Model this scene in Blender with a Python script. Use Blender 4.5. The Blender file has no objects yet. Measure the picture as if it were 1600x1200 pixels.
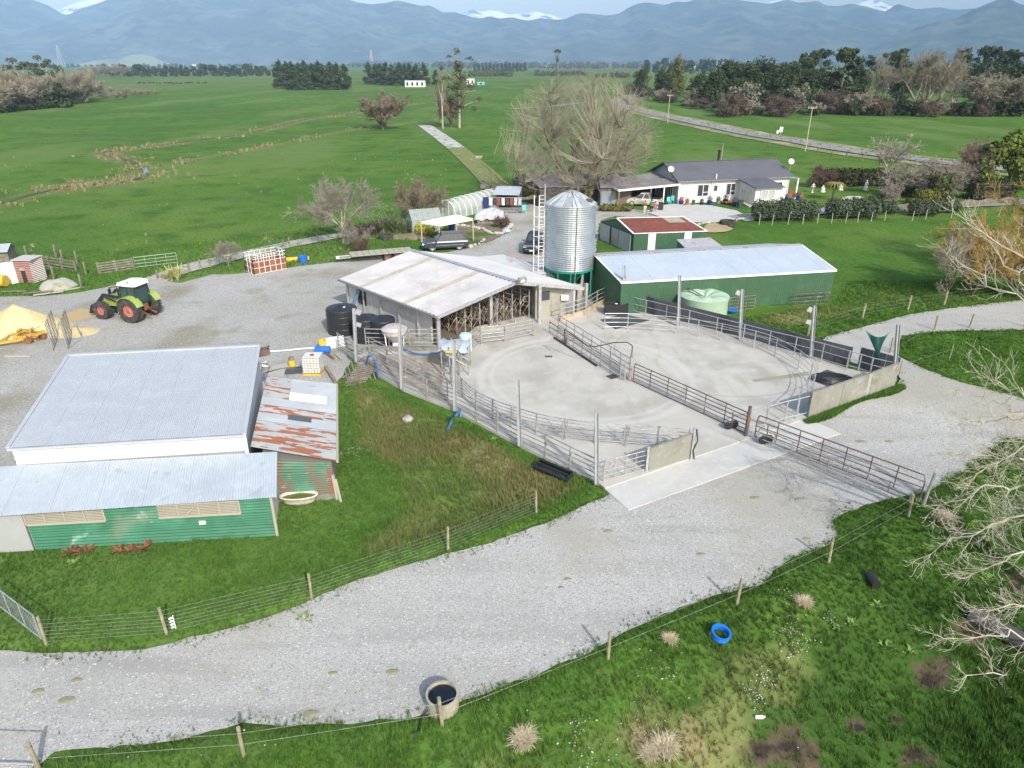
import bpy, bmesh, math, random
import numpy as np
from mathutils import Vector, Matrix, noise as mn
from mathutils.geometry import tessellate_polygon
S = bpy.context.scene
COL = S.collection
rad = math.radians
# ---------------------------------------------------------------- camera
CAM_H = 18.0; FPX = 1081.0; PITCH = rad(24.9)
cam = bpy.data.cameras.new('camera'); cam_o = bpy.data.objects.new('camera', cam); COL.objects.link(cam_o)
cam_o.location = (0, 0, CAM_H); cam_o.rotation_euler = (math.pi/2-PITCH, 0, 0)
cam.sensor_width = 36; cam.lens = 36*FPX/1600; cam.clip_end = 60000; cam.clip_start = 0.5
S.camera = cam_o
# ---------------------------------------------------------------- light
SUN_EL = rad(36); SUN_AZ = math.atan2(.42, -.9)       # azimuth clockwise from +Y
W = bpy.data.worlds.new('World'); S.world = W; W.use_nodes = True
nt = W.node_tree; nt.nodes.clear()
sky = nt.nodes.new('ShaderNodeTexSky'); sky.sky_type = 'NISHITA'; sky.sun_disc = False
sky.sun_elevation = SUN_EL; sky.sun_rotation = SUN_AZ; sky.air_density = 1.4; sky.dust_density = 3.0; sky.ozone_density = 1.0
bg = nt.nodes.new('ShaderNodeBackground'); bg.inputs[1].default_value = 0.15
wo = nt.nodes.new('ShaderNodeOutputWorld')
nt.links.new(sky.outputs[0], bg.inputs[0]); nt.links.new(bg.outputs[0], wo.inputs[0])
sun = bpy.data.lights.new('sun', 'SUN'); sun.energy = 2.85; sun.angle = rad(0.6); sun.color = (1, .97, .92)
sun_o = bpy.data.objects.new('sun', sun); COL.objects.link(sun_o)
sd = Vector((math.sin(SUN_AZ)*math.cos(SUN_EL), math.cos(SUN_AZ)*math.cos(SUN_EL), math.sin(SUN_EL)))
sun_o.rotation_euler = sd.to_track_quat('Z', 'Y').to_euler(); sun_o.location = (30, -60, 60)
S.view_settings.view_transform = 'Standard'; S.view_settings.look = 'None'
S.view_settings.exposure = 0.50; S.view_settings.gamma = 1; S.view_settings.use_curve_mapping = False
try:
    S.cycles.volume_bounces = 1; S.cycles.max_bounces = 6; S.cycles.transparent_max_bounces = 12
    S.cycles.volume_max_steps = 64
except Exception: pass
# ---------------------------------------------------------------- ray helper: photo direction -> point on a level
_c, _s = math.cos(PITCH), math.sin(PITCH)
def G(px, py, z=0.0):
    a = (px-800)/FPX; b = -(py-600)/FPX
    dy = _c+b*_s; dz = -_s+b*_c
    t = (z-CAM_H)/dz
    return Vector((a*t, dy*t, z))
def GY(px, py, y):
    a = (px-800)/FPX; b = -(py-600)/FPX
    dy = _c+b*_s; dz = -_s+b*_c; t = y/dy
    return Vector((a*t, y, CAM_H+dz*t))
# ---------------------------------------------------------------- materials
def rgb(c): return (c[0], c[1], c[2], 1.0)
def M(name, base, rough=.8, metal=0.0, layers=(), bump=None, alpha=None, trans=0, attr=None, coord='Object', spec=None, waves=None, stretch=None):
    """layers: (colour, scale, lo, hi, detail[, kind]) mixed in turn by thresholded noise"""
    m = bpy.data.materials.new(name); m.use_nodes = True
    n = m.node_tree.nodes; l = m.node_tree.links
    p = n['Principled BSDF']; p.inputs['Roughness'].default_value = rough; p.inputs['Metallic'].default_value = metal
    if spec is not None: p.inputs['Specular IOR Level'].default_value = spec
    tc = n.new('ShaderNodeTexCoord'); co = tc.outputs[coord]
    if stretch:
        mp = n.new('ShaderNodeMapping'); mp.inputs['Scale'].default_value = stretch; l.new(co, mp.inputs[0]); co = mp.outputs[0]
    if attr == 'Col':
        at = n.new('ShaderNodeAttribute'); at.attribute_name = 'Col'; cur = at.outputs['Color']
        mx = n.new('ShaderNodeMix'); mx.data_type = 'RGBA'; mx.blend_type = 'MULTIPLY'; mx.inputs[0].default_value = 1
        l.new(cur, mx.inputs[6]); mx.inputs[7].default_value = rgb(base); cur = mx.outputs[2]
    else:
        r = n.new('ShaderNodeRGB'); r.outputs[0].default_value = rgb(base); cur = r.outputs[0]
    for L in layers:
        col, sc, lo, hi, det = L[:5]; kind = L[5] if len(L) > 5 else 'noise'
        if kind == 'voronoi':
            t = n.new('ShaderNodeTexVoronoi'); t.inputs['Scale'].default_value = sc; l.new(co, t.inputs['Vector'])
            sp = n.new('ShaderNodeSeparateColor'); l.new(t.outputs['Color'], sp.inputs[0]); out = sp.outputs[0]
        elif kind == 'ring':        # rings about L[6] = (x, y)
            mp = n.new('ShaderNodeMapping'); mp.inputs['Location'].default_value = (-L[6][0], -L[6][1], 0); l.new(co, mp.inputs[0])
            ln = n.new('ShaderNodeVectorMath'); ln.operation = 'LENGTH'; l.new(mp.outputs[0], ln.inputs[0])
            sb = n.new('ShaderNodeMath'); sb.operation = 'SUBTRACT'; l.new(ln.outputs['Value'], sb.inputs[0]); sb.inputs[1].default_value = L[6][2]
            ab = n.new('ShaderNodeMath'); ab.operation = 'ABSOLUTE'; l.new(sb.outputs[0], ab.inputs[0]); out = ab.outputs[0]
        elif kind == 'attr':
            t = n.new('ShaderNodeAttribute'); t.attribute_name = L[6]; out = t.outputs['Fac']
            if sc:
                t2 = n.new('ShaderNodeTexNoise'); t2.inputs['Scale'].default_value = sc; t2.inputs['Detail'].default_value = det; l.new(co, t2.inputs['Vector'])
                ad = n.new('ShaderNodeMath'); ad.operation = 'ADD'; l.new(out, ad.inputs[0]); l.new(t2.outputs[0], ad.inputs[1])
                sb = n.new('ShaderNodeMath'); sb.operation = 'SUBTRACT'; l.new(ad.outputs[0], sb.inputs[0]); sb.inputs[1].default_value = .5; out = sb.outputs[0]
        else:
            t = n.new('ShaderNodeTexNoise'); t.inputs['Scale'].default_value = sc; t.inputs['Detail'].default_value = det
            if kind == 'stretch':
                mp = n.new('ShaderNodeMapping'); mp.inputs['Scale'].default_value = L[6][:3]; mp.inputs['Rotation'].default_value = (0, 0, L[6][3] if len(L[6]) > 3 else 0); l.new(co, mp.inputs[0]); l.new(mp.outputs[0], t.inputs['Vector'])
            else: l.new(co, t.inputs['Vector'])
            out = t.outputs[0]
        mr = n.new('ShaderNodeMapRange'); mr.inputs[1].default_value = lo; mr.inputs[2].default_value = hi
        mr.inputs[4].default_value = col[3] if len(col) > 3 else 1.0
        l.new(out, mr.inputs[0])
        mx = n.new('ShaderNodeMix'); mx.data_type = 'RGBA'; l.new(mr.outputs[0], mx.inputs[0]); l.new(cur, mx.inputs[6]); mx.inputs[7].default_value = rgb(col)
        cur = mx.outputs[2]
    l.new(cur, p.inputs['Base Color'])
    if bump:
        t = n.new('ShaderNodeTexNoise'); t.inputs['Scale'].default_value = bump[0]; t.inputs['Detail'].default_value = 6; l.new(co, t.inputs['Vector'])
        b = n.new('ShaderNodeBump'); b.inputs['Strength'].default_value = bump[1]; b.inputs['Distance'].default_value = bump[2] if len(bump) > 2 else .05
        l.new(t.outputs[0], b.inputs['Height']); l.new(b.outputs[0], p.inputs['Normal'])
    if alpha is not None: p.inputs['Alpha'].default_value = alpha
    if trans: p.inputs['Transmission Weight'].default_value = trans
    return m
# ---------------------------------------------------------------- mesh helpers
def np_mesh(name, V, F, cols=None, attrs=None):
    V = np.asarray(V, dtype=np.float32); F = np.asarray(F, dtype=np.int32)
    me = bpy.data.meshes.new(name); k = F.shape[1]
    me.vertices.add(len(V)); me.vertices.foreach_set('co', V.ravel())
    me.loops.add(F.size); me.loops.foreach_set('vertex_index', F.ravel())
    me.polygons.add(len(F)); me.polygons.foreach_set('loop_start', np.arange(0, F.size, k, dtype=np.int32))
    me.polygons.foreach_set('loop_total', np.full(len(F), k, dtype=np.int32))
    me.update(calc_edges=True)
    if cols is not None:
        c = np.ones((len(V), 4), dtype=np.float32); c[:, :3] = cols
        a = me.color_attributes.new('Col', 'FLOAT_COLOR', 'POINT'); a.data.foreach_set('color', c.ravel())
    for k2, v in (attrs or {}).items():
        a = me.attributes.new(k2, 'FLOAT', 'POINT'); a.data.foreach_set('value', np.asarray(v, dtype=np.float32))
    return me
def link(name, me, mat=None, parent=None, smooth=False):
    o = bpy.data.objects.new(name, me); COL.objects.link(o)
    if mat and len(me.materials) == 0: me.materials.append(mat)
    if parent: o.parent = parent
    if smooth: me.polygons.foreach_set('use_smooth', np.ones(len(me.polygons), dtype=bool))
    return o
def tag(o, label=None, cat=None, group=None, kind=None):
    if label: o['label'] = label
    if cat: o['category'] = cat
    if group: o['group'] = group
    if kind: o['kind'] = kind
    return o
def thing(name, label, cat, loc=(0, 0, 0), rz=0.0, group=None):
    o = bpy.data.objects.new(name, None); COL.objects.link(o); o.empty_display_size = .3
    o.location = loc; o.rotation_euler = (0, 0, rz)
    return tag(o, label, cat, group)
def copy_tree(o, loc=None, rz=None, sc=None, label=None, group=None, parent=None):
    c = o.copy(); COL.objects.link(c)
    if parent: c.parent = parent
    if loc is not None: c.location = loc
    if rz is not None: c.rotation_euler = (0, 0, rz)
    if sc is not None: c.scale = sc if hasattr(sc, '__len__') else (sc,)*3
    if label: c['label'] = label
    if group: c['group'] = group
    for ch in list(o.children): copy_tree(ch, parent=c)
    return c
V3 = Vector
class MB:
    """collects shapes, .obj() links them as one mesh object"""
    def __init__(s): s.v = []; s.f = []
    def add(s, vs, fs):
        b = len(s.v); s.v += [tuple(v) for v in vs]; s.f += [tuple(i+b for i in f) for f in fs]; return s
    def box(s, c, d, rz=0.0, tilt=None):
        cx, cy, cz = c; x, y, z = d[0]/2, d[1]/2, d[2]/2
        vs = [V3((i*x, j*y, k*z)) for k in (-1, 1) for j in (-1, 1) for i in (-1, 1)]
        R = Matrix.Rotation(rz, 3, 'Z')
        if tilt: R = R @ Matrix.Rotation(tilt[0], 3, 'X') @ Matrix.Rotation(tilt[1], 3, 'Y')
        vs = [R @ v+V3(c) for v in vs]
        return s.add(vs, [(0, 2, 3, 1), (4, 5, 7, 6), (0, 1, 5, 4), (2, 6, 7, 3), (1, 3, 7, 5), (0, 4, 6, 2)])
    def bar(s, p, q, w, h=None):             # rectangular bar between two points
        p, q = V3(p), V3(q); d = (q-p); L = d.length
        if L < 1e-6: return s
        h = h or w; d.normalize(); up = V3((0, 0, 1)) if abs(d.z) < .95 else V3((0, 1, 0))
        a = d.cross(up).normalized()*w/2; b = a.cross(d).normalized()*h/2
        vs = [p-a-b, p+a-b, p+a+b, p-a+b, q-a-b, q+a-b, q+a+b, q-a+b]
        return s.add(vs, [(0, 1, 2, 3), (7, 6, 5, 4), (0, 4, 5, 1), (1, 5, 6, 2), (2, 6, 7, 3), (3, 7, 4, 0)])
    def tube(s, p, q, r, r2=None, n=6, caps=True):
        p, q = V3(p), V3(q); r2 = r if r2 is None else r2; d = q-p
        if d.length < 1e-6: return s
        d.normalize(); up = V3((0, 0, 1)) if abs(d.z) < .95 else V3((1, 0, 0))
        a = d.cross(up).normalized(); b = a.cross(d).normalized(); vs = []
        for c, rr in ((p, r), (q, r2)):
            for i in range(n):
                t = 2*math.pi*i/n; vs.append(c+a*math.cos(t)*rr+b*math.sin(t)*rr)
        fs = [(i, (i+1) % n, n+(i+1) % n, n+i) for i in range(n)]
        if caps: fs += [tuple(range(n-1, -1, -1)), tuple(range(n, 2*n))]
        return s.add(vs, fs)
    def path(s, pts, r, n=5):
        for a, b in zip(pts[:-1], pts[1:]): s.tube(a, b, r, n=n)
        return s
    def lathe(s, prof, n=24, c=(0, 0, 0), axis='Z', cap=True, arc=2*math.pi):
        vs = []; full = abs(arc-2*math.pi) < 1e-6; m = n if full else n+1
        for (r, z) in prof:
            for i in range(m):
                t = arc*i/n; x, y = r*math.cos(t), r*math.sin(t)
                vs.append({'Z': (c[0]+x, c[1]+y, c[2]+z), 'Y': (c[0]+x, c[1]+z, c[2]+y), 'X': (c[0]+z, c[1]+x, c[2]+y)}[axis])
        fs = []
        for k in range(len(prof)-1):
            for i in range(n):
                j = (i+1) % m
                fs.append((k*m+i, k*m+j, (k+1)*m+j, (k+1)*m+i))
        if cap and full: fs += [tuple(range(m-1, -1, -1)), tuple(range((len(prof)-1)*m, len(prof)*m))]
        return s.add(vs, fs)
    def poly(s, pts, h):                      # flat polygon (list of 3d points) extruded by vector h
        n = len(pts); h = V3(h); vs = [V3(p) for p in pts]+[V3(p)+h for p in pts]
        return s.add(vs, [tuple(range(n-1, -1, -1)), tuple(range(n, 2*n))]+[(i, (i+1) % n, n+(i+1) % n, n+i) for i in range(n)])
    def sheet(s, a, b, c, d, waves, amp, seg=1, off=0.0):
        """corrugated sheet: waves run across a->b, length a->d (c is opposite a)"""
        a, b, c, d = V3(a), V3(b), V3(c), V3(d); nrm = (b-a).cross(d-a).normalized()
        if nrm.z < 0 and abs(nrm.z) > .1: nrm = -nrm
        elif abs(nrm.z) <= .1 and nrm.dot(V3((0, -1, 0))) < 0: nrm = -nrm
        N = int(waves*4); vs = []; ph = (0, 1, 0, -1)
        for i in range(N+1):
            u = i/N; w = ph[i % 4]*amp+off
            for j in range(seg+1):
                v = j/seg; p = (a*(1-u)+b*u)*(1-v)+(d*(1-u)+c*u)*v
                vs.append(p+nrm*w)
        k = seg+1
        return s.add(vs, [(i*k+j, (i+1)*k+j, (i+1)*k+j+1, i*k+j+1) for i in range(N) for j in range(seg)])
    def obj(s, name, mat, parent=None, world=True, smooth=False, kind=None, label=None):
        if parent is not None and world:
            L = parent
            off = V3((0, 0, 0)); 
            while L is not None: off += L.location; L = L.parent
            vs = [(x-off.x, y-off.y, z-off.z) for x, y, z in s.v]
        else: vs = s.v
        me = bpy.data.meshes.new(name); me.from_pydata(vs, [], s.f); me.materials.append(mat)
        o = bpy.data.objects.new(name, me); COL.objects.link(o)
        if parent is not None: o.parent = parent
        if smooth: me.polygons.foreach_set('use_smooth', np.ones(len(me.polygons), dtype=bool))
        if kind: o['kind'] = kind
        if label: o['label'] = label
        return o
def single(name, mb, mat, label, cat, group=None, loc=None, smooth=False, kind=None):
    """a thing that is one mesh; geometry given in world coordinates, origin moved to loc"""
    loc = V3(loc) if loc is not None else V3((0, 0, 0))
    s2 = MB(); s2.v = [(x-loc.x, y-loc.y, z-loc.z) for x, y, z in mb.v]; s2.f = mb.f
    o = s2.obj(name, mat, smooth=smooth); o.location = loc
    return tag(o, label, cat, group, kind)
# ---------------------------------------------------------------- noise in numpy
def _h(ix, iy, sd):
    n = (ix*374761393+iy*668265263+sd*1442695041) & 0xffffffff
    n = ((n ^ (n >> 13))*1274126177) & 0xffffffff
    return ((n ^ (n >> 16)) & 0xffff)/65535.0
def vnoise(x, y, seed=0):
    x = np.asarray(x, float); y = np.asarray(y, float)
    ix = np.floor(x).astype(np.int64); iy = np.floor(y).astype(np.int64); fx = x-ix; fy = y-iy
    fx = fx*fx*(3-2*fx); fy = fy*fy*(3-2*fy)
    a = _h(ix, iy, seed); b = _h(ix+1, iy, seed); c = _h(ix, iy+1, seed); d = _h(ix+1, iy+1, seed)
    return (a*(1-fx)+b*fx)*(1-fy)+(c*(1-fx)+d*fx)*fy
def fbm(x, y, seed=0, oct=4, gain=.5):
    r = 0; amp = 1; t = 0
    for o in range(oct):
        r = r+amp*vnoise(np.asarray(x)*2**o+o*17.3, np.asarray(y)*2**o-o*9.1, seed+o); t += amp; amp *= gain
    return r/t
def sstep(a, b, x): t = np.clip((x-a)/(b-a), 0, 1); return t*t*(3-2*t)
def poly_sd(x, y, P):
    """signed distance to closed polygon, negative inside"""
    x = np.asarray(x, float); y = np.asarray(y, float); d = np.full(x.shape, 1e18); ins = np.zeros(x.shape, bool)
    n = len(P)
    for i in range(n):
        ax, ay = P[i][0], P[i][1]; bx, by = P[(i+1) % n][0], P[(i+1) % n][1]
        ex, ey = bx-ax, by-ay; wx, wy = x-ax, y-ay
        t = np.clip((wx*ex+wy*ey)/(ex*ex+ey*ey+1e-12), 0, 1)
        d = np.minimum(d, (wx-ex*t)**2+(wy-ey*t)**2)
        c = ((ay <= y) & (by > y)) | ((by <= y) & (ay > y))
        xi = ax+(y-ay)*ex/np.where(abs(ey) < 1e-12, 1e-12, ey)
        ins ^= c & (x < xi)
    d = np.sqrt(d); return np.where(ins, -d, d)
def line_d(x, y, P):
    x = np.asarray(x, float); y = np.asarray(y, float); d = np.full(x.shape, 1e18)
    for i in range(len(P)-1):
        ax, ay = P[i][0], P[i][1]; bx, by = P[i+1][0], P[i+1][1]; ex, ey = bx-ax, by-ay; wx, wy = x-ax, y-ay
        t = np.clip((wx*ex+wy*ey)/(ex*ex+ey*ey+1e-12), 0, 1); d = np.minimum(d, (wx-ex*t)**2+(wy-ey*t)**2)
    return np.sqrt(d)
def smooth_pts(P, k=4):                       # Catmull-Rom through points
    out = []; n = len(P)
    for i in range(n-1):
        p0, p1, p2, p3 = V3(P[max(i-1, 0)]), V3(P[i]), V3(P[i+1]), V3(P[min(i+2, n-1)])
        for j in range(k):
            t = j/k
            out.append(.5*((2*p1)+(p2-p0)*t+(2*p0-5*p1+4*p2-p3)*t*t+(3*p1-p0-3*p2+p3)*t**3))
    out.append(V3(P[-1])); return out
# ================================================================ materials used all over
m_conc = M('concrete_yard', (.465, .45, .405), .85, layers=[((.37, .355, .315), .35, .46, .66, 6), ((.50, .49, .46), .9, .5, .72, 8), ((.30, .28, .23, .55), .16, .57, .72, 6),
    ((.53, .52, .49, .7), 0, .4, .10, 0, 'ring', (4.6, 39.8, 6.6)), ((.52, .51, .48, .6), 0, .25, .05, 0, 'ring', (4.6, 39.8, 5.9)), ((.30, .29, .27, .55), 0, .10, .03, 0, 'ring', (13.6, 43.4, 6.6)),
    ((.36, .34, .30, .5), 26, .60, .68, 3), ((.2, .18, .13, .7), 5, .70, .74, 4), ((.34, .32, .28, .6), .6, .56, .7, 7, 'stretch', (1.6, .45, 1))], bump=(18, .25, .01))
m_apron = M('concrete_new', (.50, .50, .48), .85, layers=[((.44, .43, .40), .5, .45, .7, 6), ((.55, .55, .535), 2.2, .5, .75, 6), ((.42, .41, .38, .5), 30, .62, .7, 2)], bump=(30, .2, .01))
m_dirtyconc = M('dirty_concrete', (.33, .29, .23), .9, layers=[((.22, .18, .13), .5, .42, .62, 8), ((.45, .42, .37), 1.7, .5, .75, 8)], bump=(20, .4, .02))
m_wallconc = M('concrete_wall', (.235, .235, .205), .9, layers=[((.15, .155, .115), .8, .45, .7, 8), ((.31, .305, .28), 3, .52, .75, 6), ((.2, .23, .12, .6), 2, .58, .75, 6)], bump=(14, .4, .02))
m_gravel = M('gravel', (.39, .385, .365), .95, layers=[((.46, .455, .43), .13, .42, .62, 5), ((.33, .335, .325), .33, .5, .78, 8), ((.31, .295, .235, .7), .26, .54, .74, 8), ((.45, .445, .43, .8), .22, .50, .58, 4, 'stretch', (.13, 1.5, 1, -.38)), ((.27, .265, .25, .55), .35, .56, .66, 5, 'stretch', (.15, 1.3, 1, -.45)),
    ((.29, .285, .27), 26, .45, .95, 0, 'voronoi'), ((.55, .55, .53), 19, .92, .99, 0, 'voronoi'), ((.34, .325, .27, .7), .12, .5, .62, 5), ((.27, .27, .16, .6), 1.1, .64, .74, 8)], bump=(26, .6, .03))
m_yardgravel = M('yard_gravel', (.37, .36, .335), .95, layers=[((.44, .435, .42), .10, .42, .62, 6), ((.27, .25, .18), .18, .5, .66, 8), ((.2, .22, .09, .8), .30, .6, .74, 9),
    ((.23, .225, .2), 20, .5, .95, 0, 'voronoi'), ((.46, .46, .44), 14, .9, .99, 0, 'voronoi')], bump=(20, .6, .03))
m_asphalt = M('asphalt', (.23, .235, .245), .9, layers=[((.30, .30, .30), .5, .45, .7, 5)])
m_lane = M('lane_gravel', (.42, .40, .36), .95, layers=[((.32, .31, .25), .4, .45, .7, 6), ((.16, .2, .07), .8, .56, .7, 6)], bump=(8, .5, .05))
m_soil = M('bare_soil', (.16, .125, .085), .95, layers=[((.24, .19, .13), 1.5, .45, .7, 6), ((.08, .13, .04), 2.2, .55, .68, 6)], bump=(8, .8, .08))
m_mud = M('wet_mud', (.045, .037, .03), .35, layers=[((.09, .075, .055), 3, .5, .7, 6)], bump=(10, .6, .05))
m_water = M('stream_water', (.02, .024, .024), .06)
m_grass_g = M('paddock_grass', (.094, .182, .029), .9, spec=.04, layers=[
    ((.066, .148, .024), .012, .40, .6, 6), ((.128, .205, .036), .03, .5, .68, 6), ((.13, .20, .045, .5), .02, .54, .60, 3, 'stretch', (1, 5, 1, .35)), ((.052, .115, .020), .22, .48, .70, 8), ((.105, .18, .045), .9, .52, .75, 8),
    ((.04, .09, .017), 2.6, .50, .74, 6), ((.14, .205, .06, .6), .05, .52, .62, 4, 'stretch', (1, .22, 1)),
    ((.042, .092, .018), .8, .35, .85, 6, 'attr', 'rank'),
    ((.155, .185, .062), .5, .42, .75, 7, 'attr', 'dry'), ((.26, .215, .115), 1.1, .80, 1.05, 8, 'attr', 'dry'), ((.095, .075, .05), 1.6, .5, .76, 8, 'attr', 'soil'), ((.04, .033, .026), 1.8, .70, .92, 6, 'attr', 'soil')],
    bump=(5.5, .7, .12))
# ================================================================ outlines (world, from the photograph's ground level)
def PX(l, z=0.0): return [G(a, b, z) for a, b in l]
ROAD = PX([(-260, 1015), (0, 1018), (80, 1022), (150, 1019), (230, 1014), (330, 990), (420, 965), (480, 941), (560, 906), (650, 878), (760, 850), (860, 815), (935, 779),
    (960, 770), (1262, 652), (1300, 640), (1350, 622), (1400, 603), (1408, 592), (1395, 580), (1335, 568), (1288, 546), (1281, 533), (1292, 526), (1320, 518), (1360, 508), (1420, 491),
    (1500, 480), (1600, 468), (1760, 458), (1760, 508), (1600, 516), (1500, 517), (1440, 521), (1412, 525), (1400, 537), (1404, 556), (1440, 574), (1500, 597), (1560, 612), (1625, 630), (1760, 668),
    (1760, 700), (1640, 690), (1572, 684), (1535, 716), (1500, 738), (1450, 768), (1400, 778), (1350, 788), (1302, 815), (1310, 838), (1292, 854), (1240, 871), (1205, 895), (1190, 915), (1140, 925),
    (1060, 950), (980, 985), (900, 1030), (820, 1062), (740, 1090), (660, 1118), (560, 1131), (450, 1135), (380, 1130), (330, 1142), (280, 1157), (80, 1178), (50, 1215), (-60, 1290), (-260, 1330)])
YARD = PX([(-300, 460), (0, 463), (60, 463), (130, 456), (200, 441), (232, 432), (262, 440), (282, 442), (330, 429), (380, 427), (450, 419), (520, 410), (600, 400), (700, 394), (745, 384), (762, 374), (785, 366), (798, 352),
    (770, 338), (752, 330), (770, 318), (860, 313), (950, 322), (1012, 330), (1075, 340), (1072, 346), (1010, 342), (960, 338), (938, 344), (932, 380), (925, 440), (926, 505), (880, 520), (700, 560), (545, 545), (545, 570), (528, 600), (520, 640),
    (440, 700), (300, 760), (-20, 790), (-300, 800)])
BANK = PX([(-260, 1330), (-60, 1290), (50, 1215), (280, 1160), (380, 1136), (560, 1133), (660, 1120), (740, 1092), (820, 1064), (900, 1032), (980, 987), (1060, 952), (1140, 928), (1200, 905), (1250, 880), (1300, 862),
    (1330, 830), (1400, 790), (1450, 775), (1500, 745), (1572, 690), (1700, 690), (1900, 700)])
BANKPOLY = BANK+[V3((70, 20, 0)), V3((70, -30, 0)), V3((-40, -30, 0))]
STREAM1 = PX([(-60, 330), (0, 318), (60, 302), (110, 292), (170, 286), (215, 280), (228, 270), (215, 258), (190, 248), (160, 240), (200, 232), (250, 226), (330, 216), (400, 206), (470, 190), (540, 180), (580, 172), (660, 162), (760, 158)])
STREAM2 = PX([(235, 272), (262, 262), (280, 254), (330, 244), (380, 236), (430, 226), (480, 216), (530, 205), (590, 200), (660, 190)])
ROUGH = PX([(528, 600), (560, 590), (700, 640), (810, 695), (935, 757), (940, 775), (860, 813), (760, 850), (650, 878), (560, 906), (520, 860), (600, 800), (590, 740), (530, 700)])
RIGHTPAD = PX([(1310, 470), (1340, 440), (1420, 455), (1500, 470), (1420, 488), (1350, 500), (1290, 520), (1230, 530), (1150, 505), (1160, 480)])
MUD = [(G(a, b, -1.9).x, G(a, b, -1.9).y, r) for a, b, r in ((1455, 1066, .75), (1505, 1008, .6), (1235, 1190, .9), (1600, 940, .9), (1430, 1182, .7), (1180, 1200, .6), (1560, 1000, .5), (1395, 1130, .35), (1330, 1150, .3))]
def gh(x, y):
    """ground height and dryness"""
    x = np.asarray(x, float); y = np.asarray(y, float)
    sr = poly_sd(x, y, ROAD); sy = poly_sd(x, y, YARD); sb = poly_sd(x, y, BANKPOLY)
    slab = poly_sd(x, y, SLAB_ALL)
    near = np.exp(-np.maximum(y-60, 0)/60)
    z = (fbm(x*.5, y*.5, 3, 3)-.35)*.22*near+(fbm(x/40, y/40, 7, 3)-.5)*1.1*sstep(90, 220, y)
    bank = np.where(sb < 0, -sb, 0)
    bump = fbm(x*.28, y*.28, 11, 4)
    z = z-1.9*sstep(1.2, 8.5, bank)*sstep(2, 12, x+6)-.35*sstep(.5, 5, bank)+(bump-.45)*1.1*sstep(1.2, 5, bank)+(fbm(x*1.1, y*1.1, 15, 2)-.5)*.4*sstep(2, 6, bank)*sstep(0, 6, x)
    rg = -poly_sd(x, y, ROUGH)
    z = z-.35*sstep(.5, 3, rg)+(fbm(x*.6, y*.6, 5, 3)-.5)*.45*sstep(.2, 2, rg)
    st = np.minimum(line_d(x, y, STREAM1), line_d(x, y, STREAM2)+1.5)
    e = np.minimum(np.minimum(sr, sy), slab); 
    k = sstep(-.05, .45, e); z = z*k+(-.09)*(1-k)
    kk = np.exp(-np.maximum(0, e)/3)*sstep(0, .3, e)
    dry = .95*np.exp(-(st/5.5)**2)*(.35+fbm(x/9, y/9, 21, 3))
    dry = np.maximum(dry, sstep(.2, 1.5, rg)*(.24+.95*fbm(x*.32, y*.32, 31, 4)))
    rp = -poly_sd(x, y, RIGHTPAD); dry = np.maximum(dry, sstep(0, 3, rp)*(.2+.9*fbm(x*.25, y*.25, 41, 4)))
    dry = np.maximum(dry, sstep(.5, 3, bank)*(1-sstep(9, 14, bank))*(fbm(x*.35, y*.35, 51, 4)*1.5-.25)*(1-sstep(9, 14, x)))
    dry = np.maximum(dry, sstep(250, 600, y)*(.25+.5*fbm(x/60, y/120, 61, 3)))
    soil = np.maximum(sstep(1.5, 4, bank)*(fbm(x*.4, y*.4, 71, 4)*1.6-.72), sstep(.3, 2, rg)*(fbm(x*.5, y*.5, 81, 4)*1.5-.75))
    soil = np.maximum(soil, sstep(0, 3, rp)*(fbm(x*.4, y*.4, 91, 4)*1.5-.68))
    soil = np.maximum(soil, .62*np.exp(-(st/1.6)**2))
    for mx_, my_, r_ in MUD: soil = np.maximum(soil, 1.12*np.exp(-(((x-mx_)/1.7)**2+(y-my_)**2)/r_**2)*(.2+1.25*fbm(x*1.8, y*1.8, 14, 4)))
    return z, dry, soil, e
SLAB = PX([(945, 765), (935, 757), (812, 697), (710, 642), (628, 609), (557, 567), (540, 552), (700, 548), (745, 512), (835, 492), (915, 486), (940, 470), (975, 470), (1000, 486), (1062, 501), (1160, 526), (1270, 560), (1325, 578), (1400, 592), (1397, 605), (1262, 655)])
APRON = PX([(982, 798), (945, 765), (1262, 655), (1313, 678)])
SLAB_ALL = SLAB
# ---------------------------------------------------------------- the ground
def axis_lines(lo_f, hi_f, step, lo, hi, g=1.045):
    a = list(np.arange(lo_f, hi_f, step)); s = step; v = a[-1]
    while v < hi: s *= g; v += s; a.append(v)
    s = step; v = a[0]; b = []
    while v > lo: s *= g; v -= s; b.append(v)
    return np.array(b[::-1]+a)
xs = axis_lines(-32, 34, .26, -11000, 11000, 1.05); ys = axis_lines(7, 62, .26, -300, 14500, 1.035)
XX, YY = np.meshgrid(xs, ys); gz_, gdry, gsoil, ge = gh(XX.ravel(), YY.ravel())
nx, ny = len(xs), len(ys); ii = np.arange(nx*ny).reshape(ny, nx)
F = np.stack([ii[:-1, :-1].ravel(), ii[:-1, 1:].ravel(), ii[1:, 1:].ravel(), ii[1:, :-1].ravel()], 1)
gm = np_mesh('ground', np.stack([XX.ravel(), YY.ravel(), gz_], 1), F, attrs={'dry': gdry, 'soil': gsoil, 'rank': sstep(.3, 4, -poly_sd(XX.ravel(), YY.ravel(), BANKPOLY))*(.45+.45*sstep(0, 9, XX.ravel()))})
tag(link('ground', gm, m_grass_g, smooth=True), 'green paddock grass around the farmyard', kind='structure')
def gz(x, y): return float(gh([x], [y])[0][0])
def GP(px, py):
    p = G(px, py); z = gz(p.x, p.y)
    for _ in range(4): p = G(px, py, z); z = gz(p.x, p.y)
    return V3((p.x, p.y, z))
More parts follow.
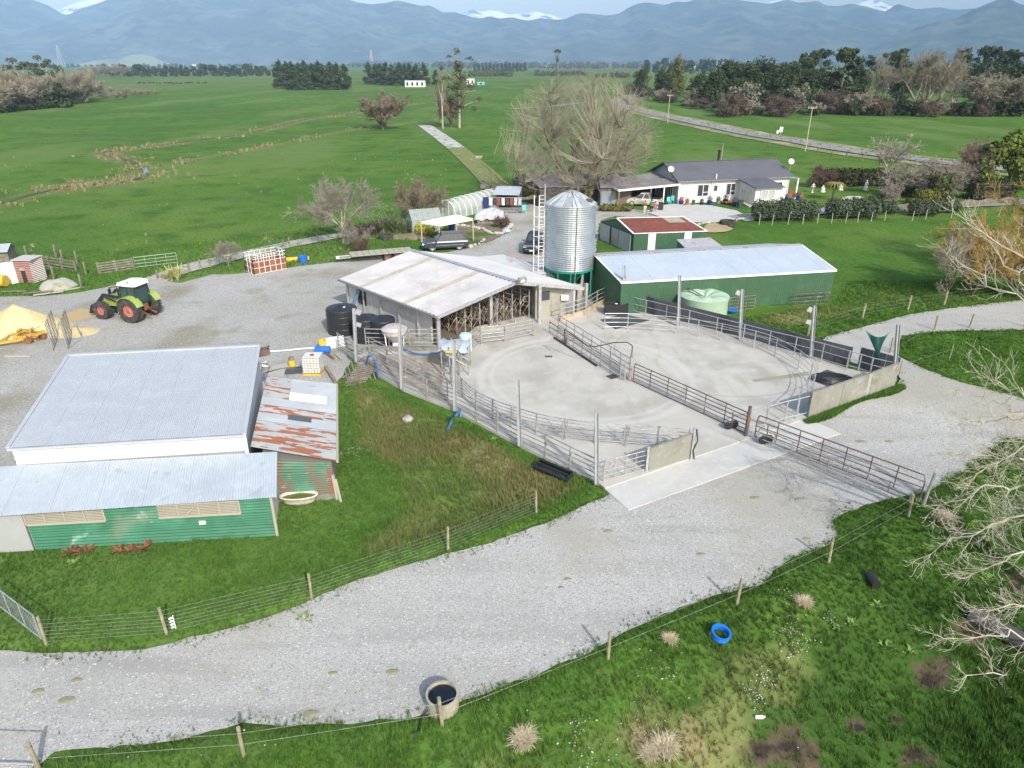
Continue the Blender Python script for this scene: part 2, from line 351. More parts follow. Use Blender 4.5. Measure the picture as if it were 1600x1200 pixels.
def sheet_obj(name, P, z, mat, label=None, jit=.0, step=.5, thick=0.0, kind='structure', seed=0, drape=False):
    pts = []
    for i in range(len(P)):
        a, b = P[i], P[(i+1) % len(P)]; L = (b-a).length; n = max(1, int(L/step))
        for k in range(n):
            p = a.lerp(b, k/n); pts.append(V3((p.x, p.y, z)))
    if jit:
        q = []
        for p in pts:
            dx = (mn.noise(V3((p.x*.9, p.y*.9, seed+1.5)))+.6*mn.noise(V3((p.x*3.1, p.y*3.1, seed+4.5))))*jit
            dy = (mn.noise(V3((p.x*.9, p.y*.9, seed+8.5)))+.6*mn.noise(V3((p.x*3.1, p.y*3.1, seed+11.5))))*jit
            q.append(p+V3((dx, dy, 0)))
        pts = q
    tri = tessellate_polygon([pts]); vs = [tuple(p) for p in pts]; fs = []
    for t in tri:
        a, b, c = [V3(vs[i]) for i in t]
        fs.append(tuple(t) if (b-a).cross(c-a).z > 0 else tuple(reversed(t)))
    if thick:
        n = len(vs); vs += [(x, y, zz-thick) for x, y, zz in vs]
        fs += [(i, i+n, (i+1) % n+n, (i+1) % n) for i in range(n)]
    me = bpy.data.meshes.new(name); me.from_pydata(vs, [], fs); me.materials.append(mat)
    o = bpy.data.objects.new(name, me); COL.objects.link(o); tag(o, label, kind=kind)
    if drape:
        for v in me.vertices: v.co.z = gz(v.co.x, v.co.y)+z
    return o
sheet_obj('gravel_road', ROAD, .012, m_gravel, 'pale gravel farm track sweeping past the yard', jit=.11, step=.3)
sheet_obj('gravel_yard', YARD, .006, m_yardgravel, 'grey gravel farmyard behind the sheds', jit=.25, step=.5, seed=5)
sheet_obj('concrete_yard', SLAB, .10, m_conc, 'pale concrete cow yard with circular scrape marks', step=2, thick=.35)
sheet_obj('concrete_apron', APRON, .05, m_apron, 'newer white concrete apron at the yard entrance', step=2, thick=.2)
sheet_obj('stained_floor', PX([(560, 566), (572, 556), (690, 553), (700, 568), (690, 600), (700, 632), (690, 628), (628, 598)]), .106, m_dirtyconc, 'brown stained concrete race', jit=.12, step=.4)
sheet_obj('drain_stain', PX([(1172, 596), (1200, 592), (1262, 583), (1265, 588), (1210, 596), (1180, 600)]), .105, M('wet_stain', (.30, .285, .22), .7), 'greenish wet stain on the concrete', jit=.1, step=.3)
def ribbon(name, P, w, z, mat, label, k=6, drape=True):
    Q = smooth_pts(P, k); vs = []
    for i, p in enumerate(Q):
        d = (Q[min(i+1, len(Q)-1)]-Q[max(i-1, 0)]); d.z = 0; d.normalize(); s = V3((-d.y, d.x, 0))*w/2
        for q in (p-s, p, p+s): vs.append((q.x, q.y, (gz(q.x, q.y) if drape else 0)+z))
    fs = []
    for i in range(len(Q)-1): fs += [(3*i, 3*i+3, 3*i+4, 3*i+1), (3*i+1, 3*i+4, 3*i+5, 3*i+2)]
    fs = [f[::-1] for f in fs]
    me = bpy.data.meshes.new(name); me.from_pydata(vs, [], fs); me.materials.append(mat)
    o = bpy.data.objects.new(name, me); COL.objects.link(o); return tag(o, label, kind='structure')
RD = PX([(1900, 305), (1700, 283), (1600, 270), (1530, 262), (1450, 252), (1350, 239), (1250, 223), (1150, 206), (1065, 189), (1010, 177), (985, 171), (974, 165), (972, 158), (985, 152), (1010, 146), (1040, 141)])
ribbon('verge', RD, 15, .12, M('dry_verge', (.20, .21, .085), .95, layers=[((.38, .33, .19), .12, .5, .62, 8), ((.1, .15, .04), .3, .5, .7, 6)]), 'pale dry grass verge beside the road', 8)
ribbon('asphalt_road', RD, 6.6, .32, m_asphalt, 'grey sealed country road curving past the paddocks', 8)
ribbon('side_road', PX([(972, 161), (940, 160), (898, 162), (860, 167), (800, 170)]), 5, .33, m_asphalt, 'side road branching off behind the big bare tree')
ribbon('driveway', PX([(1150, 343), (1200, 338), (1270, 332), (1400, 326), (1500, 321), (1600, 317), (1700, 312)]), 3.6, .14, m_asphalt, 'thin driveway running behind the hedges')
ribbon('farm_lane', PX([(664, 197), (690, 214), (712, 232)]), 4.2, .14, M('stony_lane', (.5, .5, .48), .95, layers=[((.2, .22, .12), .5, .48, .62, 6)]), 'pale stony lane crossing the paddock', 8)
ribbon('grass_lane', PX([(712, 232), (745, 260), (770, 285), (785, 306)]), 4.4, .13, M('mossy_lane', (.17, .19, .05), .95, layers=[((.1, .17, .04), .4, .5, .7, 6), ((.35, .3, .17), .8, .58, .7, 6)]), 'yellowish mossy lane down to the yard', 8)
ribbon('yard_lane', PX([(236, 440), (275, 427), (330, 411), (380, 399), (440, 386), (500, 374), (540, 368)]), 2.6, .10, m_lane, 'narrow gravel lane rising behind the lawn', 8)
sheet_obj('house_paving', PX([(1008, 332), (1030, 322), (1062, 319), (1110, 322), (1150, 330), (1172, 341), (1120, 347), (1090, 349), (1045, 345)]), .12, m_apron, 'light concrete paving in front of the house', step=1)
ribbon('stream_bed', STREAM1, 1.0, .08, M('dark_drain', (.06, .065, .03), .8, layers=[((.13, .13, .05), .25, .48, .62, 6)]), 'dark muddy drain winding through the left paddock', 8)
P = PX([(222, 282), (226, 275), (232, 268), (228, 262), (221, 262), (225, 270), (219, 281)]); sheet_obj('stream_water', P, .16, m_water, 'glint of water in the paddock stream', step=.6, drape=True)
sheet_obj('bare_soil_patch', PX([(640, 352), (735, 350), (790, 345), (800, 362), (760, 380), (720, 372), (680, 352)]), .03, m_soil, 'dark garden soil beside the tunnel house', jit=.3, step=.6)
# ---------------------------------------------------------------- mountains
m_mtn = M('mountain_bush', (.03, .055, .035), 1, layers=[((.085, .11, .07), .0025, .45, .60, 9), ((.015, .03, .022), .006, .5, .62, 8)])
m_snow = M('snow_mountain', (.75, .78, .82), 1, layers=[((.16, .17, .19), .004, .52, .60, 10)])
m_dust = M('snow_dusted_mountain', (.035, .055, .045), 1, layers=[((.09, .11, .085), .0025, .46, .60, 9), ((.015, .03, .022), .006, .5, .62, 8), ((.75, .78, .82), .0045, .55, .95, 10, 'attr', 'snow')])
def mountain(name, pts, D, depth, mat, label, seed, foot=0, snow=None, rough=1.0):
    """ridge line from (px, py) horizon silhouette placed at distance D, sloping to the plain in front"""
    px = np.array([p[0] for p in pts], float); py = np.array([p[1] for p in pts], float)
    nu, nv = 420, 40; u = np.linspace(px[0], px[-1], nu); sil = np.interp(u, px, py)
    a = (u-800)/FPX; b = -(sil-600)/FPX; dy = _c+b*_s; dz = -_s+b*_c
    X = a/dy*D; Z = CAM_H+dz/dy*D
    vs = np.zeros((nv, nu, 3)); sn = np.zeros((nv, nu))
    for j in range(nv):
        v = j/(nv-1)*1.35                 # 0 foot, 1 ridge
        y = D-depth*(1-v)
        n = fbm(X/900+seed, np.full(nu, y/1500.), seed, 5); n2 = fbm(X/260+seed, np.full(nu, y/700.), seed+3, 4)
        if v <= 1: h = Z*(v**.85)*(1-(1-v)*v*2.2*rough*(n-.35))+Z*(1-v)*v*(n2-.5)*.8
        else: h = Z*(1-(v-1)*2.2)
        h = h+(n2-.5)*30*(v > .9)
        vs[j, :, 0] = X*(y/D)**.5; vs[j, :, 1] = y; vs[j, :, 2] = np.maximum(h, 0)-4*(j == 0)
        sn[j] = np.clip((h-(snow or 9e9))/120, 0, 1)
    vs[:, 0, 2] *= 0; vs[:, -1, 2] *= 0
    ii = np.arange(nu*nv).reshape(nv, nu); F = np.stack([ii[:-1, :-1].ravel(), ii[:-1, 1:].ravel(), ii[1:, 1:].ravel(), ii[1:, :-1].ravel()], 1)
    me = np_mesh(name, vs.reshape(-1, 3), F, attrs={'snow': sn.ravel()})
    return tag(link(name, me, mat, smooth=True), label, kind='structure')
mountain('snow_mountain', [(-400, 60), (-100, 60), (40, 40), (78, 22), (95, 12), (110, 6), (122, 2), (140, -4), (165, -10), (200, -10), (230, 20), (400, 60), (650, 60), (690, 22), (702, 17), (715, 19), (733, 15), (741, 12), (752, 17), (765, 14), (780, 16), (792, 22), (805, 21), (822, 20), (838, 16), (846, 18), (860, 22), (890, 34), (960, 60), (1180, 40), (1200, 2), (1218, -1), (1232, 4), (1250, 1), (1262, 8), (1290, 12), (1325, 10), (1340, 4), (1350, -1), (1368, -4), (1382, 2), (1400, 10), (1425, 20), (1500, 60), (2000, 60)],
    12500, 2500, m_snow, 'far snow covered peaks behind the bush ranges', 3)
mountain('mountain_range', [(-700, 60), (-500, -30), (-200, -40), (0, -16), (30, -6), (55, 0), (75, 8), (98, 22), (106, 22), (130, 12), (160, 2), (185, -8), (260, -30), (330, -22), (400, -14), (430, -22), (500, -20), (545, -2), (560, 3), (580, 6), (600, 4), (612, 1), (625, 0), (640, 5), (658, 8), (672, 7), (690, 18), (712, 19), (735, 25), (750, 29), (765, 24), (780, 29), (800, 27), (826, 31), (845, 27), (862, 30), (882, 29), (900, 21), (908, 19), (925, 22), (950, 24), (968, 20), (985, 9), (1000, 4), (1020, 3), (1040, 6), (1056, 1),
    (1075, 3), (1090, -3), (1130, -4), (1170, 2), (1200, 5), (1232, -1), (1245, 3), (1262, 3), (1280, 1), (1290, 8), (1310, 9), (1330, 5), (1352, 8), (1370, 14), (1385, 16), (1402, 5), (1415, 8), (1432, 13), (1445, 12), (1470, 10), (1485, 14), (1520, 12), (1600, 20), (1800, -10), (2200, 60)],
    9500, 3200, m_dust, 'forested blue mountain range along the horizon', 9, snow=690)
mountain('foothill', [(1310, 101), (1330, 92), (1360, 74), (1400, 56), (1440, 40), (1475, 30), (1500, 25), (1520, 14), (1545, 3), (1562, -3), (1575, -6), (1590, 2), (1610, 8), (1700, -5), (1900, 20), (2300, 90)], 6800, 1800, m_mtn, 'darker forested hill at the right end of the range', 15)
mountain('foothill', [(-500, 100), (-300, 60), (-100, 50), (0, 70), (60, 88), (120, 100)], 7000, 1500, m_mtn, 'low forested spur at the left of the range', 21)
mountain('foothill', [(430, 101), (470, 80), (520, 58), (560, 40), (600, 62), (650, 84), (700, 100)], 7600, 1500, m_mtn, 'forested spur below the middle of the range', 22)
mountain('foothill', [(980, 100), (1020, 82), (1080, 60), (1150, 44), (1210, 60), (1300, 80), (1380, 99)], 7900, 1500, m_mtn, 'forested spur below the right of the range', 24)
mountain('cleared_hill', [(128, 100), (150, 96), (185, 92), (205, 86), (220, 84), (240, 88), (258, 96), (280, 100)], 5200, 500, M('cleared_pasture', (.22, .26, .15), 1, layers=[((.1, .14, .07), .004, .5, .65, 6)]), 'small cleared hill pale against the range', 25, rough=.3)
# ---------------------------------------------------------------- haze
hb = MB().box((0, 7250, 960), (23000, 15200, 1928)); hz = bpy.data.materials.new('haze'); hz.use_nodes = True
nn = hz.node_tree.nodes; nn.clear(); pv = nn.new('ShaderNodeVolumePrincipled'); ho = nn.new('ShaderNodeOutputMaterial')
pv.inputs['Color'].default_value = (.38, .60, .97, 1); pv.inputs['Density'].default_value = 8.0e-5; pv.inputs['Anisotropy'].default_value = -0.42
hz.node_tree.links.new(pv.outputs[0], ho.inputs['Volume'])
ho_ = hb.obj('haze', hz); tag(ho_, kind='stuff')
# ================================================================ shared materials
m_galv = M('galvanised_steel', (.50, .52, .53), .42, .55, layers=[((.38, .40, .41), 3, .45, .7, 4), ((.62, .64, .65), 7, .52, .75, 3)])
m_galvd = M('weathered_rail', (.34, .34, .33), .55, .4, layers=[((.22, .17, .13), 2.5, .52, .66, 6), ((.48, .49, .48), 6, .5, .7, 3)])
m_rustrail = M('rusty_brown_rail', (.13, .10, .09), .7, .3, layers=[((.22, .13, .09), 3, .5, .7, 6), ((.25, .25, .25), 1.5, .55, .7, 4)])
m_wood = M('weathered_wood', (.17, .15, .12), .9, layers=[((.26, .24, .20), 3, .45, .65, 6), ((.13, .12, .08), 8, .55, .75, 5)], bump=(25, .5, .01))
m_postwood = M('treated_post', (.24, .22, .13), .9, layers=[((.33, .32, .24), 4, .45, .65, 6), ((.12, .13, .06), 9, .55, .75, 5)], bump=(30, .5, .01))
m_black = M('black_plastic', (.022, .023, .026), .45)
m_rubber = M('black_rubber', (.065, .07, .082), .7, layers=[((.09, .09, .095), 1.4, .5, .7, 6)])
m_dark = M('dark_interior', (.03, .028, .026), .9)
m_white = M('white_paint', (.78, .79, .78), .5, layers=[((.62, .62, .58), 1.5, .55, .8, 6)])
m_roofgrey = M('grey_coated_roof', (.43, .46, .50), .5, .1, layers=[((.41, .44, .485), .25, .4, .65, 6), ((.46, .49, .53), 1.1, .5, .75, 8), ((.36, .39, .43, .5), .5, .6, .7, 5, 'stretch', (3, .4, 1))])
m_rooflean = M('zinc_lean_to_roof', (.47, .53, .585), .42, .2, layers=[((.42, .475, .53), .5, .45, .7, 6), ((.53, .58, .62), 2.5, .5, .75, 6), ((.33, .35, .35, .6), 1.2, .62, .72, 7)])
m_roofwhite = M('milking_shed_roof', (.48, .475, .485), .45, .1, layers=[((.37, .365, .37), .35, .42, .68, 6), ((.52, .52, .53), 1.4, .5, .75, 6), ((.36, .35, .345, .5), .45, .54, .72, 8, 'stretch', (2.2, .6, 1, .8))])
m_roofbright = M('bright_roof', (.52, .525, .53), .45, .1, layers=[((.46, .46, .46), .4, .45, .7, 6), ((.42, .42, .40, .4), 1.0, .62, .75, 7)])
m_skylight = M('yellowed_skylight', (.34, .325, .27), .5, layers=[((.27, .255, .2), 1.2, .45, .7, 6), ((.42, .41, .37), 3, .55, .75, 5)])
m_white_cor = M('white_corrugated', (.66, .66, .65), .45, layers=[((.68, .68, .66), 1.0, .55, .8, 6)])
m_green_cor = M('green_corrugated', (.035, .165, .092), .55, layers=[((.06, .23, .145), .9, .48, .7, 7), ((.025, .13, .07), 1.7, .52, .72, 7), ((.35, .48, .42, .8), 1.1, .66, .74, 8), ((.22, .20, .15, .6), .5, .62, .74, 8)])
m_green_rust = M('green_rusting_wall', (.055, .17, .105), .6, layers=[((.10, .25, .17), .9, .48, .7, 7), ((.20, .09, .06), .9, .5, .62, 8, 'stretch', (1.4, 1.4, .5)), ((.3, .38, .33, .6), 2.2, .62, .74, 8)])
m_green_clad = M('dark_green_cladding', (.045, .108, .058), .55, layers=[((.035, .105, .06), .5, .45, .7, 6), ((.06, .135, .078), 1.5, .52, .74, 6)])
m_rustroof = M('rusty_old_roof', (.30, .33, .355), .5, .1, layers=[((.38, .39, .39), .6, .45, .7, 6), ((.27, .105, .052), 1.15, .515, .545, 9, 'stretch', (.55, 2.6, 1)), ((.19, .075, .04), 2.2, .60, .66, 8, 'stretch', (.6, 2.2, 1))])
m_rustzinc = M('zinc_sheet', (.35, .39, .43), .45, .2, layers=[((.42, .46, .49), .8, .45, .7, 6), ((.36, .14, .07, .8), 1.3, .66, .70, 8, 'stretch', (.6, 2.4, 1))])
m_redroof = M('oxide_red_roof', (.20, .065, .048), .7, layers=[((.15, .05, .04), .8, .45, .7, 7), ((.28, .11, .07), 2.0, .54, .74, 7), ((.42, .38, .36, .7), .9, .68, .76, 8)])
m_opal = M('white_fibreglass_sheet', (.86, .87, .87), .4)
m_darkpanel = M('dark_grey_sheet', (.07, .078, .092), .5)
m_beige = M('beige_concrete_panel', (.32, .31, .27), .85, layers=[((.25, .235, .2), .7, .45, .7, 7), ((.38, .365, .33), 2, .52, .75, 6)])
m_greywall = M('grey_shed_wall', (.47, .47, .46), .7, layers=[((.38, .38, .37), .7, .45, .7, 7), ((.55, .55, .54), 2, .52, .75, 6), ((.3, .29, .26, .5), .9, .6, .75, 8, 'stretch', (2, 2, .3))])
m_glass = M('window_glass', (.05, .06, .07), .08)
m_glass_l = M('curtained_glass', (.42, .43, .43), .15)
m_alu = M('white_window_frame', (.72, .73, .72), .4)
m_mesh = M('shade_mesh', (.19, .175, .155), .8, layers=[((.25, .235, .21), 2, .45, .7, 5)])
m_timber = M('pale_timber', (.38, .36, .29), .85, layers=[((.4, .37, .29), 3, .45, .7, 5)])
m_greypaint = M('pale_grey_door', (.33, .35, .36), .7, layers=[((.38, .40, .40), .8, .45, .7, 7)])
m_hroof = M('charcoal_long_run_roof', (.115, .115, .135), .5, layers=[((.095, .095, .11), .3, .45, .7, 5), ((.14, .14, .16), 1.2, .52, .75, 5)])
m_hwall = M('white_weatherboard', (.66, .68, .69), .6, layers=[((.66, .70, .70), .6, .5, .75, 6)])
m_brick = M('red_brown_brick', (.26, .09, .07), .85, layers=[((.18, .07, .06), 1.6, .45, .7, 5)])
m_deck = M('red_stained_deck', (.30, .10, .055), .8)
m_rustsolid = M('rust', (.20, .085, .045), .9, layers=[((.30, .14, .07), 4, .45, .7, 6), ((.12, .06, .04), 7, .5, .7, 6)])
m_yellow = M('faded_yellow_paint', (.62, .42, .045), .6, layers=[((.45, .28, .05), 3, .5, .72, 6)])
m_bluep = M('blue_plastic', (.02, .14, .52), .4)
m_bluehose = M('blue_hose', (.05, .16, .42), .5)
m_greenp = M('silo_green_steel', (.015, .22, .16), .5)
def XY(p, z): return V3((p[0], p[1], z))
def lerp(a, b, t): return V3(a)*(1-t)+V3(b)*t
def bil(a, b, c, d, u, v): return lerp(lerp(a, b, u), lerp(d, c, u), v)
def sheets(parent, name, a, b, c, d, n, waves, amp, mat, u0=0.0, u1=1.0, v0=0., v1=1., every=None, seg=1, lap=.006):
    """n roofing sheets side by side across a->b, each an object; every = {index: material}"""
    a, b, c, d = map(V3, (a, b, c, d)); out = []; per = max(1, int(waves/n))
    for i in range(n):
        s, t = u0+(u1-u0)*i/n, u0+(u1-u0)*(i+1)/n
        q = [bil(a, b, c, d, s, v0), bil(a, b, c, d, t, v0), bil(a, b, c, d, t, v1), bil(a, b, c, d, s, v1)]
        out.append(MB().sheet(*q, per, amp, seg=seg, off=lap*(i % 2)).obj(name, (every or {}).get(i, mat), parent))
    return out
def wall_poly(parent, name, pts, mat, thick=.08, inward=None):
    """solid wall slab from a list of 3-D outline points, thickness towards 'inward'"""
    inward = V3(inward).normalized()*thick
    return MB().poly(pts, inward).obj(name, mat, parent)
# ================================================================ big grey shed with lean-tos (front left)
t = thing('farm_shed', 'large grey roofed shed with white ribbed upper wall and green lean-to at front left', 'shed', G(57, 860))
NL, NR, FR, FL = V3((-21.08, 25.1, 3.4)), V3((-11.6, 26.31, 3.4)), V3((-13.6, 34.64, 4.2)), V3((-23.08, 33.29, 4.2))
zz = V3((0, 0, 1)); up = V3((.0, .0, .012))
def at0(p, z): return V3((p.x, p.y, z))
def body(parent, corners, name, mat, z0=0.0, drop=.03):
    """closed building volume under a roof: vertical walls from z0 to each corner's height"""
    m = MB(); n = len(corners); b = [at0(p, z0) for p in corners]; tp = [p-zz*drop for p in corners]
    m.add(b+tp, [tuple(range(n-1, -1, -1)), tuple(range(n, 2*n))]+[(i, (i+1) % n, n+(i+1) % n, n+i) for i in range(n)])
    return m.obj(name, mat, parent)
ins = .12
body(t, [NL+V3((ins, ins, 0)), NR+V3((-ins, ins, 0)), FR+V3((-ins, -ins, 0)), FL+V3((ins, -ins, 0))], 'wall', M('blue_grey_wall', (.36, .41, .47), .6, layers=[((.3, .35, .4), .6, .45, .7, 6)]))
sheets(t, 'roof_sheet', NL, NR, FR, FL, 13, 104, .011, m_roofgrey, seg=2)
MB().bar(NL+up, FL+up, .16, .07).bar(FL+up*2, FR+up*2, .2, .07).bar(NR+up, FR+up, .16, .07).obj('roof_flashing', m_roofgrey, t)
MB().bar(NL-zz*.06+V3((0, -.05, 0)), NR-zz*.06+V3((0, -.05, 0)), .1, .1).obj('gutter', m_roofgrey, t)
wa, wb = at0(NL, 2.5)+V3((.1, .06, 0)), at0(NR, 2.5)+V3((-.08, .06, 0)); wa2, wb2 = at0(NL, 3.32)+V3((.1, .06, 0)), at0(NR, 3.32)+V3((-.08, .06, 0))
for k in range(4):   # horizontal white sheets
    m = MB().sheet(lerp(lerp(wa, wa2, 0), lerp(wb, wb2, 0), k/4), lerp(lerp(wa, wa2, 1), lerp(wb, wb2, 1), k/4), lerp(wa2, wb2, (k+1)/4), lerp(wa, wb, (k+1)/4), 3, .022)
    m.obj('wall_sheet', m_white_cor, t)
MB().bar(at0(NR, 2.4)+V3((-.04, .02, 0)), at0(NR, 3.36)+V3((-.04, .02, 0)), .14, .06).obj('corner_flashing', m_white, t)
# lower lean-to
EL, ER = V3((-21.6, 22.05, 2.0)), V3((-9.56, 23.54, 2.0)); TL, TR = V3((-22.3, 24.9, 2.6)), V3((-10.25, 26.15, 2.6)); TL = TL+V3((0, -.05, 0))
sheets(t, 'lean_to_roof_sheet', EL, ER, TR, TL, 14, 112, .014, m_rooflean)
A = G(57, 860); B = G(433, 838); A0 = A+(A-B).normalized()*2.2
wz = 1.93
def wp(u, z): return at0(lerp(A, B, u), z)
Lw = (B-A).length
body(t, [at0(A0, wz)+V3((.05, .12, 0)), at0(B, wz)+V3((-.12, .12, 0)), V3((TR.x-.25, TR.y, 2.52)), V3((TL.x, TL.y, 2.52))], 'lean_to_wall', m_greywall)
# green horizontal corrugated sheets in courses, openings with mesh windows
def gsheet(u0, u1, z0, z1, name='green_wall_sheet', mat=m_green_cor):
    n = max(3, int((z1-z0)/.122))
    MB().sheet(wp(u0, z0), wp(u0, z1), wp(u1, z1), wp(u1, z0), n, .034).obj(name, mat, t)
win = [(0.0, .315), (.53, .868)]
for u in (0, .25, .5, .75): gsheet(u, u+.25, .02, .62)
for u in (0, .25, .5, .75): gsheet(u, u+.25, .625, 1.24)
gsheet(.315, .53, 1.245, wz); gsheet(.868, 1, 1.245, wz)
for (u0, u1) in win:
    w = MB().poly([wp(u0, 1.25), wp(u1, 1.25), wp(u1, wz-.05), wp(u0, wz-.05)], (0, .03, 0)).obj('window', m_mesh, t)
    m = MB(); off = V3((0, -.03, 0)); n = 4
    m.bar(wp(u0, 1.26)+off, wp(u1, 1.26)+off, .05, .06).bar(wp(u0, wz-.06)+off, wp(u1, wz-.06)+off, .05, .05)
    for i in range(n+1):
        if i in (0,) and u0 > 0: continue
        uu = u0+(u1-u0)*i/n; m.bar(wp(uu, 1.26)+off, wp(uu, wz-.06)+off, .05, .05)
    if u0 > 0: m.bar(wp(.64, 1.3)+off*1.5, wp(.69, 1.8)+off*1.5, .06, .04)
    m.obj('window_frame', m_timber, w)
    m = MB()
    for k in range(8): z = 1.3+.075*k; m.bar(wp(u0, z)+off*.4, wp(u1, z)+off*.4, .02, .028)
    m.obj('mesh_bars', m_timber, w, kind='stuff')
MB().poly([at0(A0, .05)+V3((0, -.02, 0)), at0(A, .05)+V3((-.05, -.02, 0)), at0(A, 1.85)+V3((-.05, -.02, 0)), at0(A0, 1.85)+V3((0, -.02, 0))], (0, -.05, 0)).obj('door', m_greypaint, t)
MB().bar(at0(A0, 1.92)+V3((0, -.12, 0)), at0(A, 1.92)+V3((0, -.12, 0)), .1, .12).obj('door_track', m_greypaint, t)
MB().bar(at0(B, .02)+V3((.02, .01, 0)), at0(B, 1.95)+V3((.02, .01, 0)), .1, .08).obj('corner_flashing', m_timber, t)
MB().box((lerp(A, B, .703).x, lerp(A, B, .703).y-.045, .93), (.26, .03, .17), rz=.096).obj('notice', m_white, t)
# rusty lean-to
r1, r2, r3, r4 = V3((-11.55, 26.55, 2.62)), V3((-7.78, 26.35, 2.0)), V3((-9.67, 34.5, 2.0)), V3((-13.25, 34.1, 2.62))
body(t, [V3((-10.9, 26.05, 2.4)), V3((-8.0, 26.4, 1.98)), V3((-9.85, 34.2, 1.98)), V3((-13.2, 33.9, 2.55))], 'side_lean_to_wall', M('dark_timber_wall', (.16, .15, .13), .9))
for lo, hi, mt in ((0, .36, None), (.36, 1, None)):
    for i in range(9):
        s, e = i/9, (i+1)/9
        mat = m_rustroof if (i in (0, 1, 2) or (lo == 0 and i > 5) or i == 4) else m_rustzinc
        if i == 6 and lo > 0: continue
        MB().sheet(bil(r1, r4, r3, r2, s, lo), bil(r1, r4, r3, r2, e, lo), bil(r1, r4, r3, r2, e, hi), bil(r1, r4, r3, r2, s, hi), 11, .013, off=.008*(i % 2)+(.012 if lo == 0 else 0)).obj('rusty_roof_sheet', mat, t)
MB().sheet(bil(r1, r4, r3, r2, 6/9, .36), bil(r1, r4, r3, r2, 7/9, .36), bil(r1, r4, r3, r2, 7/9, .87), bil(r1, r4, r3, r2, 6/9, .87), 10, .013, off=.02).obj('skylight_sheet', m_opal, t, label='white translucent sheet in the rusty roof')
MB().sheet(bil(r1, r4, r3, r2, 6/9, .87), bil(r1, r4, r3, r2, 7/9, .87), bil(r1, r4, r3, r2, 7/9, 1), bil(r1, r4, r3, r2, 6/9, 1), 10, .013, off=.005).obj('rusty_roof_sheet', m_rustzinc, t)
MB().sheet(bil(r1, r4, r3, r2, .39, .38), bil(r1, r4, r3, r2, .455, .38), bil(r1, r4, r3, r2, .455, .68), bil(r1, r4, r3, r2, .39, .68), 6, .012, off=.045).obj('dark_roof_panel', m_darkpanel, t)
MB().bar(r2+V3((.05, 0, -.03)), r3+V3((.05, 0, -.03)), .1, .1).obj('gutter', m_timber, t)
f0, f1 = V3((-10.9, 26.0, 0)), V3((-8.02, 26.32, 0))
for k, (z0, z1) in enumerate(((.3, .86), (.86, 1.42), (1.42, 1.96))):
    for uu in (0, .5): MB().sheet(at0(lerp(f0, f1, uu), z0), at0(lerp(f0, f1, uu), z1+(.3-.3*uu)*(k == 2)), at0(lerp(f0, f1, uu+.5), z1+(.15-.3*uu)*(k == 2)), at0(lerp(f0, f1, uu+.5), z0), 5, .03).obj('rusting_wall_sheet', m_green_rust, t)
MB().poly([at0(f0, 0), at0(f1, 0), at0(f1, .3), at0(f0, .3)], (0, .1, 0)).obj('footing', m_wallconc, t)
MB().bar(at0(f1, 0)+V3((.1, -.02, 0)), at0(f1, 1.3)+V3((.02, 0, 0)), .12, .12).bar(V3((-7.72, 26.1, 0)), V3((-7.9, 26.3, 1.1)), .1, .04).obj('corner_post', m_timber, t)
# ================================================================ milking shed
t = thing('milking_shed', 'open fronted milking shed under a broad low ribbed white roof beside the silo', 'shed', G(686, 540))
mW, mS, mN, mR = G(530, 436, 2.5), G(683, 494, 2.5), G(806, 440, 3.4), G(643, 391, 3.4)
mE, mF = G(913, 449, 2.45), G(750, 402, 2.6)
sk = {2: m_skylight, 9: m_skylight}
# left slope: sheets run eave -> ridge; laid out along the eave W->S
n = 14
def lslope(u, v): return bil(mW, mS, mN, mR, u, v)
us = [0, .075, .15, .225, .27, .35, .43, .51, .59, .67, .715, .79, .86, .93, 1]
for i in range(14):
    mat = m_skylight if i in (3, 9) else m_roofwhite
    w = max(1, round((us[i+1]-us[i])*34))
    MB().sheet(lslope(us[i], 0), lslope(us[i+1], 0), lslope(us[i+1], 1), lslope(us[i], 1), w, .052, off=.004*(i % 2)).obj('roof_sheet' if mat is m_roofwhite else 'skylight_sheet', mat, t)
for i in range(9):
    a, b = i/9, (i+1)/9
    MB().sheet(bil(mR, mN, mE, mF, a, 0), bil(mR, mN, mE, mF, b, 0), bil(mR, mN, mE, mF, b, 1), bil(mR, mN, mE, mF, a, 1), 4, .03, off=.004*(i % 2)).obj('roof_sheet', m_roofbright, t)
MB().bar(mR+zz*.05, mN+zz*.05, .42, .03).obj('ridge_cap', m_galv, t)
fs_ = V3((0, 0, -.11))
MB().bar(mS+fs_, mN+fs_, .05, .24).bar(mN+fs_, mE+fs_, .05, .24).obj('fascia', m_galv, t)
MB().bar(mW-zz*.06+V3((-.06, -.06, 0)), mS-zz*.06+V3((-.06, -.06, 0)), .16, .12).bar(mE-zz*.06, mF-zz*.06, .12, .12).obj('gutter', M('grey_gutter', (.2, .2, .2), .5), t)
dirLS = (mS-mW); dirLS.z = 0; dirLS.normalize(); inw = V3((-dirLS.y, dirLS.x, 0))
if inw.y < 0: inw = -inw
w0, w1 = at0(mW, 0)+inw*.45+dirLS*.4, at0(mS, 0)+inw*.45-dirLS*.4
npan = 5
for i in range(npan):
    a, b = lerp(w0, w1, i/npan), lerp(w0, w1, (i+1)/npan)
    if i == 4: b = lerp(a, b, .62)
    MB().poly([at0(a, 0)+dirLS*.06, at0(b, 0)-dirLS*.06, at0(b, 2.42)-dirLS*.06, at0(a, 2.42)+dirLS*.06], inw*.14).obj('wall_panel', m_greywall, t)
    MB().bar(at0(a, 0)-inw*.05, at0(a, 2.42)-inw*.05, .16, .16).obj('wall_column', m_galv, t)
w_ = lerp(w0, w1, .13)-inw*.03
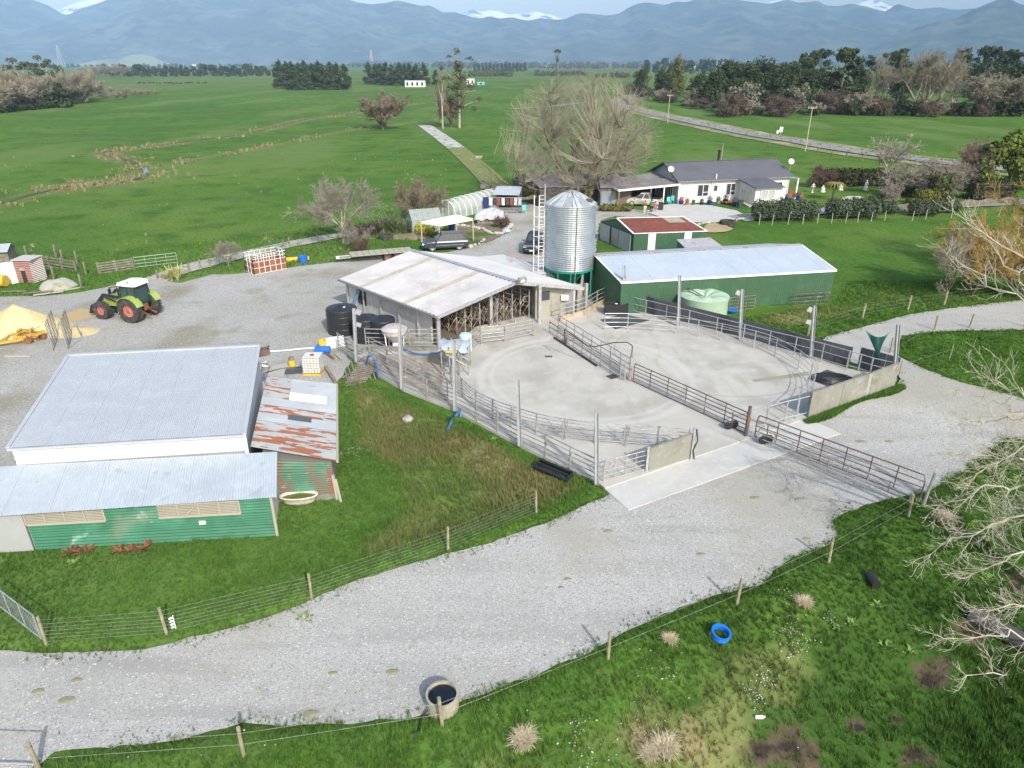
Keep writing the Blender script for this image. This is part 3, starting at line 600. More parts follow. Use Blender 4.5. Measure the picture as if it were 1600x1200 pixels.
win_ = MB().poly([at0(w_, .9), at0(w_+dirLS*1.1, .9), at0(w_+dirLS*1.1, 2.0), at0(w_, 2.0)], -inw*.05).obj('window', m_dark, t)
MB().poly([at0(w_, 2.0)-inw*.08, at0(w_+dirLS*.45, 2.0)-inw*.08, at0(w_+dirLS*.45, 1.0)-inw*.65, at0(w_, 1.0)-inw*.65], inw*.03).obj('open_pane', M('blue_tinted_pane', (.12, .2, .28), .2), win_)
# far gable wall and back walls
MB().poly([at0(w0, 0), at0(mR, 0)-V3((0, .5, 0))+dirLS*.4, at0(mR, 3.3)-V3((0, .5, 0))+dirLS*.4, at0(w0, 2.42)], dirLS*.12).obj('end_wall', m_greywall, t)
MB().poly([at0(mR, 0)+dirLS*.4, at0(mF, 0)+dirLS*.4-V3((.2, .3, 0)), at0(mF, 2.5)+dirLS*.4-V3((.2, .3, 0)), at0(mR, 3.3)+dirLS*.4], dirLS*.12).obj('end_wall', m_greywall, t)
MB().poly([at0(mF, 0)+dirLS*.4-V3((.4, .3, 0)), at0(mE, 0)-dirLS*.4-V3((.4, .4, 0)), at0(mE, 2.4)-dirLS*.4-V3((.4, .4, 0)), at0(mF, 2.5)+dirLS*.4-V3((.4, .3, 0))], (-.12, 0, 0)).obj('side_wall', m_greywall, t)
for pp, top in ((G(686, 541), 2.4), (G(767, 511), 2.85), (G(842, 506), 3.05), (G(914, 488), 2.38)):
    MB().box((pp.x, pp.y, top/2), (.24, .24, top), rz=.5).obj('roof_post', m_galv, t)
MB().tube(at0(mN, 3.28)+V3((.1, -.1, 0)), at0(mN, 3.55)+V3((.3, -.25, 0)), .03).obj('lamp_bracket', m_galv, t)
fl = MB().box((mN.x+.45, mN.y-.35, 3.62), (.62, .3, .42), rz=.5, tilt=(.5, 0)).obj('floodlight', m_galvd, t)
MB().box((mN.x+.5, mN.y-.5, 3.58), (.34, .04, .24), rz=.5, tilt=(.5, 0)).obj('lens', m_opal, fl)
# tank room with beige panels
ra, rb = G(836, 500), G(908, 489); rback = V3((.7, 5.5, 0)); rd = (rb-ra).normalized()
for i in range(3):
    a, b = lerp(ra, rb, i/3), lerp(ra, rb, (i+1)/3)
    MB().poly([at0(a, .1)+rd*.02, at0(b, .1)-rd*.02, at0(b, 2.35+.25*(1-(i+1)/3)), at0(a, 2.35+.25*(1-i/3))], (0, .15, 0)).obj('room_wall_panel', m_beige, t)
MB().poly([at0(rb, .1), at0(rb, .1)+rback, at0(rb, 2.3)+rback, at0(rb, 2.3)], (-.15, 0, 0)).obj('room_wall_panel', m_beige, t)
MB().poly([at0(ra, .1), at0(ra, .1)+V3((-.6, 3, 0)), at0(ra, 2.7)+V3((-.6, 3, 0)), at0(ra, 2.7)], (.15, 0, 0)).obj('room_wall_panel', m_beige, t)
d0 = lerp(ra, rb, .70); d1 = lerp(ra, rb, .90); off = V3((0, -.06, 0))
dr = MB().poly([at0(d0, .15)+off, at0(d1, .15)+off, at0(d1, 1.95)+off, at0(d0, 1.95)+off], (0, .05, 0)).obj('door', m_darkpanel, t)
for k in (.18, .56): MB().poly([at0(lerp(d0, d1, k), .4)+off*1.7, at0(lerp(d0, d1, k+.26), .4)+off*1.7, at0(lerp(d0, d1, k+.26), 1.75)+off*1.7, at0(lerp(d0, d1, k), 1.75)+off*1.7], (0, .03, 0)).obj('pane', m_glass, dr)
d2, d3 = lerp(ra, rb, .10), lerp(ra, rb, .3)
MB().poly([at0(d2, 1.5)+off, at0(d3, 1.5)+off, at0(d3, 2.2)+off, at0(d2, 2.2)+off], (0, .05, 0)).obj('window', m_glass, t)
MB().box((lerp(ra, rb, .62).x, lerp(ra, rb, .62).y-.2, 1.55), (.55, .32, .38)).obj('air_conditioner', m_white, t)
MB().box((rb.x-.6, rb.y-.02, 2.25), (.25, .2, .35)).obj('meter_box', m_beige, t)
# shed floor and interior pit
sheet_obj('shed_floor', [at0(p, 0) for p in (w0, w1, G(767, 512), ra, at0(mF, 0)+V3((-1, -1, 0)), at0(mR, 0)+V3((0, -1, 0)))], .03, M('wet_shed_floor', (.16, .13, .10), .7, layers=[((.1, .08, .06), 1.2, .45, .7, 6)]), 'brown wet floor of the milking shed', step=2)
m_cream = M('cream_stained_pipe', (.33, .29, .22), .6, layers=[((.17, .10, .06), 1.5, .45, .6, 6), ((.42, .40, .35), 3, .55, .7, 5)])
bail = thing('milking_bail', 'herringbone milking bails of cream and rusty pipes inside the open shed', 'milking equipment', G(760, 500))
rng = random.Random(4)
c0, c1 = G(712, 532), G(832, 497); axis = -dirLS   # rows run back into the shed
back = -dirLS
front = (c1-c0); front.z = 0
m = MB(); mk = MB()
for row, u in enumerate((.12, .3, .52, .72, .95)):
    o = c0+front*u
    for k in range(9):
        p = o+back*(k*.95); mm = MB(); mm.tube(at0(p, 0), at0(p, 2.35), .045)
        mm.obj('post', m_cream if rng.random() < .6 else m_galvd, bail)
    for z in (1.0, 1.35, 1.9, 2.3): m.tube(at0(o, z), at0(o+back*8, z), .032)
    for k in range(17):
        p = o+back*(k*.48); q = p+front.normalized()*.75+back*.35
        pts = [at0(p, 1.9), at0(lerp(p, q, .3), 1.5), at0(lerp(p, q, .7), 1.25), at0(q, .9), at0(q+back*.2, .45)]
        mk.path(pts, .028, n=4)
        pts = [at0(p, 1.3), at0(p-front.normalized()*.3, 1.0), at0(p-front.normalized()*.4+back*.25, .55), at0(p-front.normalized()*.1+back*.3, .25)]
        mk.path(pts, .03, n=4)
m.obj('rail', m_galvd, bail); mk.obj('rump_rail', m_cream, bail, kind='stuff')
m = MB()
for k in range(70):   # hanging rubber and steel clusters
    p = c0+front*rng.uniform(.5, 1.0)+back*rng.uniform(0, 5); z = rng.uniform(.3, 1.9)
    q = V3((rng.uniform(-.4, .4), rng.uniform(-.4, .4), rng.uniform(-.35, .1)))
    m.tube(at0(p, z), at0(p, z)+q, .035, n=4); m.tube(at0(p, z)+q, at0(p, z)+q*1.2+V3((0, 0, -.35)), .05, n=5)
m.obj('milking_clusters', m_galvd, bail, kind='stuff')
MB().poly([at0(c0+front*.38, .04), at0(c0+front*.60, .04), at0(c0+front*.60+back*7, .04), at0(c0+front*.38+back*7, .04)], (0, 0, .01)).obj('pit', m_dark, bail)
# low flat roof behind, next to the silo
t = thing('plant_room', 'low white roofed plant room between milking shed and silo', 'shed', G(800, 425))
q = [G(735, 402, 2.1), G(786, 397.5, 2.3), G(872, 424, 2.3), G(830, 432, 2.1)]
q = [q[3], q[2], q[1], q[0]]
sheets(t, 'roof_sheet', q[0], q[3], q[2], q[1], 5, 40, .012, m_roofbright)
body(t, [q[0]+V3((.2, .2, 0)), q[1]+V3((-.3, 0, 0)), q[2]+V3((-.2, -.3, 0)), q[3]+V3((.3, 0, 0))], 'wall', m_greywall)
MB().tube(G(800, 410, 2.2), G(800, 410, 2.2)+zz*.9, .05).obj('vent_pipe', M('orange_pipe', (.55, .25, .1), .6), t)
# ================================================================ silo
sc_ = V3((GY(888, 441, 56.6).x, 56.6, 0)); sb_ = GY(888, 426, 54.5).z; st_ = GY(888, 318, 56.6).z; sa_ = GY(888, 297, 56.6).z; t = thing('feed_silo', 'tall ribbed galvanised feed silo on green steel legs', 'silo', sc_)
m = MB(); R_ = 2.03; prof = []; z = sb_
while z < st_: prof += [(R_, z), (R_+.035, z+.05), (R_, z+.10)]; z += .17
m.lathe(prof, 40, cap=False); m.obj('body', M('silo_zinc', (.52, .56, .58), .35, .75, layers=[((.42, .46, .48), 1.2, .45, .7, 5)]), t, world=False, smooth=False)
for k in range(16):
    a0, a1 = 2*math.pi*k/16, 2*math.pi*(k+1)/16
    def cp(r, a, z): return (r*math.cos(a), r*math.sin(a), z)
    MB().add([cp(R_+.06, a0, st_), cp(R_+.06, (a0+a1)/2, st_), cp(R_+.06, a1, st_), cp(.95, a1, sa_-.36), cp(.95, (a0+a1)/2, sa_-.36), cp(.95, a0, sa_-.36)], [(0, 1, 4, 5), (1, 2, 3, 4)]).obj('cone_panel', m_galv if k % 2 else m_rooflean, t, world=False)
    MB().bar(cp(R_+.06, a0, st_+.03), cp(.95, a0, sa_-.33), .04, .04).bar(cp(.95, a0, sa_-.33), cp(.42, a0, sa_-.12), .04, .04).obj('cone_rib', m_galv, t, world=False)
MB().lathe([(.95, sa_-.36), (.42, sa_-.15)], 16, cap=False).obj('cone_collar', m_rooflean, t, world=False)
MB().lathe([(.45, sa_-.17), (.45, sa_-.08), (.2, sa_), (0.02, sa_+.02)], 16).obj('cap', m_galvd, t, world=False)
MB().lathe([(.26, 0), (.3, .14), (.26, .2), (.02, .24)], 14, c=(1.4, -.75, st_+.3)).obj('hatch', m_darkpanel, t, world=False)
MB().lathe([(.3, .55), (R_-.05, sb_)], 32, cap=False).obj('hopper', m_greenp, t, world=False, smooth=True)
MB().lathe([(R_+.05, sb_-.15), (R_+.05, sb_+.05), (R_-.03, sb_+.05)], 40, cap=False).obj('ring_beam', m_greenp, t, world=False)
for k in range(12):
    a = 2*math.pi*k/12; m = MB(); m.bar((R_*math.cos(a), R_*math.sin(a), 0), (R_*math.cos(a), R_*math.sin(a), sb_), .09, .09)
    m.obj('leg', m_greenp, t, world=False)
m = MB()
for k in range(12):
    a, b = 2*math.pi*k/12, 2*math.pi*(k+1)/12; f = lambda s, z: (R_*math.cos(s), R_*math.sin(s), z)
    m.bar(f(a, 1.4), f(b, 1.4), .05)
    if k % 2: m.bar(f(a, .1), f(b, 1.4), .04); m.bar(f(a, 1.4), f(b, sb_-.1), .04)
m.obj('brace', m_greenp, t, world=False)
MB().tube((.35, -2.12, 1.0), (.35, -2.12, st_), .035).tube((.35, -2.12, st_), (.0, -.4, sa_), .035).obj('level_pipe', m_galvd, t, world=False)
MB().tube((0, 0, .6), (-2.6, -3.2, 2.3), .09).obj('auger_tube', m_galv, t, world=False)
# caged ladder tower on its left
lt = thing('caged_ladder', 'caged access ladder standing against the silo', 'ladder', sc_+V3((-2.35, -.3, 0)))
for x in (-.62, -.22, .22): MB().tube((x, 0, 0), (x, 0, 8.9 if x > 0 else 8.4), .04).obj('stile', m_white, lt, world=False)
MB().tube((.22, 0, 7.5), (.22, 0, 9.3), .06).obj('guard_post', m_galv, lt, world=False)
for k in range(29): MB().tube((-.22, 0, .3+.29*k), (.22, 0, .3+.29*k), .018, n=4).obj('rung', m_white, lt, world=False)
for k in range(8):
    z = 2.0+.8*k; m = MB(); pts = [(.22, 0, z)]+[(.42*math.cos(a)-.2, -.42*math.sin(a), z) for a in [math.pi*i/6 for i in range(7)]]
    m.path(pts, .022, n=4); m.obj('hoop', m_white, lt, world=False)
for k in range(4): MB().tube((.2, 0, 1.6+1.8*k), (.5, .2, 1.6+1.8*k), .035).obj('bracket', m_galv, lt, world=False)
# ================================================================ long green shed
t = thing('long_green_shed', 'long dark green shed under a plain pale blue-grey roof behind the cow yard', 'shed', G(1300, 472))
gNL, gNR = G(970, 441, 2.7), G(1307, 422, 2.7); gFL, gFR = G(930, 400, 3.6), G(1252, 382, 3.6)
sheets(t, 'roof_sheet', gNL, gNR, gFR, gFL, 20, 100, .010, M('pale_blue_roof', (.47, .54, .61), .45, .15, layers=[((.43, .50, .57), .3, .42, .66, 6), ((.52, .58, .64), 1.2, .52, .75, 7), ((.4, .33, .28, .6), 2.2, .70, .76, 5)]))
gback = V3(((gFL.x+(gFL.x-gNL.x)*.9), (gFL.y+(gFL.y-gNL.y)*.9), 2.7)); gbackR = gback+(gFR-gFL)
MB().poly([gFL, gFR, at0(gbackR, 2.7), at0(gback, 2.7)], (0, 0, .03)).obj('back_roof', m_rooflean, t)
MB().bar(gNL-zz*.05, gNR-zz*.05, .12, .14).bar(gNR, gFR, .12, .06).bar(gNL, gFL, .10, .06).obj('gutter', m_white, t)
MB().bar(gFL+zz*.04, gFR+zz*.04, .3, .03).obj('ridge_cap', M('rust_flecked_ridge', (.4, .38, .38), .6, layers=[((.3, .14, .08), 2, .55, .65, 5)]), t)
i1 = V3((.12, .1, 0))
body(t, [gNL+i1, gNR+V3((-.12, .1, 0)), gFR+V3((-.2, 0, 0)), at0(gbackR, 2.7)+V3((-.15, -.2, 0)), at0(gback, 2.7)+V3((.15, -.2, 0)), gFL+V3((.14, 0, 0))], 'wall_frame', m_green_clad, drop=.1)
n = 26
for i in range(n):
    a, b = lerp(gNL, gNR, .004+i*.992/n), lerp(gNL, gNR, .004+(i+1)*.992/n)
    o = V3((0, .05, 0)); MB().sheet(at0(a, .03)+o, at0(b, .03)+o, at0(b, 2.62)+o, at0(a, 2.62)+o, 4, .012, off=.006*(i % 2)).obj('wall_sheet', m_green_clad, t)
# ================================================================ red roofed shed and its annex
t = thing('red_roofed_shed', 'green tin shed with an oxide red roof and two white wall sheets', 'shed', G(991, 395))
rNL, rNR = G(990, 365, 2.1), G(1105, 361, 2.1); rRL, rRR = G(964, 341, 3.0), G(1068, 339, 3.0); rBL = at0(rRL+(rRL-rNL), 2.1); rBR = at0(rRR+(rRR-rNR), 2.1)
for i in range(12):
    a, b = i/12, (i+1)/12; mt = m_redroof
    MB().sheet(bil(rNL, rNR, rRR, rRL, a, 0), bil(rNL, rNR, rRR, rRL, b, 0), bil(rNL, rNR, rRR, rRL, b, 1 if i not in (8, 9, 10) else .62), bil(rNL, rNR, rRR, rRL, a, 1 if i not in (8, 9, 10) else .62), 8, .012).obj('roof_sheet', mt, t)
    if i in (8, 9, 10): MB().sheet(bil(rNL, rNR, rRR, rRL, a, .62), bil(rNL, rNR, rRR, rRL, b, .62), bil(rNL, rNR, rRR, rRL, b, 1), bil(rNL, rNR, rRR, rRL, a, 1), 8, .012, off=.01).obj('roof_sheet', m_rustroof if 0 else m_skylight, t)
MB().poly([rRL, rRR, rBR, rBL], (0, 0, .03)).obj('back_roof', m_rooflean, t)
MB().bar(rNL, rRL, .18, .05).bar(rRL+zz*.04, rRR+zz*.04, .3, .04).bar(rNR, rRR, .18, .05).bar(rNL, rNR, .08, .08).bar(rBL, rRL, .18, .05).obj('flashing', m_white, t)
MB().tube(lerp(rRL, rRR, .45), lerp(rRL, rRR, .45)+zz*.7, .1).lathe([(.18, 0), (.02, .15)], 8, c=tuple(lerp(rRL, rRR, .45)+zz*.7)).obj('flue', m_galv, t)
body(t, [rNL+V3((.1, .1, 0)), rNR+V3((-.1, .1, 0)), rRR+V3((-.1, 0, 0)), rBR+V3((-.1, -.1, 0)), rBL+V3((.1, -.1, 0)), rRL+V3((.1, 0, 0))], 'wall_frame', m_green_clad, drop=.08)
for i in range(10):
    a, b = lerp(rNL, rNR, .01+i*.098), lerp(rNL, rNR, .01+(i+1)*.098); mt = m_opal if i in (2, 7) else (m_rustsolid if 0 else m_green_clad)
    z1 = 2.05; o = V3((0, .04, 0))
    MB().sheet(at0(a, .05)+o, at0(b, .05)+o, at0(b, z1)+o, at0(a, z1)+o, 5, .012).obj('wall_sheet', mt, t)
sideA, sideB = rNL+V3((0, .1, 0)), rBL+V3((0, -.1, 0)); so = V3((-.03, 0, 0))
for (u0, u1, mt) in ((.05, .40, m_greypaint), (.42, .62, m_beige), (.68, .97, m_greypaint)):
    a, b = lerp(sideA, sideB, u0), lerp(sideA, sideB, u1)
    MB().poly([at0(a, .05)+so, at0(b, .05)+so, at0(b, 1.9)+so, at0(a, 1.9)+so], (-.05, 0, 0)).obj('door', mt, t)
t = thing('shed_annex', 'small faded roof annex between the red roofed shed and the long green shed', 'shed', G(1080, 392))
q = [G(1074, 391, 1.9), G(1135, 389, 1.9), G(1110, 371, 2.2), G(1057, 374, 2.2)]
sheets(t, 'roof_sheet', q[0], q[1], q[2], q[3], 5, 40, .012, M('faded_pinkish_roof', (.45, .44, .45), .6, layers=[((.36, .22, .17, .8), .8, .56, .66, 7), ((.52, .55, .58), 2, .5, .7, 6)]))
body(t, [q[0]+V3((.1, .05, 0)), q[1]+V3((-.1, .05, 0)), q[2]+V3((-.1, -.05, 0)), q[3]+V3((.1, -.05, 0))], 'wall', m_green_clad)
# ================================================================ house
t = thing('farmhouse', 'white weatherboard farmhouse with a charcoal gable roof and projecting wing', 'house', G(1060, 320))
hA, hB = V3((23.25, 99.0, 0)), V3((40.2, 103.4, 0)); hd = (hB-hA).normalized(); hn = V3((-hd.y, hd.x, 0)); ez = 3.2
W_ = 9.0; rz_ = math.atan2(hd.y, hd.x)
def hp(u, v, z): return hA+hd*u+hn*v+zz*z
HL = (hB-hA).length
body(t, [hp(.0, .0, ez), hp(HL, 0, ez), hp(HL, W_, ez), hp(0, W_, ez)], 'wall', m_hwall, drop=.0)
for uu in (0.0, HL): MB().poly([hp(uu, 0, ez), hp(uu, W_, ez), hp(uu, W_/2, ez+1.75)], hd*(.1 if uu == 0 else -.1)).obj('gable', M('pale_blue_gable', (.42, .52, .56), .6) if uu == 0 else m_hwall, t)
m = MB()
for k in range(17): m.bar(hp(-.012, -.016, .35+.16*k), hp(HL+.01, -.016, .35+.16*k), .03, .02); m.bar(hp(-.016, 0, .35+.16*k), hp(-.016, W_, .35+.16*k), .03, .02)
m.obj('weatherboards', m_hwall, t, kind='stuff')
nsh = 22
for i in range(nsh):
    a, b = -.45+(HL+.9)*i/nsh, -.45+(HL+.9)*(i+1)/nsh
    MB().sheet(hp(a, -.5, ez-.08), hp(b, -.5, ez-.08), hp(b, W_/2, ez+1.86), hp(a, W_/2, ez+1.86), 4, .010).obj('roof_sheet', m_hroof, t)
MB().poly([hp(-.45, W_/2, ez+1.85), hp(HL+.45, W_/2, ez+1.85), hp(HL+.45, W_+.5, ez-.08), hp(-.45, W_+.5, ez-.08)], (0, 0, .04)).obj('back_roof', m_hroof, t)
MB().bar(hp(-.5, W_/2, ez+1.9), hp(HL+.5, W_/2, ez+1.9), .3, .05).bar(hp(-.47, -.5, ez-.1), hp(-.47, W_/2, ez+1.84), .05, .2).bar(hp(-.47, W_+.5, ez-.1), hp(-.47, W_/2, ez+1.84), .05, .2).obj('barge_board', m_hroof, t)
MB().bar(hp(-.45, -.56, ez-.12), hp(HL+.45, -.56, ez-.12), .12, .12).obj('gutter', M('gutter_grey', (.2, .21, .24), .5), t)
def window(parent, p0, p1, z0, z1, nrm, cols, glass=m_glass, rail=None):
    w = MB().poly([at0(p0, z0)+nrm*.05, at0(p1, z0)+nrm*.05, at0(p1, z1)+nrm*.05, at0(p0, z1)+nrm*.05], nrm*.02).obj('window', glass, parent)
    m = MB(); o = nrm*.09
    for z in (z0, z1): m.bar(at0(p0, z)+o, at0(p1, z)+o, .08, .09)
    for i in range(cols+1): m.bar(at0(lerp(p0, p1, i/cols), z0)+o, at0(lerp(p0, p1, i/cols), z1)+o, .08, .08)
    if rail: m.bar(at0(lerp(p0, p1, .5), rail)+o, at0(p1, rail)+o, .07, .08)
    m.obj('frame', m_alu, w); return w
fn = -hn
window(t, hp(2.9, 0, 0), hp(4.6, 0, 0), .9, 2.5, fn, 2, rail=1.45); window(t, hp(5.4, 0, 0), hp(6.0, 0, 0), 1.5, 2.35, fn, 1)
window(t, hp(7.4, 0, 0), hp(8.8, 0, 0), .9, 2.5, fn, 2, rail=1.45); window(t, hp(14.2, 0, 0), hp(15.3, 0, 0), 1.5, 2.4, fn, 1, m_glass_l); window(t, hp(15.5, 0, 0), hp(16.4, 0, 0), 1.6, 2.4, fn, 1)
window(t, hp(0, 1.6, 0), hp(0, 2.8, 0), .9, 2.3, -hd, 2); window(t, hp(0, 4, 0), hp(0, 5.4, 0), .9, 2.3, -hd, 2)
# wing
w0u, w1u, wd = 9.2, 13.2, 4.6
body(t, [hp(w0u, -wd, 2.6), hp(w1u, -wd, 2.6), hp(w1u, .05, 3.0), hp(w0u, .05, 3.0)], 'wing_wall', m_hwall)
for i in range(6):
    a, b = w0u-.3+(w1u-w0u+.6)*i/6, w0u-.3+(w1u-w0u+.6)*(i+1)/6
    MB().sheet(hp(a, -wd-.4, 2.6), hp(b, -wd-.4, 2.6), hp(b, .2, 3.25), hp(a, .2, 3.25), 4, .010).obj('roof_sheet', m_hroof, t)
MB().bar(hp(w0u-.3, -wd-.45, 2.52), hp(w1u+.3, -wd-.45, 2.52), .12, .12).bar(hp(w0u-.32, -wd-.4, 2.55), hp(w0u-.32, .2, 3.2), .05, .16).obj('wing_gutter', m_hroof, t)
window(t, hp(w0u+.8, -wd, 0), hp(w0u+3.0, -wd, 0), .95, 2.15, fn, 2, m_glass_l)
window(t, hp(w0u, -1.2, 0), hp(w0u, -2.4, 0), .8, 2.0, -hd, 2, m_glass_l); window(t, hp(w0u, -2.6, 0), hp(w0u, -3.4, 0), .8, 2.0, -hd, 1, m_glass_l)
MB().poly([hp(w0u-.0, -wd-.03, .05), hp(w1u, -wd-.03, .05), hp(w1u, -wd-.03, .35), hp(w0u, -wd-.03, .35)], fn*.04).obj('foundation', m_skylight, t)
for u_ in (5.05, HL-.15, w1u+.1): MB().tube(hp(u_, -.1 if u_ != w1u+.1 else -wd, .05), hp(u_, -.1 if u_ != w1u+.1 else -wd, 2.9), .05).obj('downpipe', m_white, t)
MB().tube(hp(8.6, W_/2+.5, 4.6), hp(8.6, W_/2+.5, 6.3), .2).lathe([(.3, 0), (.3, .1), (.02, .25)], 8, c=tuple(hp(8.6, W_/2+.5, 6.3))).obj('chimney', m_black, t)
MB().tube(hp(9.0, W_/2+.4, 4.6), hp(9.0, W_/2+.4, 7.4), .05).obj('aerial', m_galv, t)
MB().tube(hp(5.6, -.1, 2.5), hp(5.6, -.1, 3.9), .08).obj('vent_pipe', m_white, t)
for (u_, v_, z_, s_) in ((-.5, 1.9, 4.45, .42), (HL+.5, 1.0, 5.0, .42)):
    c = hp(u_, v_, z_); m = MB(); m.tube(at0(c, z_-1.2), c, .04)
    prof = [(.02, -.02), (s_*.5, .03), (s_*.85, .12), (s_, .2)]
    mm = MB().lathe(prof, 16, cap=False); mm.v = [((Matrix.Rotation(1.15, 3, 'X') @ V3(v))+c)[:] for v in mm.v]
    d_ = mm.obj('satellite_dish', m_white, t); m.obj('mast', m_galv, d_, world=True)
# porch and deck at the right end
MB().poly([hp(HL+.1, .8, 2.75), hp(HL+2.2, .8, 2.6), hp(HL+2.2, 5, 2.6), hp(HL+.1, 5, 2.75)], (0, 0, .1)).obj('porch_roof', M('blue_porch_roof', (.2, .28, .42), .5), t)
for v_ in (.9, 4.8): MB().box(tuple(hp(HL+2.1, v_, 1.6)), (.2, .2, 2.1), rz=rz_).obj('porch_post', m_white, t)
MB().box(tuple(hp(HL+1.3, 2.5, .28)), (2.8, 5.0, .5), rz=rz_).obj('deck', m_deck, t)
MB().box(tuple(hp(12.3+2.4, -.6, .15)), (3.0, .9, .5), rz=rz_).obj('brick_base', m_deck, t)
for k in range(6): MB().box(tuple(hp(7.5+.0, -1.2-.28*k, .32)), (3.0, .24, .08), rz=rz_).obj('deck_board', m_deck, t)
MB().box(tuple(hp(9.0, -3.8, .18)), (1.3, 2.2, .06), rz=rz_, tilt=(.12, 0)).obj('ramp', m_timber, t)
# carport
cpA = thing('carport', 'flat roofed carport joined to the left end of the farmhouse', 'carport', hp(-3, 1, 0))
q = [hp(-9.6, -1.4, 2.55), hp(-.1, -.6, 2.85), hp(-.1, 7.5, 3.25), hp(-9.6, 5.5, 2.9)]
sheets(cpA, 'roof_sheet', q[0], q[1], q[2], q[3], 9, 54, .012, M('brown_grey_roof', (.22, .20, .20), .7, layers=[((.33, .32, .31), .5, .48, .7, 6)]))
MB().bar(q[0]-zz*.12, q[1]-zz*.12, .06, .26).bar(q[0]-zz*.12, q[3]-zz*.12, .06, .26).obj('fascia', m_white, cpA)
for u_, v_ in ((-9.4, -1.2), (-4.6, -.9), (-2.6, -.8), (-9.4, 5.0), (-5, 5.5)): MB().box(tuple(hp(u_, v_, 1.28)), (.14, .14, 2.5)).obj('post', m_white if u_ > -3 else m_wood, cpA)
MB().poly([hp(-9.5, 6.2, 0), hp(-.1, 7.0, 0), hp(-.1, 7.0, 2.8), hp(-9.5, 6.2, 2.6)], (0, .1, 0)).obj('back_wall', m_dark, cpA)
# ================================================================ lean sheds behind the big tree
def simple_shed(name, label, px0, px1, depth, e, r, roofm, wallm, n=8, openfront=False):
    a, b = G(*px0), G(*px1); d = (b-a).normalized(); nn_ = V3((-d.y, d.x, 0)); t = thing(name, label, 'shed', lerp(a, b, .5))
    q = [at0(a, e)-nn_*.3, at0(b, e)-nn_*.3, at0(b+nn_*depth*.5, r), at0(a+nn_*depth*.5, r)]
    sheets(t, 'roof_sheet', q[0], q[1], q[2], q[3], n, n*5, .012, roofm)
    MB().poly([q[3], q[2], at0(b+nn_*depth, e), at0(a+nn_*depth, e)], (0, 0, .04)).obj('back_roof', roofm, t)
    body(t, [at0(a, e)+d*.1, at0(b, e)-d*.1, at0(b+nn_*depth*.5, r)-d*.1, at0(b+nn_*depth, e)-d*.1, at0(a+nn_*depth, e)+d*.1, at0(a+nn_*depth*.5, r)+d*.1], 'wall', wallm, drop=.08)
    return t, a, b, d, nn_
m_purple = M('weathered_mauve_roof', (.22, .20, .24), .6, layers=[((.36, .37, .40), .5, .5, .68, 7), ((.16, .14, .15), 1.5, .5, .7, 6)])
m_darkwall = M('dark_brown_wall', (.09, .08, .075), .85)
t_, a, b, d, nn_ = simple_shed('implement_shed', 'old mauve roofed implement shed behind the tunnel house and silo', (842, 324), (935, 316), 9, 2.6, 3.9, m_purple, m_darkwall, 10)
t_, a, b, d, nn_ = simple_shed('garage', 'mauve roofed garage with a blue-grey door behind the bare tree', (936, 322), (986, 322), 8, 2.5, 3.9, m_purple, M('brown_board_wall', (.15, .12, .10), .85), 7)
MB().poly([at0(lerp(a, b, .05), .05), at0(lerp(a, b, .5), .05), at0(lerp(a, b, .5), 2.0), at0(lerp(a, b, .05), 2.0)], -nn_*.06).obj('door', M('blue_grey_door', (.22, .26, .31), .5), t_)
# ================================================================ yard fences and posts
ZS = .10
def rail_fence(name, label, pts, mat, h=1.25, nrail=5, rr=.026, post_every=1, post_r=.045, z0=ZS, rails=None, cat='rail fence', group=None, posts=True, kinked=False):
    """pts: base points; posts at each; rails between"""
    t = thing(name, label, cat, pts[0], group=group)
    if posts:
        for i, p in enumerate(pts):
            if i % post_every == 0 or i == len(pts)-1: MB().tube(at0(p, p.z if z0 is None else z0), at0(p, (p.z if z0 is None else z0)+h+.03), post_r, n=8).obj('post', mat, t)
    zs = rails or [h*(.18+.82*k/(nrail-1)) for k in range(nrail)]
    for z in zs: 
        m = MB(); m.path([at0(p, (p.z if z0 is None else z0)+z) for p in pts], rr if z < h-.01 else rr*1.25, n=6); m.obj('rail', mat, t)
    return t
def sub(pts, k): return smooth_pts(pts, k)
outer = PX([(530, 549), (557, 567), (592, 588), (628, 609), (668, 625), (710, 642), (745, 660), (777, 677), (812, 697), (852, 716), (890, 736), (932, 757)])
rail_fence('outer_rail_fence', 'galvanised rail fence along the grassy left edge of the concrete yard', sub(outer, 2), m_galvd, post_every=2)
inner = PX([(578, 556), (606, 571), (634, 586), (662, 602), (700, 627)])
rail_fence('race_rail_fence', 'grey rail fence dividing off the brown stained race', inner, m_galvd)
arcL = PX([(705, 601), (722, 623), (744, 643), (770, 657), (799, 668), (838, 680), (882, 689), (928, 695), (977, 699), (1026, 702), (1074, 706)])
rail_fence('curved_rail_fence', 'thin curved rail fence round the left half of the cow yard', sub(arcL, 3), m_galvd, h=1.2, nrail=6, post_every=3, rr=.022)
for i, (px, py) in enumerate(((799, 668), (882, 689), (977, 699))):
    p = G(px, py); single('gate_latch', MB().box((p.x+.12, p.y-.1, 1.0), (.05, .12, .45)).box((p.x-.12, p.y-.1, .9), (.05, .1, .6)).tube((p.x-.9, p.y+.7, .9), (p.x, p.y-.12, .12), .02), m_galvd,
        ['steel latch and brace on the curved fence nearest the stained race', 'steel latch and brace halfway along the curved yard fence', 'steel latch and brace on the curved fence behind the tall front post'][i], 'latch', 'latches along the curved yard fence', loc=p)
top1 = PX([(572, 540), (604, 541), (640, 541), (684, 541)])
rail_fence('back_rail_fence', 'straight rail fence beside the black tanks and wall of the milking shed', top1, m_galvd, h=1.15, nrail=4)
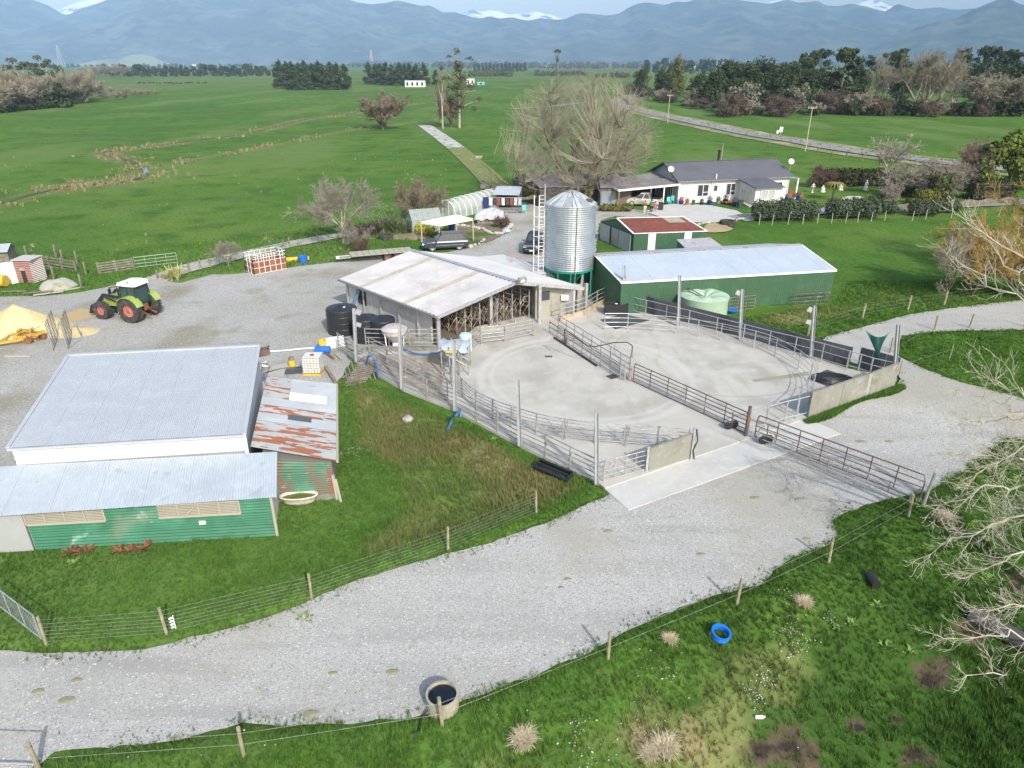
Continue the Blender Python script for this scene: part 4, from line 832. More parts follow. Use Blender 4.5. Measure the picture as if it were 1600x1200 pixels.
rail_fence('entry_rail_fence', 'rail fence curving from the shed mouth along the top of the yard', PX([(726, 556), (752, 540), (789, 536), (833, 527)]), m_galvd, h=1.25, nrail=5, post_r=.07)
single('yard_kerb', MB().poly([G(x, y, ZS) for x, y in ((558, 552), (575, 546), (640, 545), (692, 546), (692, 549), (640, 548.5), (576, 549.5), (561, 555))], (0, 0, .22)), m_wallconc, 'low pale concrete kerb below the back rails', 'kerb', loc=G(620, 546))
# tall light poles
m_pole = M('galvanised_i_beam', (.44, .47, .49), .5, .3, layers=[((.36, .38, .40), 2, .45, .7, 4)])
def tall_pole(px, py, tx, ty, label, bracket=0, group='tall galvanised poles round the cow yard'):
    p = G(px, py, ZS); h = min(4.4, max(2.6, GY(tx, ty, p.y).z)); lx = GY(tx, ty, p.y).x-p.x
    t = thing('tall_pole', label, 'pole', p, group=group); top = p+V3((lx, 0, h-ZS))
    m = MB(); m.bar(p+V3((-.085, 0, 0)), top+V3((-.085, 0, 0)), .02, .2).bar(p+V3((.085, 0, 0)), top+V3((.085, 0, 0)), .02, .2).bar(p, top, .15, .03)
    m.obj('post', m_pole, t)
    for k in range(bracket): MB().box((top.x+(.25 if k == 0 else .2)*(1 if px < 800 else -1), top.y, top.z-.25-.85*k), (.32, .03, .34 if k == 0 else .28), rz=.0, tilt=(0, .35)).obj('bracket', m_pole, t)
    return t
tall_pole(557, 566, 553, 482, 'tall galvanised pole with two brackets in front of the black tanks', 2)
tall_pole(628, 608, 624, 507, 'tall galvanised pole beside the pink-white feed hopper', 1)
tall_pole(711, 642, 709, 530, 'tall galvanised pole with a bracket above the blue looped hose', 1)
tall_pole(812, 697, 809, 592, 'tall plain pole midway along the left edge of the yard', 0)
tall_pole(932, 757, 932, 645, 'tall plain pole at the front corner beside the low rail gate', 0)
tall_pole(977, 489, 975, 414, 'tall pole with an orange float in front of the long green shed', 0)
tall_pole(1060, 510, 1062, 430, 'tall pole in front of the pale green water tank', 0)
tall_pole(1156, 530, 1160, 452, 'tall pole with top bracket just right of the green water tank', 1)
tall_pole(1267, 560, 1273, 478, 'tall pole with two brackets behind the black rubber panels', 2)
tall_pole(1397, 594, 1404, 507, 'tall pole at the far right corner of the concrete wall', 0)
single('float', MB().lathe([(.02, 0), (.12, .08), (.12, .2), (.02, .28)], 10, c=tuple(GY(975, 434, G(977, 489).y)-V3((0, .2, 0)))), M('orange_plastic', (.6, .16, .08), .5), 'small orange float hanging on the pole by the green shed', 'float')
# right hand fences
arcR = PX([(944, 517), (980, 517), (1020, 520), (1055, 523), (1089, 528), (1125, 534), (1177, 546), (1210, 558), (1246, 579), (1264, 598), (1268, 617), (1262, 634), (1243, 651)])
rail_fence('curved_rail_fence', 'curved galvanised rail fence round the far right half of the yard', sub(arcR, 3), m_galv, h=1.25, nrail=4, post_every=3, rr=.018, post_r=.035)
rail_fence('corner_rail_fence', 'rail fence between the concrete wall and middle gate post', PX([(1262, 652), (1243, 657), (1225, 661), (1195, 670), (1168, 679)]), m_galv, h=1.25, nrail=2)
outR = PX([(983, 490), (1008, 496), (1040, 504), (1075, 513), (1118, 525), (1160, 536), (1200, 547), (1240, 557), (1282, 568), (1322, 580)])
rail_fence('outer_rail_fence', 'galvanised rails in front of the black rubber panels', outR, m_galv, h=1.3, nrail=3, rr=.02, post_r=.035)
# black panels: behind the rails
bw = thing('rubber_panel_wall', 'long wall of black rubber panels along the right side of the yard', 'wall', G(1160, 527))
WP = smooth_pts(PX([(985, 486), (1062, 505), (1160, 531), (1250, 556), (1325, 576)]), 4)
P0, P1, P2, P3 = G(1000, 480), G(1325, 574), G(1337, 578), G(1398, 596)
bk = V3((.12, .16, 0)); n = len(WP)-1
for i in range(n):
    a, b = WP[i]+bk, lerp(WP[i], WP[i+1], .985)+bk
    MB().poly([at0(a, .12), at0(b, .12), at0(b, 1.4), at0(a, 1.4)], (.04, .06, 0)).obj('panel', m_rubber, bw)
for i in range(3):
    a, b = lerp(P2, P3, i/3)+bk, lerp(P2, P3, (i+.98)/3)+bk
    MB().poly([at0(a, .12), at0(b, .12), at0(b, 1.5), at0(a, 1.5)], (.04, .06, 0)).obj('panel', m_rubber, bw)
rail_fence('short_rail_fence', 'short galvanised rails across the gap at the far right corner', PX([(1322, 577), (1340, 582), (1358, 588), (1397, 597)]), m_galv, h=1.15, nrail=3)
cw = thing('concrete_wall', 'mossy concrete panel wall along the right front of the yard', 'wall', G(1262, 655))
C0, C1, C2 = G(1262, 655), G(1352, 623), G(1397, 605)
for a, b, u0, u1 in ((C0, C1, 0, .52), (C0, C1, .525, .985), (C1, C2, .06, 1)):
    a_, b_ = lerp(a, b, u0), lerp(a, b, u1)
    MB().poly([at0(a_, 0), at0(b_, 0), at0(b_, 1.62), at0(a_, 1.62)], (-.06, .13, 0)).obj('wall_panel', m_wallconc, cw)
for p in (lerp(C0, C1, 1), lerp(C1, C2, .03)): MB().box((p.x, p.y+.05, .8), (.09, .09, 1.6)).obj('post', m_galv, cw)
# front left wall panel and rails
fw = thing('panel_wall', 'single stained concrete panel at the front of the yard beside the rail gate', 'wall', G(1044, 728))
a_, b_ = G(1013, 738), G(1077, 719); MB().poly([at0(a_, 0.05), at0(b_, .05), at0(b_, 1.5), at0(a_, 1.3)], (-.05, .14, 0)).obj('wall_panel', m_wallconc, fw)
MB().box((a_.x-.1, a_.y-.02, .75), (.12, .12, 1.4)).obj('post', m_galv, fw); MB().box((b_.x+.1, b_.y, .9), (.16, .16, 1.8)).obj('post', m_galv, fw)
MB().path([at0(b_, 1.8)+V3((.15, -.1, 0)), at0(b_, 1.2)+V3((.25, -.15, 0)), at0(b_, .6)+V3((.1, -.1, 0)), at0(b_, .15)+V3((.2, -.15, 0))], .03).obj('hose', m_black, fw)
def gate(name, label, a, b, mat, h=1.2, nr=5, z=.2, bars=3, rr=.028, cat='gate', double=None, rnd=.25, group=None):
    t = thing(name, label, cat, a, group=group); a, b = V3(a), V3(b); d = (b-a).normalized()
    m = MB(); m.path([at0(b, z), at0(a, z)], rr, n=6); m.path([at0(a, z), at0(a, z+h-rnd), at0(a, z+h)+d*rnd*.3, at0(a, z+h)+d*rnd, at0(b, z+h)-d*rnd, at0(b, z+h)-d*rnd*.3, at0(b, z+h-rnd), at0(b, z)], rr*1.15, n=6)
    m.obj('frame', mat, t)
    for k in range(1, nr-1):
        zz_ = z+h*k/(nr-1); MB().tube(at0(a, zz_), at0(b, zz_), rr*.9).obj('rail', mat, t)
    for k in range(1, bars+1): p = lerp(a, b, k/(bars+1)); MB().tube(at0(p, z), at0(p, z+h), rr).obj('upright', mat, t)
    return t
gate('rail_gate', 'low galvanised rail gate between the front corner pole and concrete panel', G(942, 755, 0), G(1008, 737, 0), m_galvd, h=1.05, z=.15)
# middle dividing fence: brown gate, then dividing rails
gate('dividing_gate', 'long rusty brown rail gate running across the middle of the yard', G(989, 599), G(1163, 680), m_rustrail, h=1.2, nr=6, bars=5, z=.15, rnd=.2)
gate('swing_gate', 'long grey double railed gate reaching from the yard over the gravel', G(1178, 688), G(1435, 788), m_rustrail, h=1.25, nr=5, bars=6, z=.25, rnd=.3)
gate('backing_gate', 'second lower set of grey rails lying close alongside the long swing gate', G(1182, 692)+V3((0, -.05, 0)), G(1418, 793), m_galvd, h=.55, nr=3, bars=7, z=.35, rnd=.1)
mp = thing('gate_post', 'rusty brown gate post where the two long gates meet', 'post', G(1165, 681, ZS)); p = G(1165, 681, ZS)
MB().tube(p, p+zz*1.75, .09, n=10).obj('post', m_rustrail, mp); MB().box((p.x, p.y-.08, 1.1), (.16, .1, .3)).obj('hinge', m_rustsolid, mp)
p = G(1442, 790); single('gate_post', MB().tube(p, at0(p, 1.75)+V3((.12, 0, 0)), .07, n=10), m_galv, 'pale galvanised post at the grass end of the long gate', 'post', loc=p)
def wheel_pair(label, p):
    t = thing('jockey_wheels', label, 'wheel', p, group='small wheels under the long gates')
    for dx in (-.16, .16):
        m = MB().lathe([(.05, -.06), (.2, -.06), (.24, -.03), (.24, .03), (.2, .06), (.05, .06)], 14, axis='Y'); m.v = [(v[0]+dx, v[1]+dx*.4, v[2]+.24) for v in m.v]; m.obj('tyre', m_black, t, world=False)
    MB().box((0, 0, .42), (.45, .1, .06)).tube((0, 0, .4), (0, .05, 1.0), .03).obj('fork', m_rustrail, t, world=False)
wheel_pair('pair of small black wheels under the brown gate in the yard', G(1142, 670, ZS)); wheel_pair('pair of small black wheels under the gate on the white apron', G(1196, 693, .05))
# backing gate lattice
bg_ = thing('lattice_gate', 'latticed galvanised backing gate frame lying along the middle of the yard', 'gate', G(872, 522))
A_, B_ = G(872, 520), G(984, 592); d = (B_-A_).normalized(); s_ = V3((-d.y, d.x, 0))
for off_, zt in ((0, 1.35), (-.75, 1.0)):
    for z in (.25, .6, .95, zt): MB().tube(at0(A_+s_*off_, z), at0(B_+s_*off_, z), .03).obj('rail', m_galvd, bg_)
    for k in range(9): p = lerp(A_, B_, k/8)+s_*off_; MB().tube(at0(p, .15), at0(p, zt), .028).obj('upright', m_galvd, bg_)
for k in range(8): p = lerp(A_, B_, k/8); q = lerp(A_, B_, (k+1)/8); MB().tube(at0(p, .3), at0(q-s_*.75, 1.0), .022).obj('brace', m_galvd, bg_)
MB().bar(at0(lerp(A_, B_, .12)-s_*.95, .16), at0(lerp(A_, B_, .74)-s_*.95, .16), .12, .1).obj('rubber_strip', m_black, bg_)
MB().box(tuple(at0(lerp(A_, B_, .25)-s_*.6, .35)), (.4, .3, .35), rz=.8).obj('winch', m_galvd, bg_)
dp = G(984, 594, ZS); t = thing('drive_post', 'thick rusty post with a grease gun arm at the end of the lattice gate', 'post', dp)
MB().tube(dp, dp+zz*1.7, .1, n=10).obj('post', M('pitted_steel', (.4, .38, .35), .6, .3, layers=[((.25, .12, .07), 3, .52, .6, 6)]), t)
MB().tube(dp+V3((-.35, -.1, .1)), dp+V3((-.35, -.1, 1.3)), .05).box((dp.x, dp.y-.12, dp.z+1.3), (.14, .1, .5)).obj('ram', m_galv, t)
MB().path([tuple(dp+V3(q)) for q in ((0, 0, 1.6), (0, 0, 2.3), (-.3, .2, 2.45), (-1.0, .8, 2.2), (-2.0, 1.6, 1.6), (-2.5, 2.0, 1.5), (-3.3, 2.7, 1.9), (-3.9, 3.2, 2.2), (-3.9, 3.2, 1.2))], .035).obj('hose', M('reddish_black_hose', (.06, .035, .03), .5), t)
single('drain_grate', MB().box(tuple(G(958, 588, ZS+.01)), (.75, .55, .03), rz=.6), M('drain_hole', (.06, .055, .045), .8), 'dark square drain in the yard beside the rusty drive post', 'drain')
single('drain_cover', MB().box(tuple(G(857, 557, ZS+.01)), (.5, .25, .02)), M('drain_hole2', (.08, .075, .065), .8), 'small dark drain cover in the pale concrete left of the lattice gate', 'drain')
# rubber mats
def slat_mat(name, label, cs, mat, cat='mat'): return single(name, MB().poly([G(x, y, ZS+.012) for x, y in cs], (0, 0, .03)), mat, label, cat, loc=G(*cs[0]))
slat_mat('rubber_mat', 'large black rubber mat on the concrete before the milking shed', [(938, 500), (962, 514.5), (1015, 500.5), (974, 491)], m_rubber)
t = thing('hose_reel_mat', 'black rubber mat with coiled hose inside the right corner of the yard', 'mat', G(1300, 595))
MB().poly([G(x, y, ZS+.015) for x, y in ((1262, 592), (1295, 604), (1332, 592), (1292, 578))], (0, 0, .03)).obj('mat', m_rubber, t)
for k in range(4):
    c = G(1300, 591, ZS+.09+.02*k); pts = [c+V3(((1.25-.22*k)*math.cos(a), (.85-.15*k)*math.sin(a), 0)) for a in [2*math.pi*i/20 for i in range(21)]]
    MB().path(pts, .04, n=5).obj('hose_coil', m_black, t)
t = thing('black_trough', 'black plastic box trough by the entry rails near the silo', 'trough', G(962, 492))
c = G(962, 490, ZS); m = MB()
for dx, dy, sx, sy in ((-.85, 0, .06, .9), (.85, 0, .06, .9), (0, -.42, 1.7, .06), (0, .42, 1.7, .06)): m.box((c.x+dx, c.y+dy, .55), (sx, sy, .85))
m.box((c.x, c.y, .2), (1.6, .8, .1)); m.obj('tub', m_black, t)
MB().box((c.x, c.y, .85), (1.6, .8, .02)).obj('water', m_water, t); MB().lathe([(.02, 0), (.12, .05), (.02, .1)], 10, c=(c.x, c.y, .87)).obj('float', m_white, t)
t = thing('ramp_kerb', 'dirty cream concrete ramp wall with rails beside the room door', 'ramp', G(900, 508))
rp = [G(*q) for q in ((876, 505), (895, 500), (915, 494), (932, 483), (950, 474))]
for a, b in zip(rp[:-1], rp[1:]): MB().poly([at0(a, ZS), at0(b, ZS), at0(b, .55), at0(a, .5)], (.05, .25, 0)).obj('kerb', M('stained_cream_concrete', (.42, .36, .26), .9, layers=[((.28, .21, .13), 1.6, .48, .7, 7)]) if a is rp[0] else bpy.data.materials['stained_cream_concrete'], t)
for z in (.8, 1.15, 1.5): MB().path([at0(p, z) for p in rp], .03).obj('rail', m_galv, t)
for p in rp: MB().tube(at0(p, ZS), at0(p, 1.55), .045).obj('post', m_galv, t)
# crush with tarpaulin
t = thing('cattle_crush', 'jumbled grey pipe cattle crush with a bluish cover at the shed entrance', 'cattle crush', G(715, 575))
c = G(712, 578, ZS); m = MB(); rng = random.Random(9)
for dx in (-.8, -.3, .3, .9):
    for dy in (-.8, .8): MB().tube(c+V3((dx, dy, 0)), c+V3((dx, dy, 1.9)), .05).obj('post', m_galvd, t)
for k in range(26):
    a = V3((rng.uniform(-.9, .9), rng.choice((-.8, .8, rng.uniform(-.8, .8))), rng.uniform(.1, 1.8))); b = V3((rng.uniform(-.9, .9), a.y+rng.uniform(-.4, .4), rng.uniform(.1, 1.8)))
    m.tube(c+a, c+b, .028, n=5)
m.obj('bars', m_galvd, t, kind='stuff')
m = MB(); nx_ = 8
for i in range(nx_+1):
    for j in range(6): m.v.append((c.x-.95+1.9*i/nx_, c.y-.9+1.8*j/5, 1.98+.16*math.sin(i*1.7)*math.cos(j*1.3)-.25*(j in (0, 5))))
m.f = [(i*6+j, (i+1)*6+j, (i+1)*6+j+1, i*6+j+1) for i in range(nx_) for j in range(5)]; m.obj('tarpaulin', M('blue_grey_tarp', (.38, .43, .50), .6), t, smooth=True)
MB().box((c.x-.15, c.y-.95, 1.75), (.7, .1, .12)).obj('yellow_bar', m_yellow, t)
single('feed_bin', MB().lathe([(.2, .3), (.42, .4), (.42, 1.5), (.3, 1.6)], 14, c=tuple(G(728, 556, ZS))), M('pale_aqua_plastic', (.45, .62, .58), .5), 'pale aqua upright bin just inside the milking shed front', 'bin', loc=G(728, 556))
# black tanks and hopper left of the milking shed
def tank(px, py, r, h, label, ribs=0):
    p = G(px, py); t = thing('water_tank', label, 'tank', p, group='black tanks beside the milking shed')
    prof = [(r, 0), (r, h*.97), (r*.96, h), (r*.55, h+.10), (.3, h+.16)]
    MB().lathe(prof, 32).obj('shell', m_black, t, world=False, smooth=False)
    MB().lathe([(.24, h+.14), (.24, h+.22), (.02, h+.24)], 14).obj('lid', m_black, t, world=False)
    for k in range(1, 4): MB().lathe([(r+.0, h*k/4-.03), (r+.02, h*k/4), (r+.0, h*k/4+.03)], 32, cap=False).obj('rib', m_black, t, world=False)
    return t
tank(537, 518, 1.12, 1.85, 'leftmost and largest of the black tanks beside the milking shed')
tank(573, 531, .92, 1.7, 'middle black tank, directly behind the tall pole'); tank(600, 533, .9, 1.7, 'right black tank nearest the shed wall')
single('tank_valve', MB().box(tuple(G(537, 518)+V3((.3, -.3, 2.0))), (.14, .14, .05)), m_white, 'small white fitting on top of the largest black tank', 'valve')
t = thing('feed_hopper', 'pinkish white cone shaped feed hopper behind the tall pole', 'hopper', G(618, 545)); m_pink = M('dusty_white_hopper', (.46, .445, .45), .6, layers=[((.42, .36, .35), 3, .45, .7, 6)])
MB().lathe([(.85, 1.45), (.9, 1.5), (.6, 1.68), (.05, 1.75)], 20, cap=False).obj('lid', m_pink, t, world=False)
MB().lathe([(.2, .5), (.82, 1.2), (.85, 1.46)], 20, cap=False).obj('cone', m_pink, t, world=False)
for k in range(4): a = math.pi/4+k*math.pi/2; MB().tube((.7*math.cos(a), .7*math.sin(a), 0), (.8*math.cos(a), .8*math.sin(a), 1.4), .04).obj('leg', m_white, t, world=False)
MB().lathe([(.2, 0), (.2, .5)], 12).obj('outlet', m_white, t, world=False)
t = thing('green_water_tank', 'pale green water tank with a collapsed crumpled top', 'tank', G(1097, 492)); m_pg = M('pale_green_plastic', (.36, .50, .36), .6, layers=[((.30, .43, .30), .6, .45, .7, 6), ((.45, .5, .33), 1.5, .6, .75, 6)])
R2 = 1.85; MB().lathe([(R2, 0), (R2, .6), (R2*.99, 1.2), (R2*1.03, 1.62)], 40, cap=False).obj('shell', m_pg, t, world=False, smooth=True)
m = MB(); ns, nr_ = 44, 7; rng = random.Random(2)
for j in range(nr_+1):
    f = j/nr_
    for i in range(ns):
        a = 2*math.pi*i/ns; w = math.sin(a*7+1)*.16*f*(1-f*.2)+math.sin(a*3)*.12*f
        r = R2*(1.03*(1-f)+.08*f); m.v.append((r*math.cos(a), r*math.sin(a), 1.62+.22*math.sin(f*3.0)-.35*f*f+w*(1-f*.6)))
m.f = [(j*ns+i, j*ns+(i+1) % ns, (j+1)*ns+(i+1) % ns, (j+1)*ns+i) for j in range(nr_) for i in range(ns)]+[tuple(nr_*ns+i for i in range(ns))]
m.obj('crumpled_lid', m_pg, t, world=False)
MB().bar((-.1, -.1, 1.55), (-1.1, .9, 1.95), .12, .03).bar((-.3, -.1, 1.55), (-1.6, .3, 2.05), .12, .03).obj('fallen_batten', m_darkpanel, t, world=False)
# things leaning by the green shed
gate('leaning_gate', 'rusty field gate leaning on the wall of the long green shed', G(1237, 478)+V3((0, -.1, 0)), G(1293, 474)+V3((0, -.1, 0)), m_rustrail, h=.95, nr=4, bars=2, z=.05, rnd=.05)
t = gate('pipe_rack', 'grey wooden pipe rack standing right of the green water tank', G(1138, 488), G(1178, 484), m_wood, h=1.1, nr=5, bars=2, z=.1, rnd=.05, cat='rack')
single('blue_tub', MB().lathe([(.2, 0), (.5, .3), (.5, .34)], 12, c=tuple(G(1143, 490))), m_bluep, 'small blue tub below the pipe rack', 'tub', loc=G(1143, 490))
# green shade cloth
t = thing('shade_cloth', 'torn triangle of dark green shade cloth hanging by the corner pole', 'shade cloth', G(1375, 580)); yb = G(1390, 588).y+.3
c0_, c1_, c2_, c3_ = GY(1352, 516, yb), GY(1391, 519, yb-.3), GY(1373, 559, yb), GY(1371, 526, yb)
m = MB(); n = 8
for i in range(n+1):
    for j in range(n+1):
        u, v = i/n, j/n; p = lerp(lerp(c0_, c1_, u)-zz*.35*math.sin(math.pi*u), c2_, v); m.v.append(tuple(p+V3((.05*math.sin(9*u+3*v), .14*math.sin(7*u+2*v), 0))))
m.f = [(i*(n+1)+j, (i+1)*(n+1)+j, (i+1)*(n+1)+j+1, i*(n+1)+j+1) for i in range(n) for j in range(n)]
m.obj('cloth', M('green_shade_cloth', (.03, .15, .12), .8), t); MB().tube(c0_, GY(1404, 521, yb), .015, n=4).obj('wire', m_galvd, t)
# hoses, buckets, IBC, pallets
def hose(label, pts, r, mat, cat='hose', name='hose'): return single(name, MB().path(smooth_pts(pts, 5), r, n=6), mat, label, cat, loc=pts[0])
hose('bright blue hose looping off the yard edge into the grass', [GY(720, 652, G(716, 650).y), GY(718, 640, G(714, 650).y), G(714, 648, .95), G(708, 650, .6), G(704, 662, .1), G(699, 671, .05)], .06, m_bluehose)
hose('blue hose hanging over the outer rail by the pallet stack', [G(592, 590, .1), G(590, 575, .7), G(584, 560, 1.4), G(576, 556, 1.5), G(572, 572, .5), G(570, 580, .1)], .06, m_bluehose)
hose('blue hose strung along the shed wall above the stained race', [G(632, 545, .35), G(645, 551, .3), G(662, 553, .3), G(680, 552, .35), G(692, 549, .5)], .055, m_bluehose)
hose('long white pipe lying on the gravel between shed corner and buckets', [G(413, 549, .1), G(440, 548, .1), G(470, 545, .1), G(500, 543, .1)], .05, m_white, 'pipe', 'pipe')
hose('thin black hose from the shed wall to the bulk container', [G(411, 584, .05), G(430, 578, .05), G(455, 574, .05), G(478, 574, .05)], .035, m_black)
sheet_obj('concrete_strip', PX([(411, 577), (452, 566), (470, 572), (440, 590), (412, 592)]), .03, m_lane, 'pale concrete strip beside the grey shed', step=.6)
t = thing('bulk_container', 'white plastic bulk liquid container in a wire cage', 'container', G(491, 582)); m_ibc = M('milky_plastic', (.74, .71, .68), .5)
MB().box((0, 0, .70), (1.05, 1.0, .98)).obj('tank', m_ibc, t, world=False); MB().box((0, 0, .08), (1.15, 1.1, .14)).obj('pallet', m_yellow, t, world=False)
for k in range(7):
    z = .2+.165*k; MB().path([(-.57, -.54, z), (.57, -.54, z), (.57, .54, z), (-.57, .54, z), (-.57, -.54, z)], .016, n=4).obj('cage_bar', m_galvd, t, world=False)
for k in range(7):
    x = -.57+.19*k; MB().path([(x, -.54, .15), (x, -.54, 1.2), (x, .54, 1.2), (x, .54, .15)], .013, n=4).obj('cage_bar', m_galvd, t, world=False)
MB().lathe([(.13, 1.19), (.13, 1.25)], 12).obj('cap', m_rustsolid, t, world=False)
def bucket(px, py, h, r, mat, label, cat='bucket'):
    p = G(px, py); t = thing('bucket', label, cat, p); MB().lathe([(r*.85, 0), (r, h), (r*.93, h), (r*.93, h-.05)], 16, cap=False).lathe([(r*.8, .03), (.01, .03)], 16).obj('tub', mat, t, world=False)
    MB().path([(r*math.cos(a), 0, h+.0+.25*r*math.sin(a)) for a in [math.pi*i/8 for i in range(9)]], .012, n=4).obj('handle', m_galvd, t, world=False); return t
m_ybk = M('yellow_plastic', (.72, .52, .04), .5)
bucket(457, 573, .5, .24, m_ybk, 'yellow bucket with brown rags on the concrete strip')
single('brown_rags', MB().lathe([(.02, .42), (.2, .5), (.16, .7), (.02, .78)], 8, c=tuple(G(457, 573))), m_wood, 'brown rags stuffed in the yellow bucket', 'rags')
bucket(505, 546, .7, .28, m_ybk, 'tall yellow drum with white rim at the end of the fence', 'drum')
single('foam_box', MB().box(tuple(G(524, 541)+zz*.3), (1.3, .7, .5), rz=.25, tilt=(.15, -.1)), m_white, 'pale blue-white foam box lying behind the outer rails', 'box', loc=G(524, 541))
single('blue_drum', MB().lathe([(.05, -.5), (.25, -.5), (.27, 0), (.25, .5), (.05, .5)], 14, c=tuple(G(505, 552)+zz*.27), axis='X'), m_bluep, 'blue drum lying by the bulk container', 'drum', loc=G(505, 552))
t = thing('ladder', 'aluminium ladder leaning on the far corner of the grey shed', 'ladder', G(419, 573)); a, b = G(416, 573), V3((-13.75, 35.0, 3.1)); s = V3((.22, 0, 0))
for sg in (-1, 1): MB().bar(a+s*sg, b+s*sg, .05, .07).obj('stile', m_alu, t)
for k in range(9): p = lerp(a, b, .08+.1*k); MB().bar(p-s, p+s, .035).obj('rung', m_alu, t)
MB().box(tuple(b+V3((.1, .1, .55))), (.7, .5, .35), rz=.5).tube(b+V3((-.3, 0, .3)), b+V3((.5, .1, .9)), .06).obj('roof_clutter', m_rustrail, t)
pl = thing('pallet_stack', 'leaning stack of grey weathered pallets against the outer fence', 'pallets', G(565, 592))
rng = random.Random(3); base = G(556, 596)
for k in range(3):
    o = base+V3((.16*k, .3*k, .05+.16*k))
    for j in range(7): MB().box(tuple(o+V3((.05*j, .26*j-.5, .05*j))), (1.5, .11, .03), rz=.35, tilt=(.35, -.12)).obj('slat', m_wood, pl)
    for j in (-1, 0, 1): MB().box(tuple(o+V3((j*.6, .3, -.02))), (.06, 1.7, .09), rz=.35, tilt=(.35, -.12)).obj('bearer', m_wood, pl)
single('sleeper', MB().bar(G(509, 574, .12), G(524, 597, .12), .2, .2), m_wood, 'weathered timber sleeper standing off the rusty roof corner', 'sleeper', loc=G(515, 590))
single('slate_sheet', MB().box(tuple(G(462, 579, .08)), (1.3, .8, .05), rz=.2), m_darkpanel, 'dark grey sheet lying left of the bulk container', 'sheet')
for i, (x, y, rz, lb) in enumerate(((516, 556, .9, 'rust red board lying beside the blue drum'), (528, 556, 1.0, 'pale plank lying against the lower outer rails'), (545, 585, 2.1, 'dark plank leaning by the pallet stack'))):
    single('plank', MB().box(tuple(G(x, y, .12)), (1.2, .14, .05), rz=-rz), [m_rustsolid, m_timber, m_wood][i], lb, 'plank')
# bathtub
t = thing('bathtub', 'old cream bathtub of green water beside the green lean-to wall', 'bathtub', G(470, 790)); m_bath = M('old_enamel', (.66, .64, .54), .4, layers=[((.45, .42, .3), 3, .52, .7, 6)])
def oval(a, b, z, n=24, x0=0): return [(x0+a*math.cos(2*math.pi*i/n)*(1 if abs(math.cos(2*math.pi*i/n)) < .9 else .97), b*math.sin(2*math.pi*i/n), z) for i in range(n)]
m = MB(); rings = [oval(.55, .18, .02), oval(.72, .27, .2), oval(.82, .34, .44), oval(.88, .39, .47), oval(.88, .39, .5), oval(.78, .3, .5), oval(.74, .27, .36)]
for r in rings: m.v += r
m.f = [(k*24+i, k*24+(i+1) % 24, (k+1)*24+(i+1) % 24, (k+1)*24+i) for k in range(6) for i in range(24)]+[tuple(range(23, -1, -1))]
o = m.obj('tub', m_bath, t, world=False, smooth=True); m = MB(); m.v = oval(.75, .28, .40); m.f = [tuple(range(24))]; m.obj('water', M('green_water', (.14, .15, .03), .15), t, world=False)
t.rotation_euler.z = .12; t.location = G(469, 789)+V3((0, 0, .05))
# trough, blue ring, black trough, stone, barrel, culvert
t = thing('concrete_trough', 'round concrete water trough full of dark water behind a fence post', 'trough', G(692, 1108)); c = G(692, 1104)
t.location = c; MB().lathe([(.50, 0), (.50, .56), (.44, .56), (.44, .40)], 40, cap=False).lathe([(.44, .15), (.01, .15)], 40).obj('bowl', M('old_concrete_trough', (.36, .34, .27), .9, layers=[((.24, .22, .15), 3, .45, .7, 7), ((.48, .46, .40), 8, .55, .75, 5)]), t, world=False)
MB().lathe([(.442, .46), (.01, .46)], 40, cap=False).obj('water', M('dark_trough_water', (.008, .012, .02), .05), t, world=False)
hose('short black pipe running into the grass below the concrete trough', [c+V3((-.42, -.25, .15)), c+V3((-.6, -.45, .05)), G(655, 1141, .05), G(645, 1146, .03)], .03, m_black, 'pipe', 'pipe')
t = thing('blue_tub_ring', 'bright blue plastic ring lying tilted in the grass bank', 'tub', GP(1124, 993)); m = MB().lathe([(.33, 0), (.37, .02), (.37, .26), (.40, .30), (.33, .30), (.31, .25), (.31, .02), (.33, 0)], 30, cap=False); m.obj('rim', M('bright_blue_plastic', (.012, .16, .62), .35), t, world=False)
for z_ in (.1, .19): MB().lathe([(.372, z_-.012), (.382, z_), (.372, z_+.012)], 30, cap=False).obj('rib', bpy.data.materials['bright_blue_plastic'], t, world=False)
t.rotation_euler = (.14, .1, 0); t.scale = (.85, .85, .85); t.location = GP(1124, 997)+zz*.08
p = GP(865, 742); t = thing('black_feed_trough', 'long black plastic feed trough lying in grass by the yard edge', 'trough', p+zz*.12); m = MB(); L2, w2 = .95, .24
for dx, dy, sx, sy in ((-L2, 0, .05, .5), (L2, 0, .05, .5), (0, -w2, 1.9, .05), (0, w2, 1.9, .05)): m.box((dx, dy, .14), (sx, sy, .26))
m.box((0, 0, .03), (1.9, .48, .05)); m.obj('tub', m_black, t, world=False); MB().box((0, 0, .29), (1.98, .05, .05)).box((0, -.27, .27), (2.0, .06, .05)).box((0, .27, .27), (2.0, .06, .05)).obj('rim', m_black, t, world=False)
t.rotation_euler = (.35, 0, -.68)
def rock(px, py, r, label, mat=None, name='stone', seed=0, group=None, sz=(1, 1, .6)):
    p = GP(px, py); bm = bmesh.new(); bmesh.ops.create_icosphere(bm, subdivisions=2, radius=r)
    for v in bm.verts:
        k = 1+.35*mn.noise(v.co*2.2/r+V3((seed*3.3, px, 0))); v.co = V3((v.co.x*sz[0], v.co.y*sz[1], v.co.z*sz[2]))*k
    me = bpy.data.meshes.new(name); bm.to_mesh(me); bm.free(); me.materials.append(mat or m_stone); o = bpy.data.objects.new(name, me); COL.objects.link(o); o.location = p+zz*r*.3
    return tag(o, label, 'stone', group)
m_stone = M('grey_stone', (.30, .29, .27), .9, layers=[((.42, .41, .39), 5, .48, .7, 6)])
rock(637, 657, .32, 'grey boulder in the rough grass left of the yard', seed=1); rock(1367, 912, .01, 'x') if 0 else None
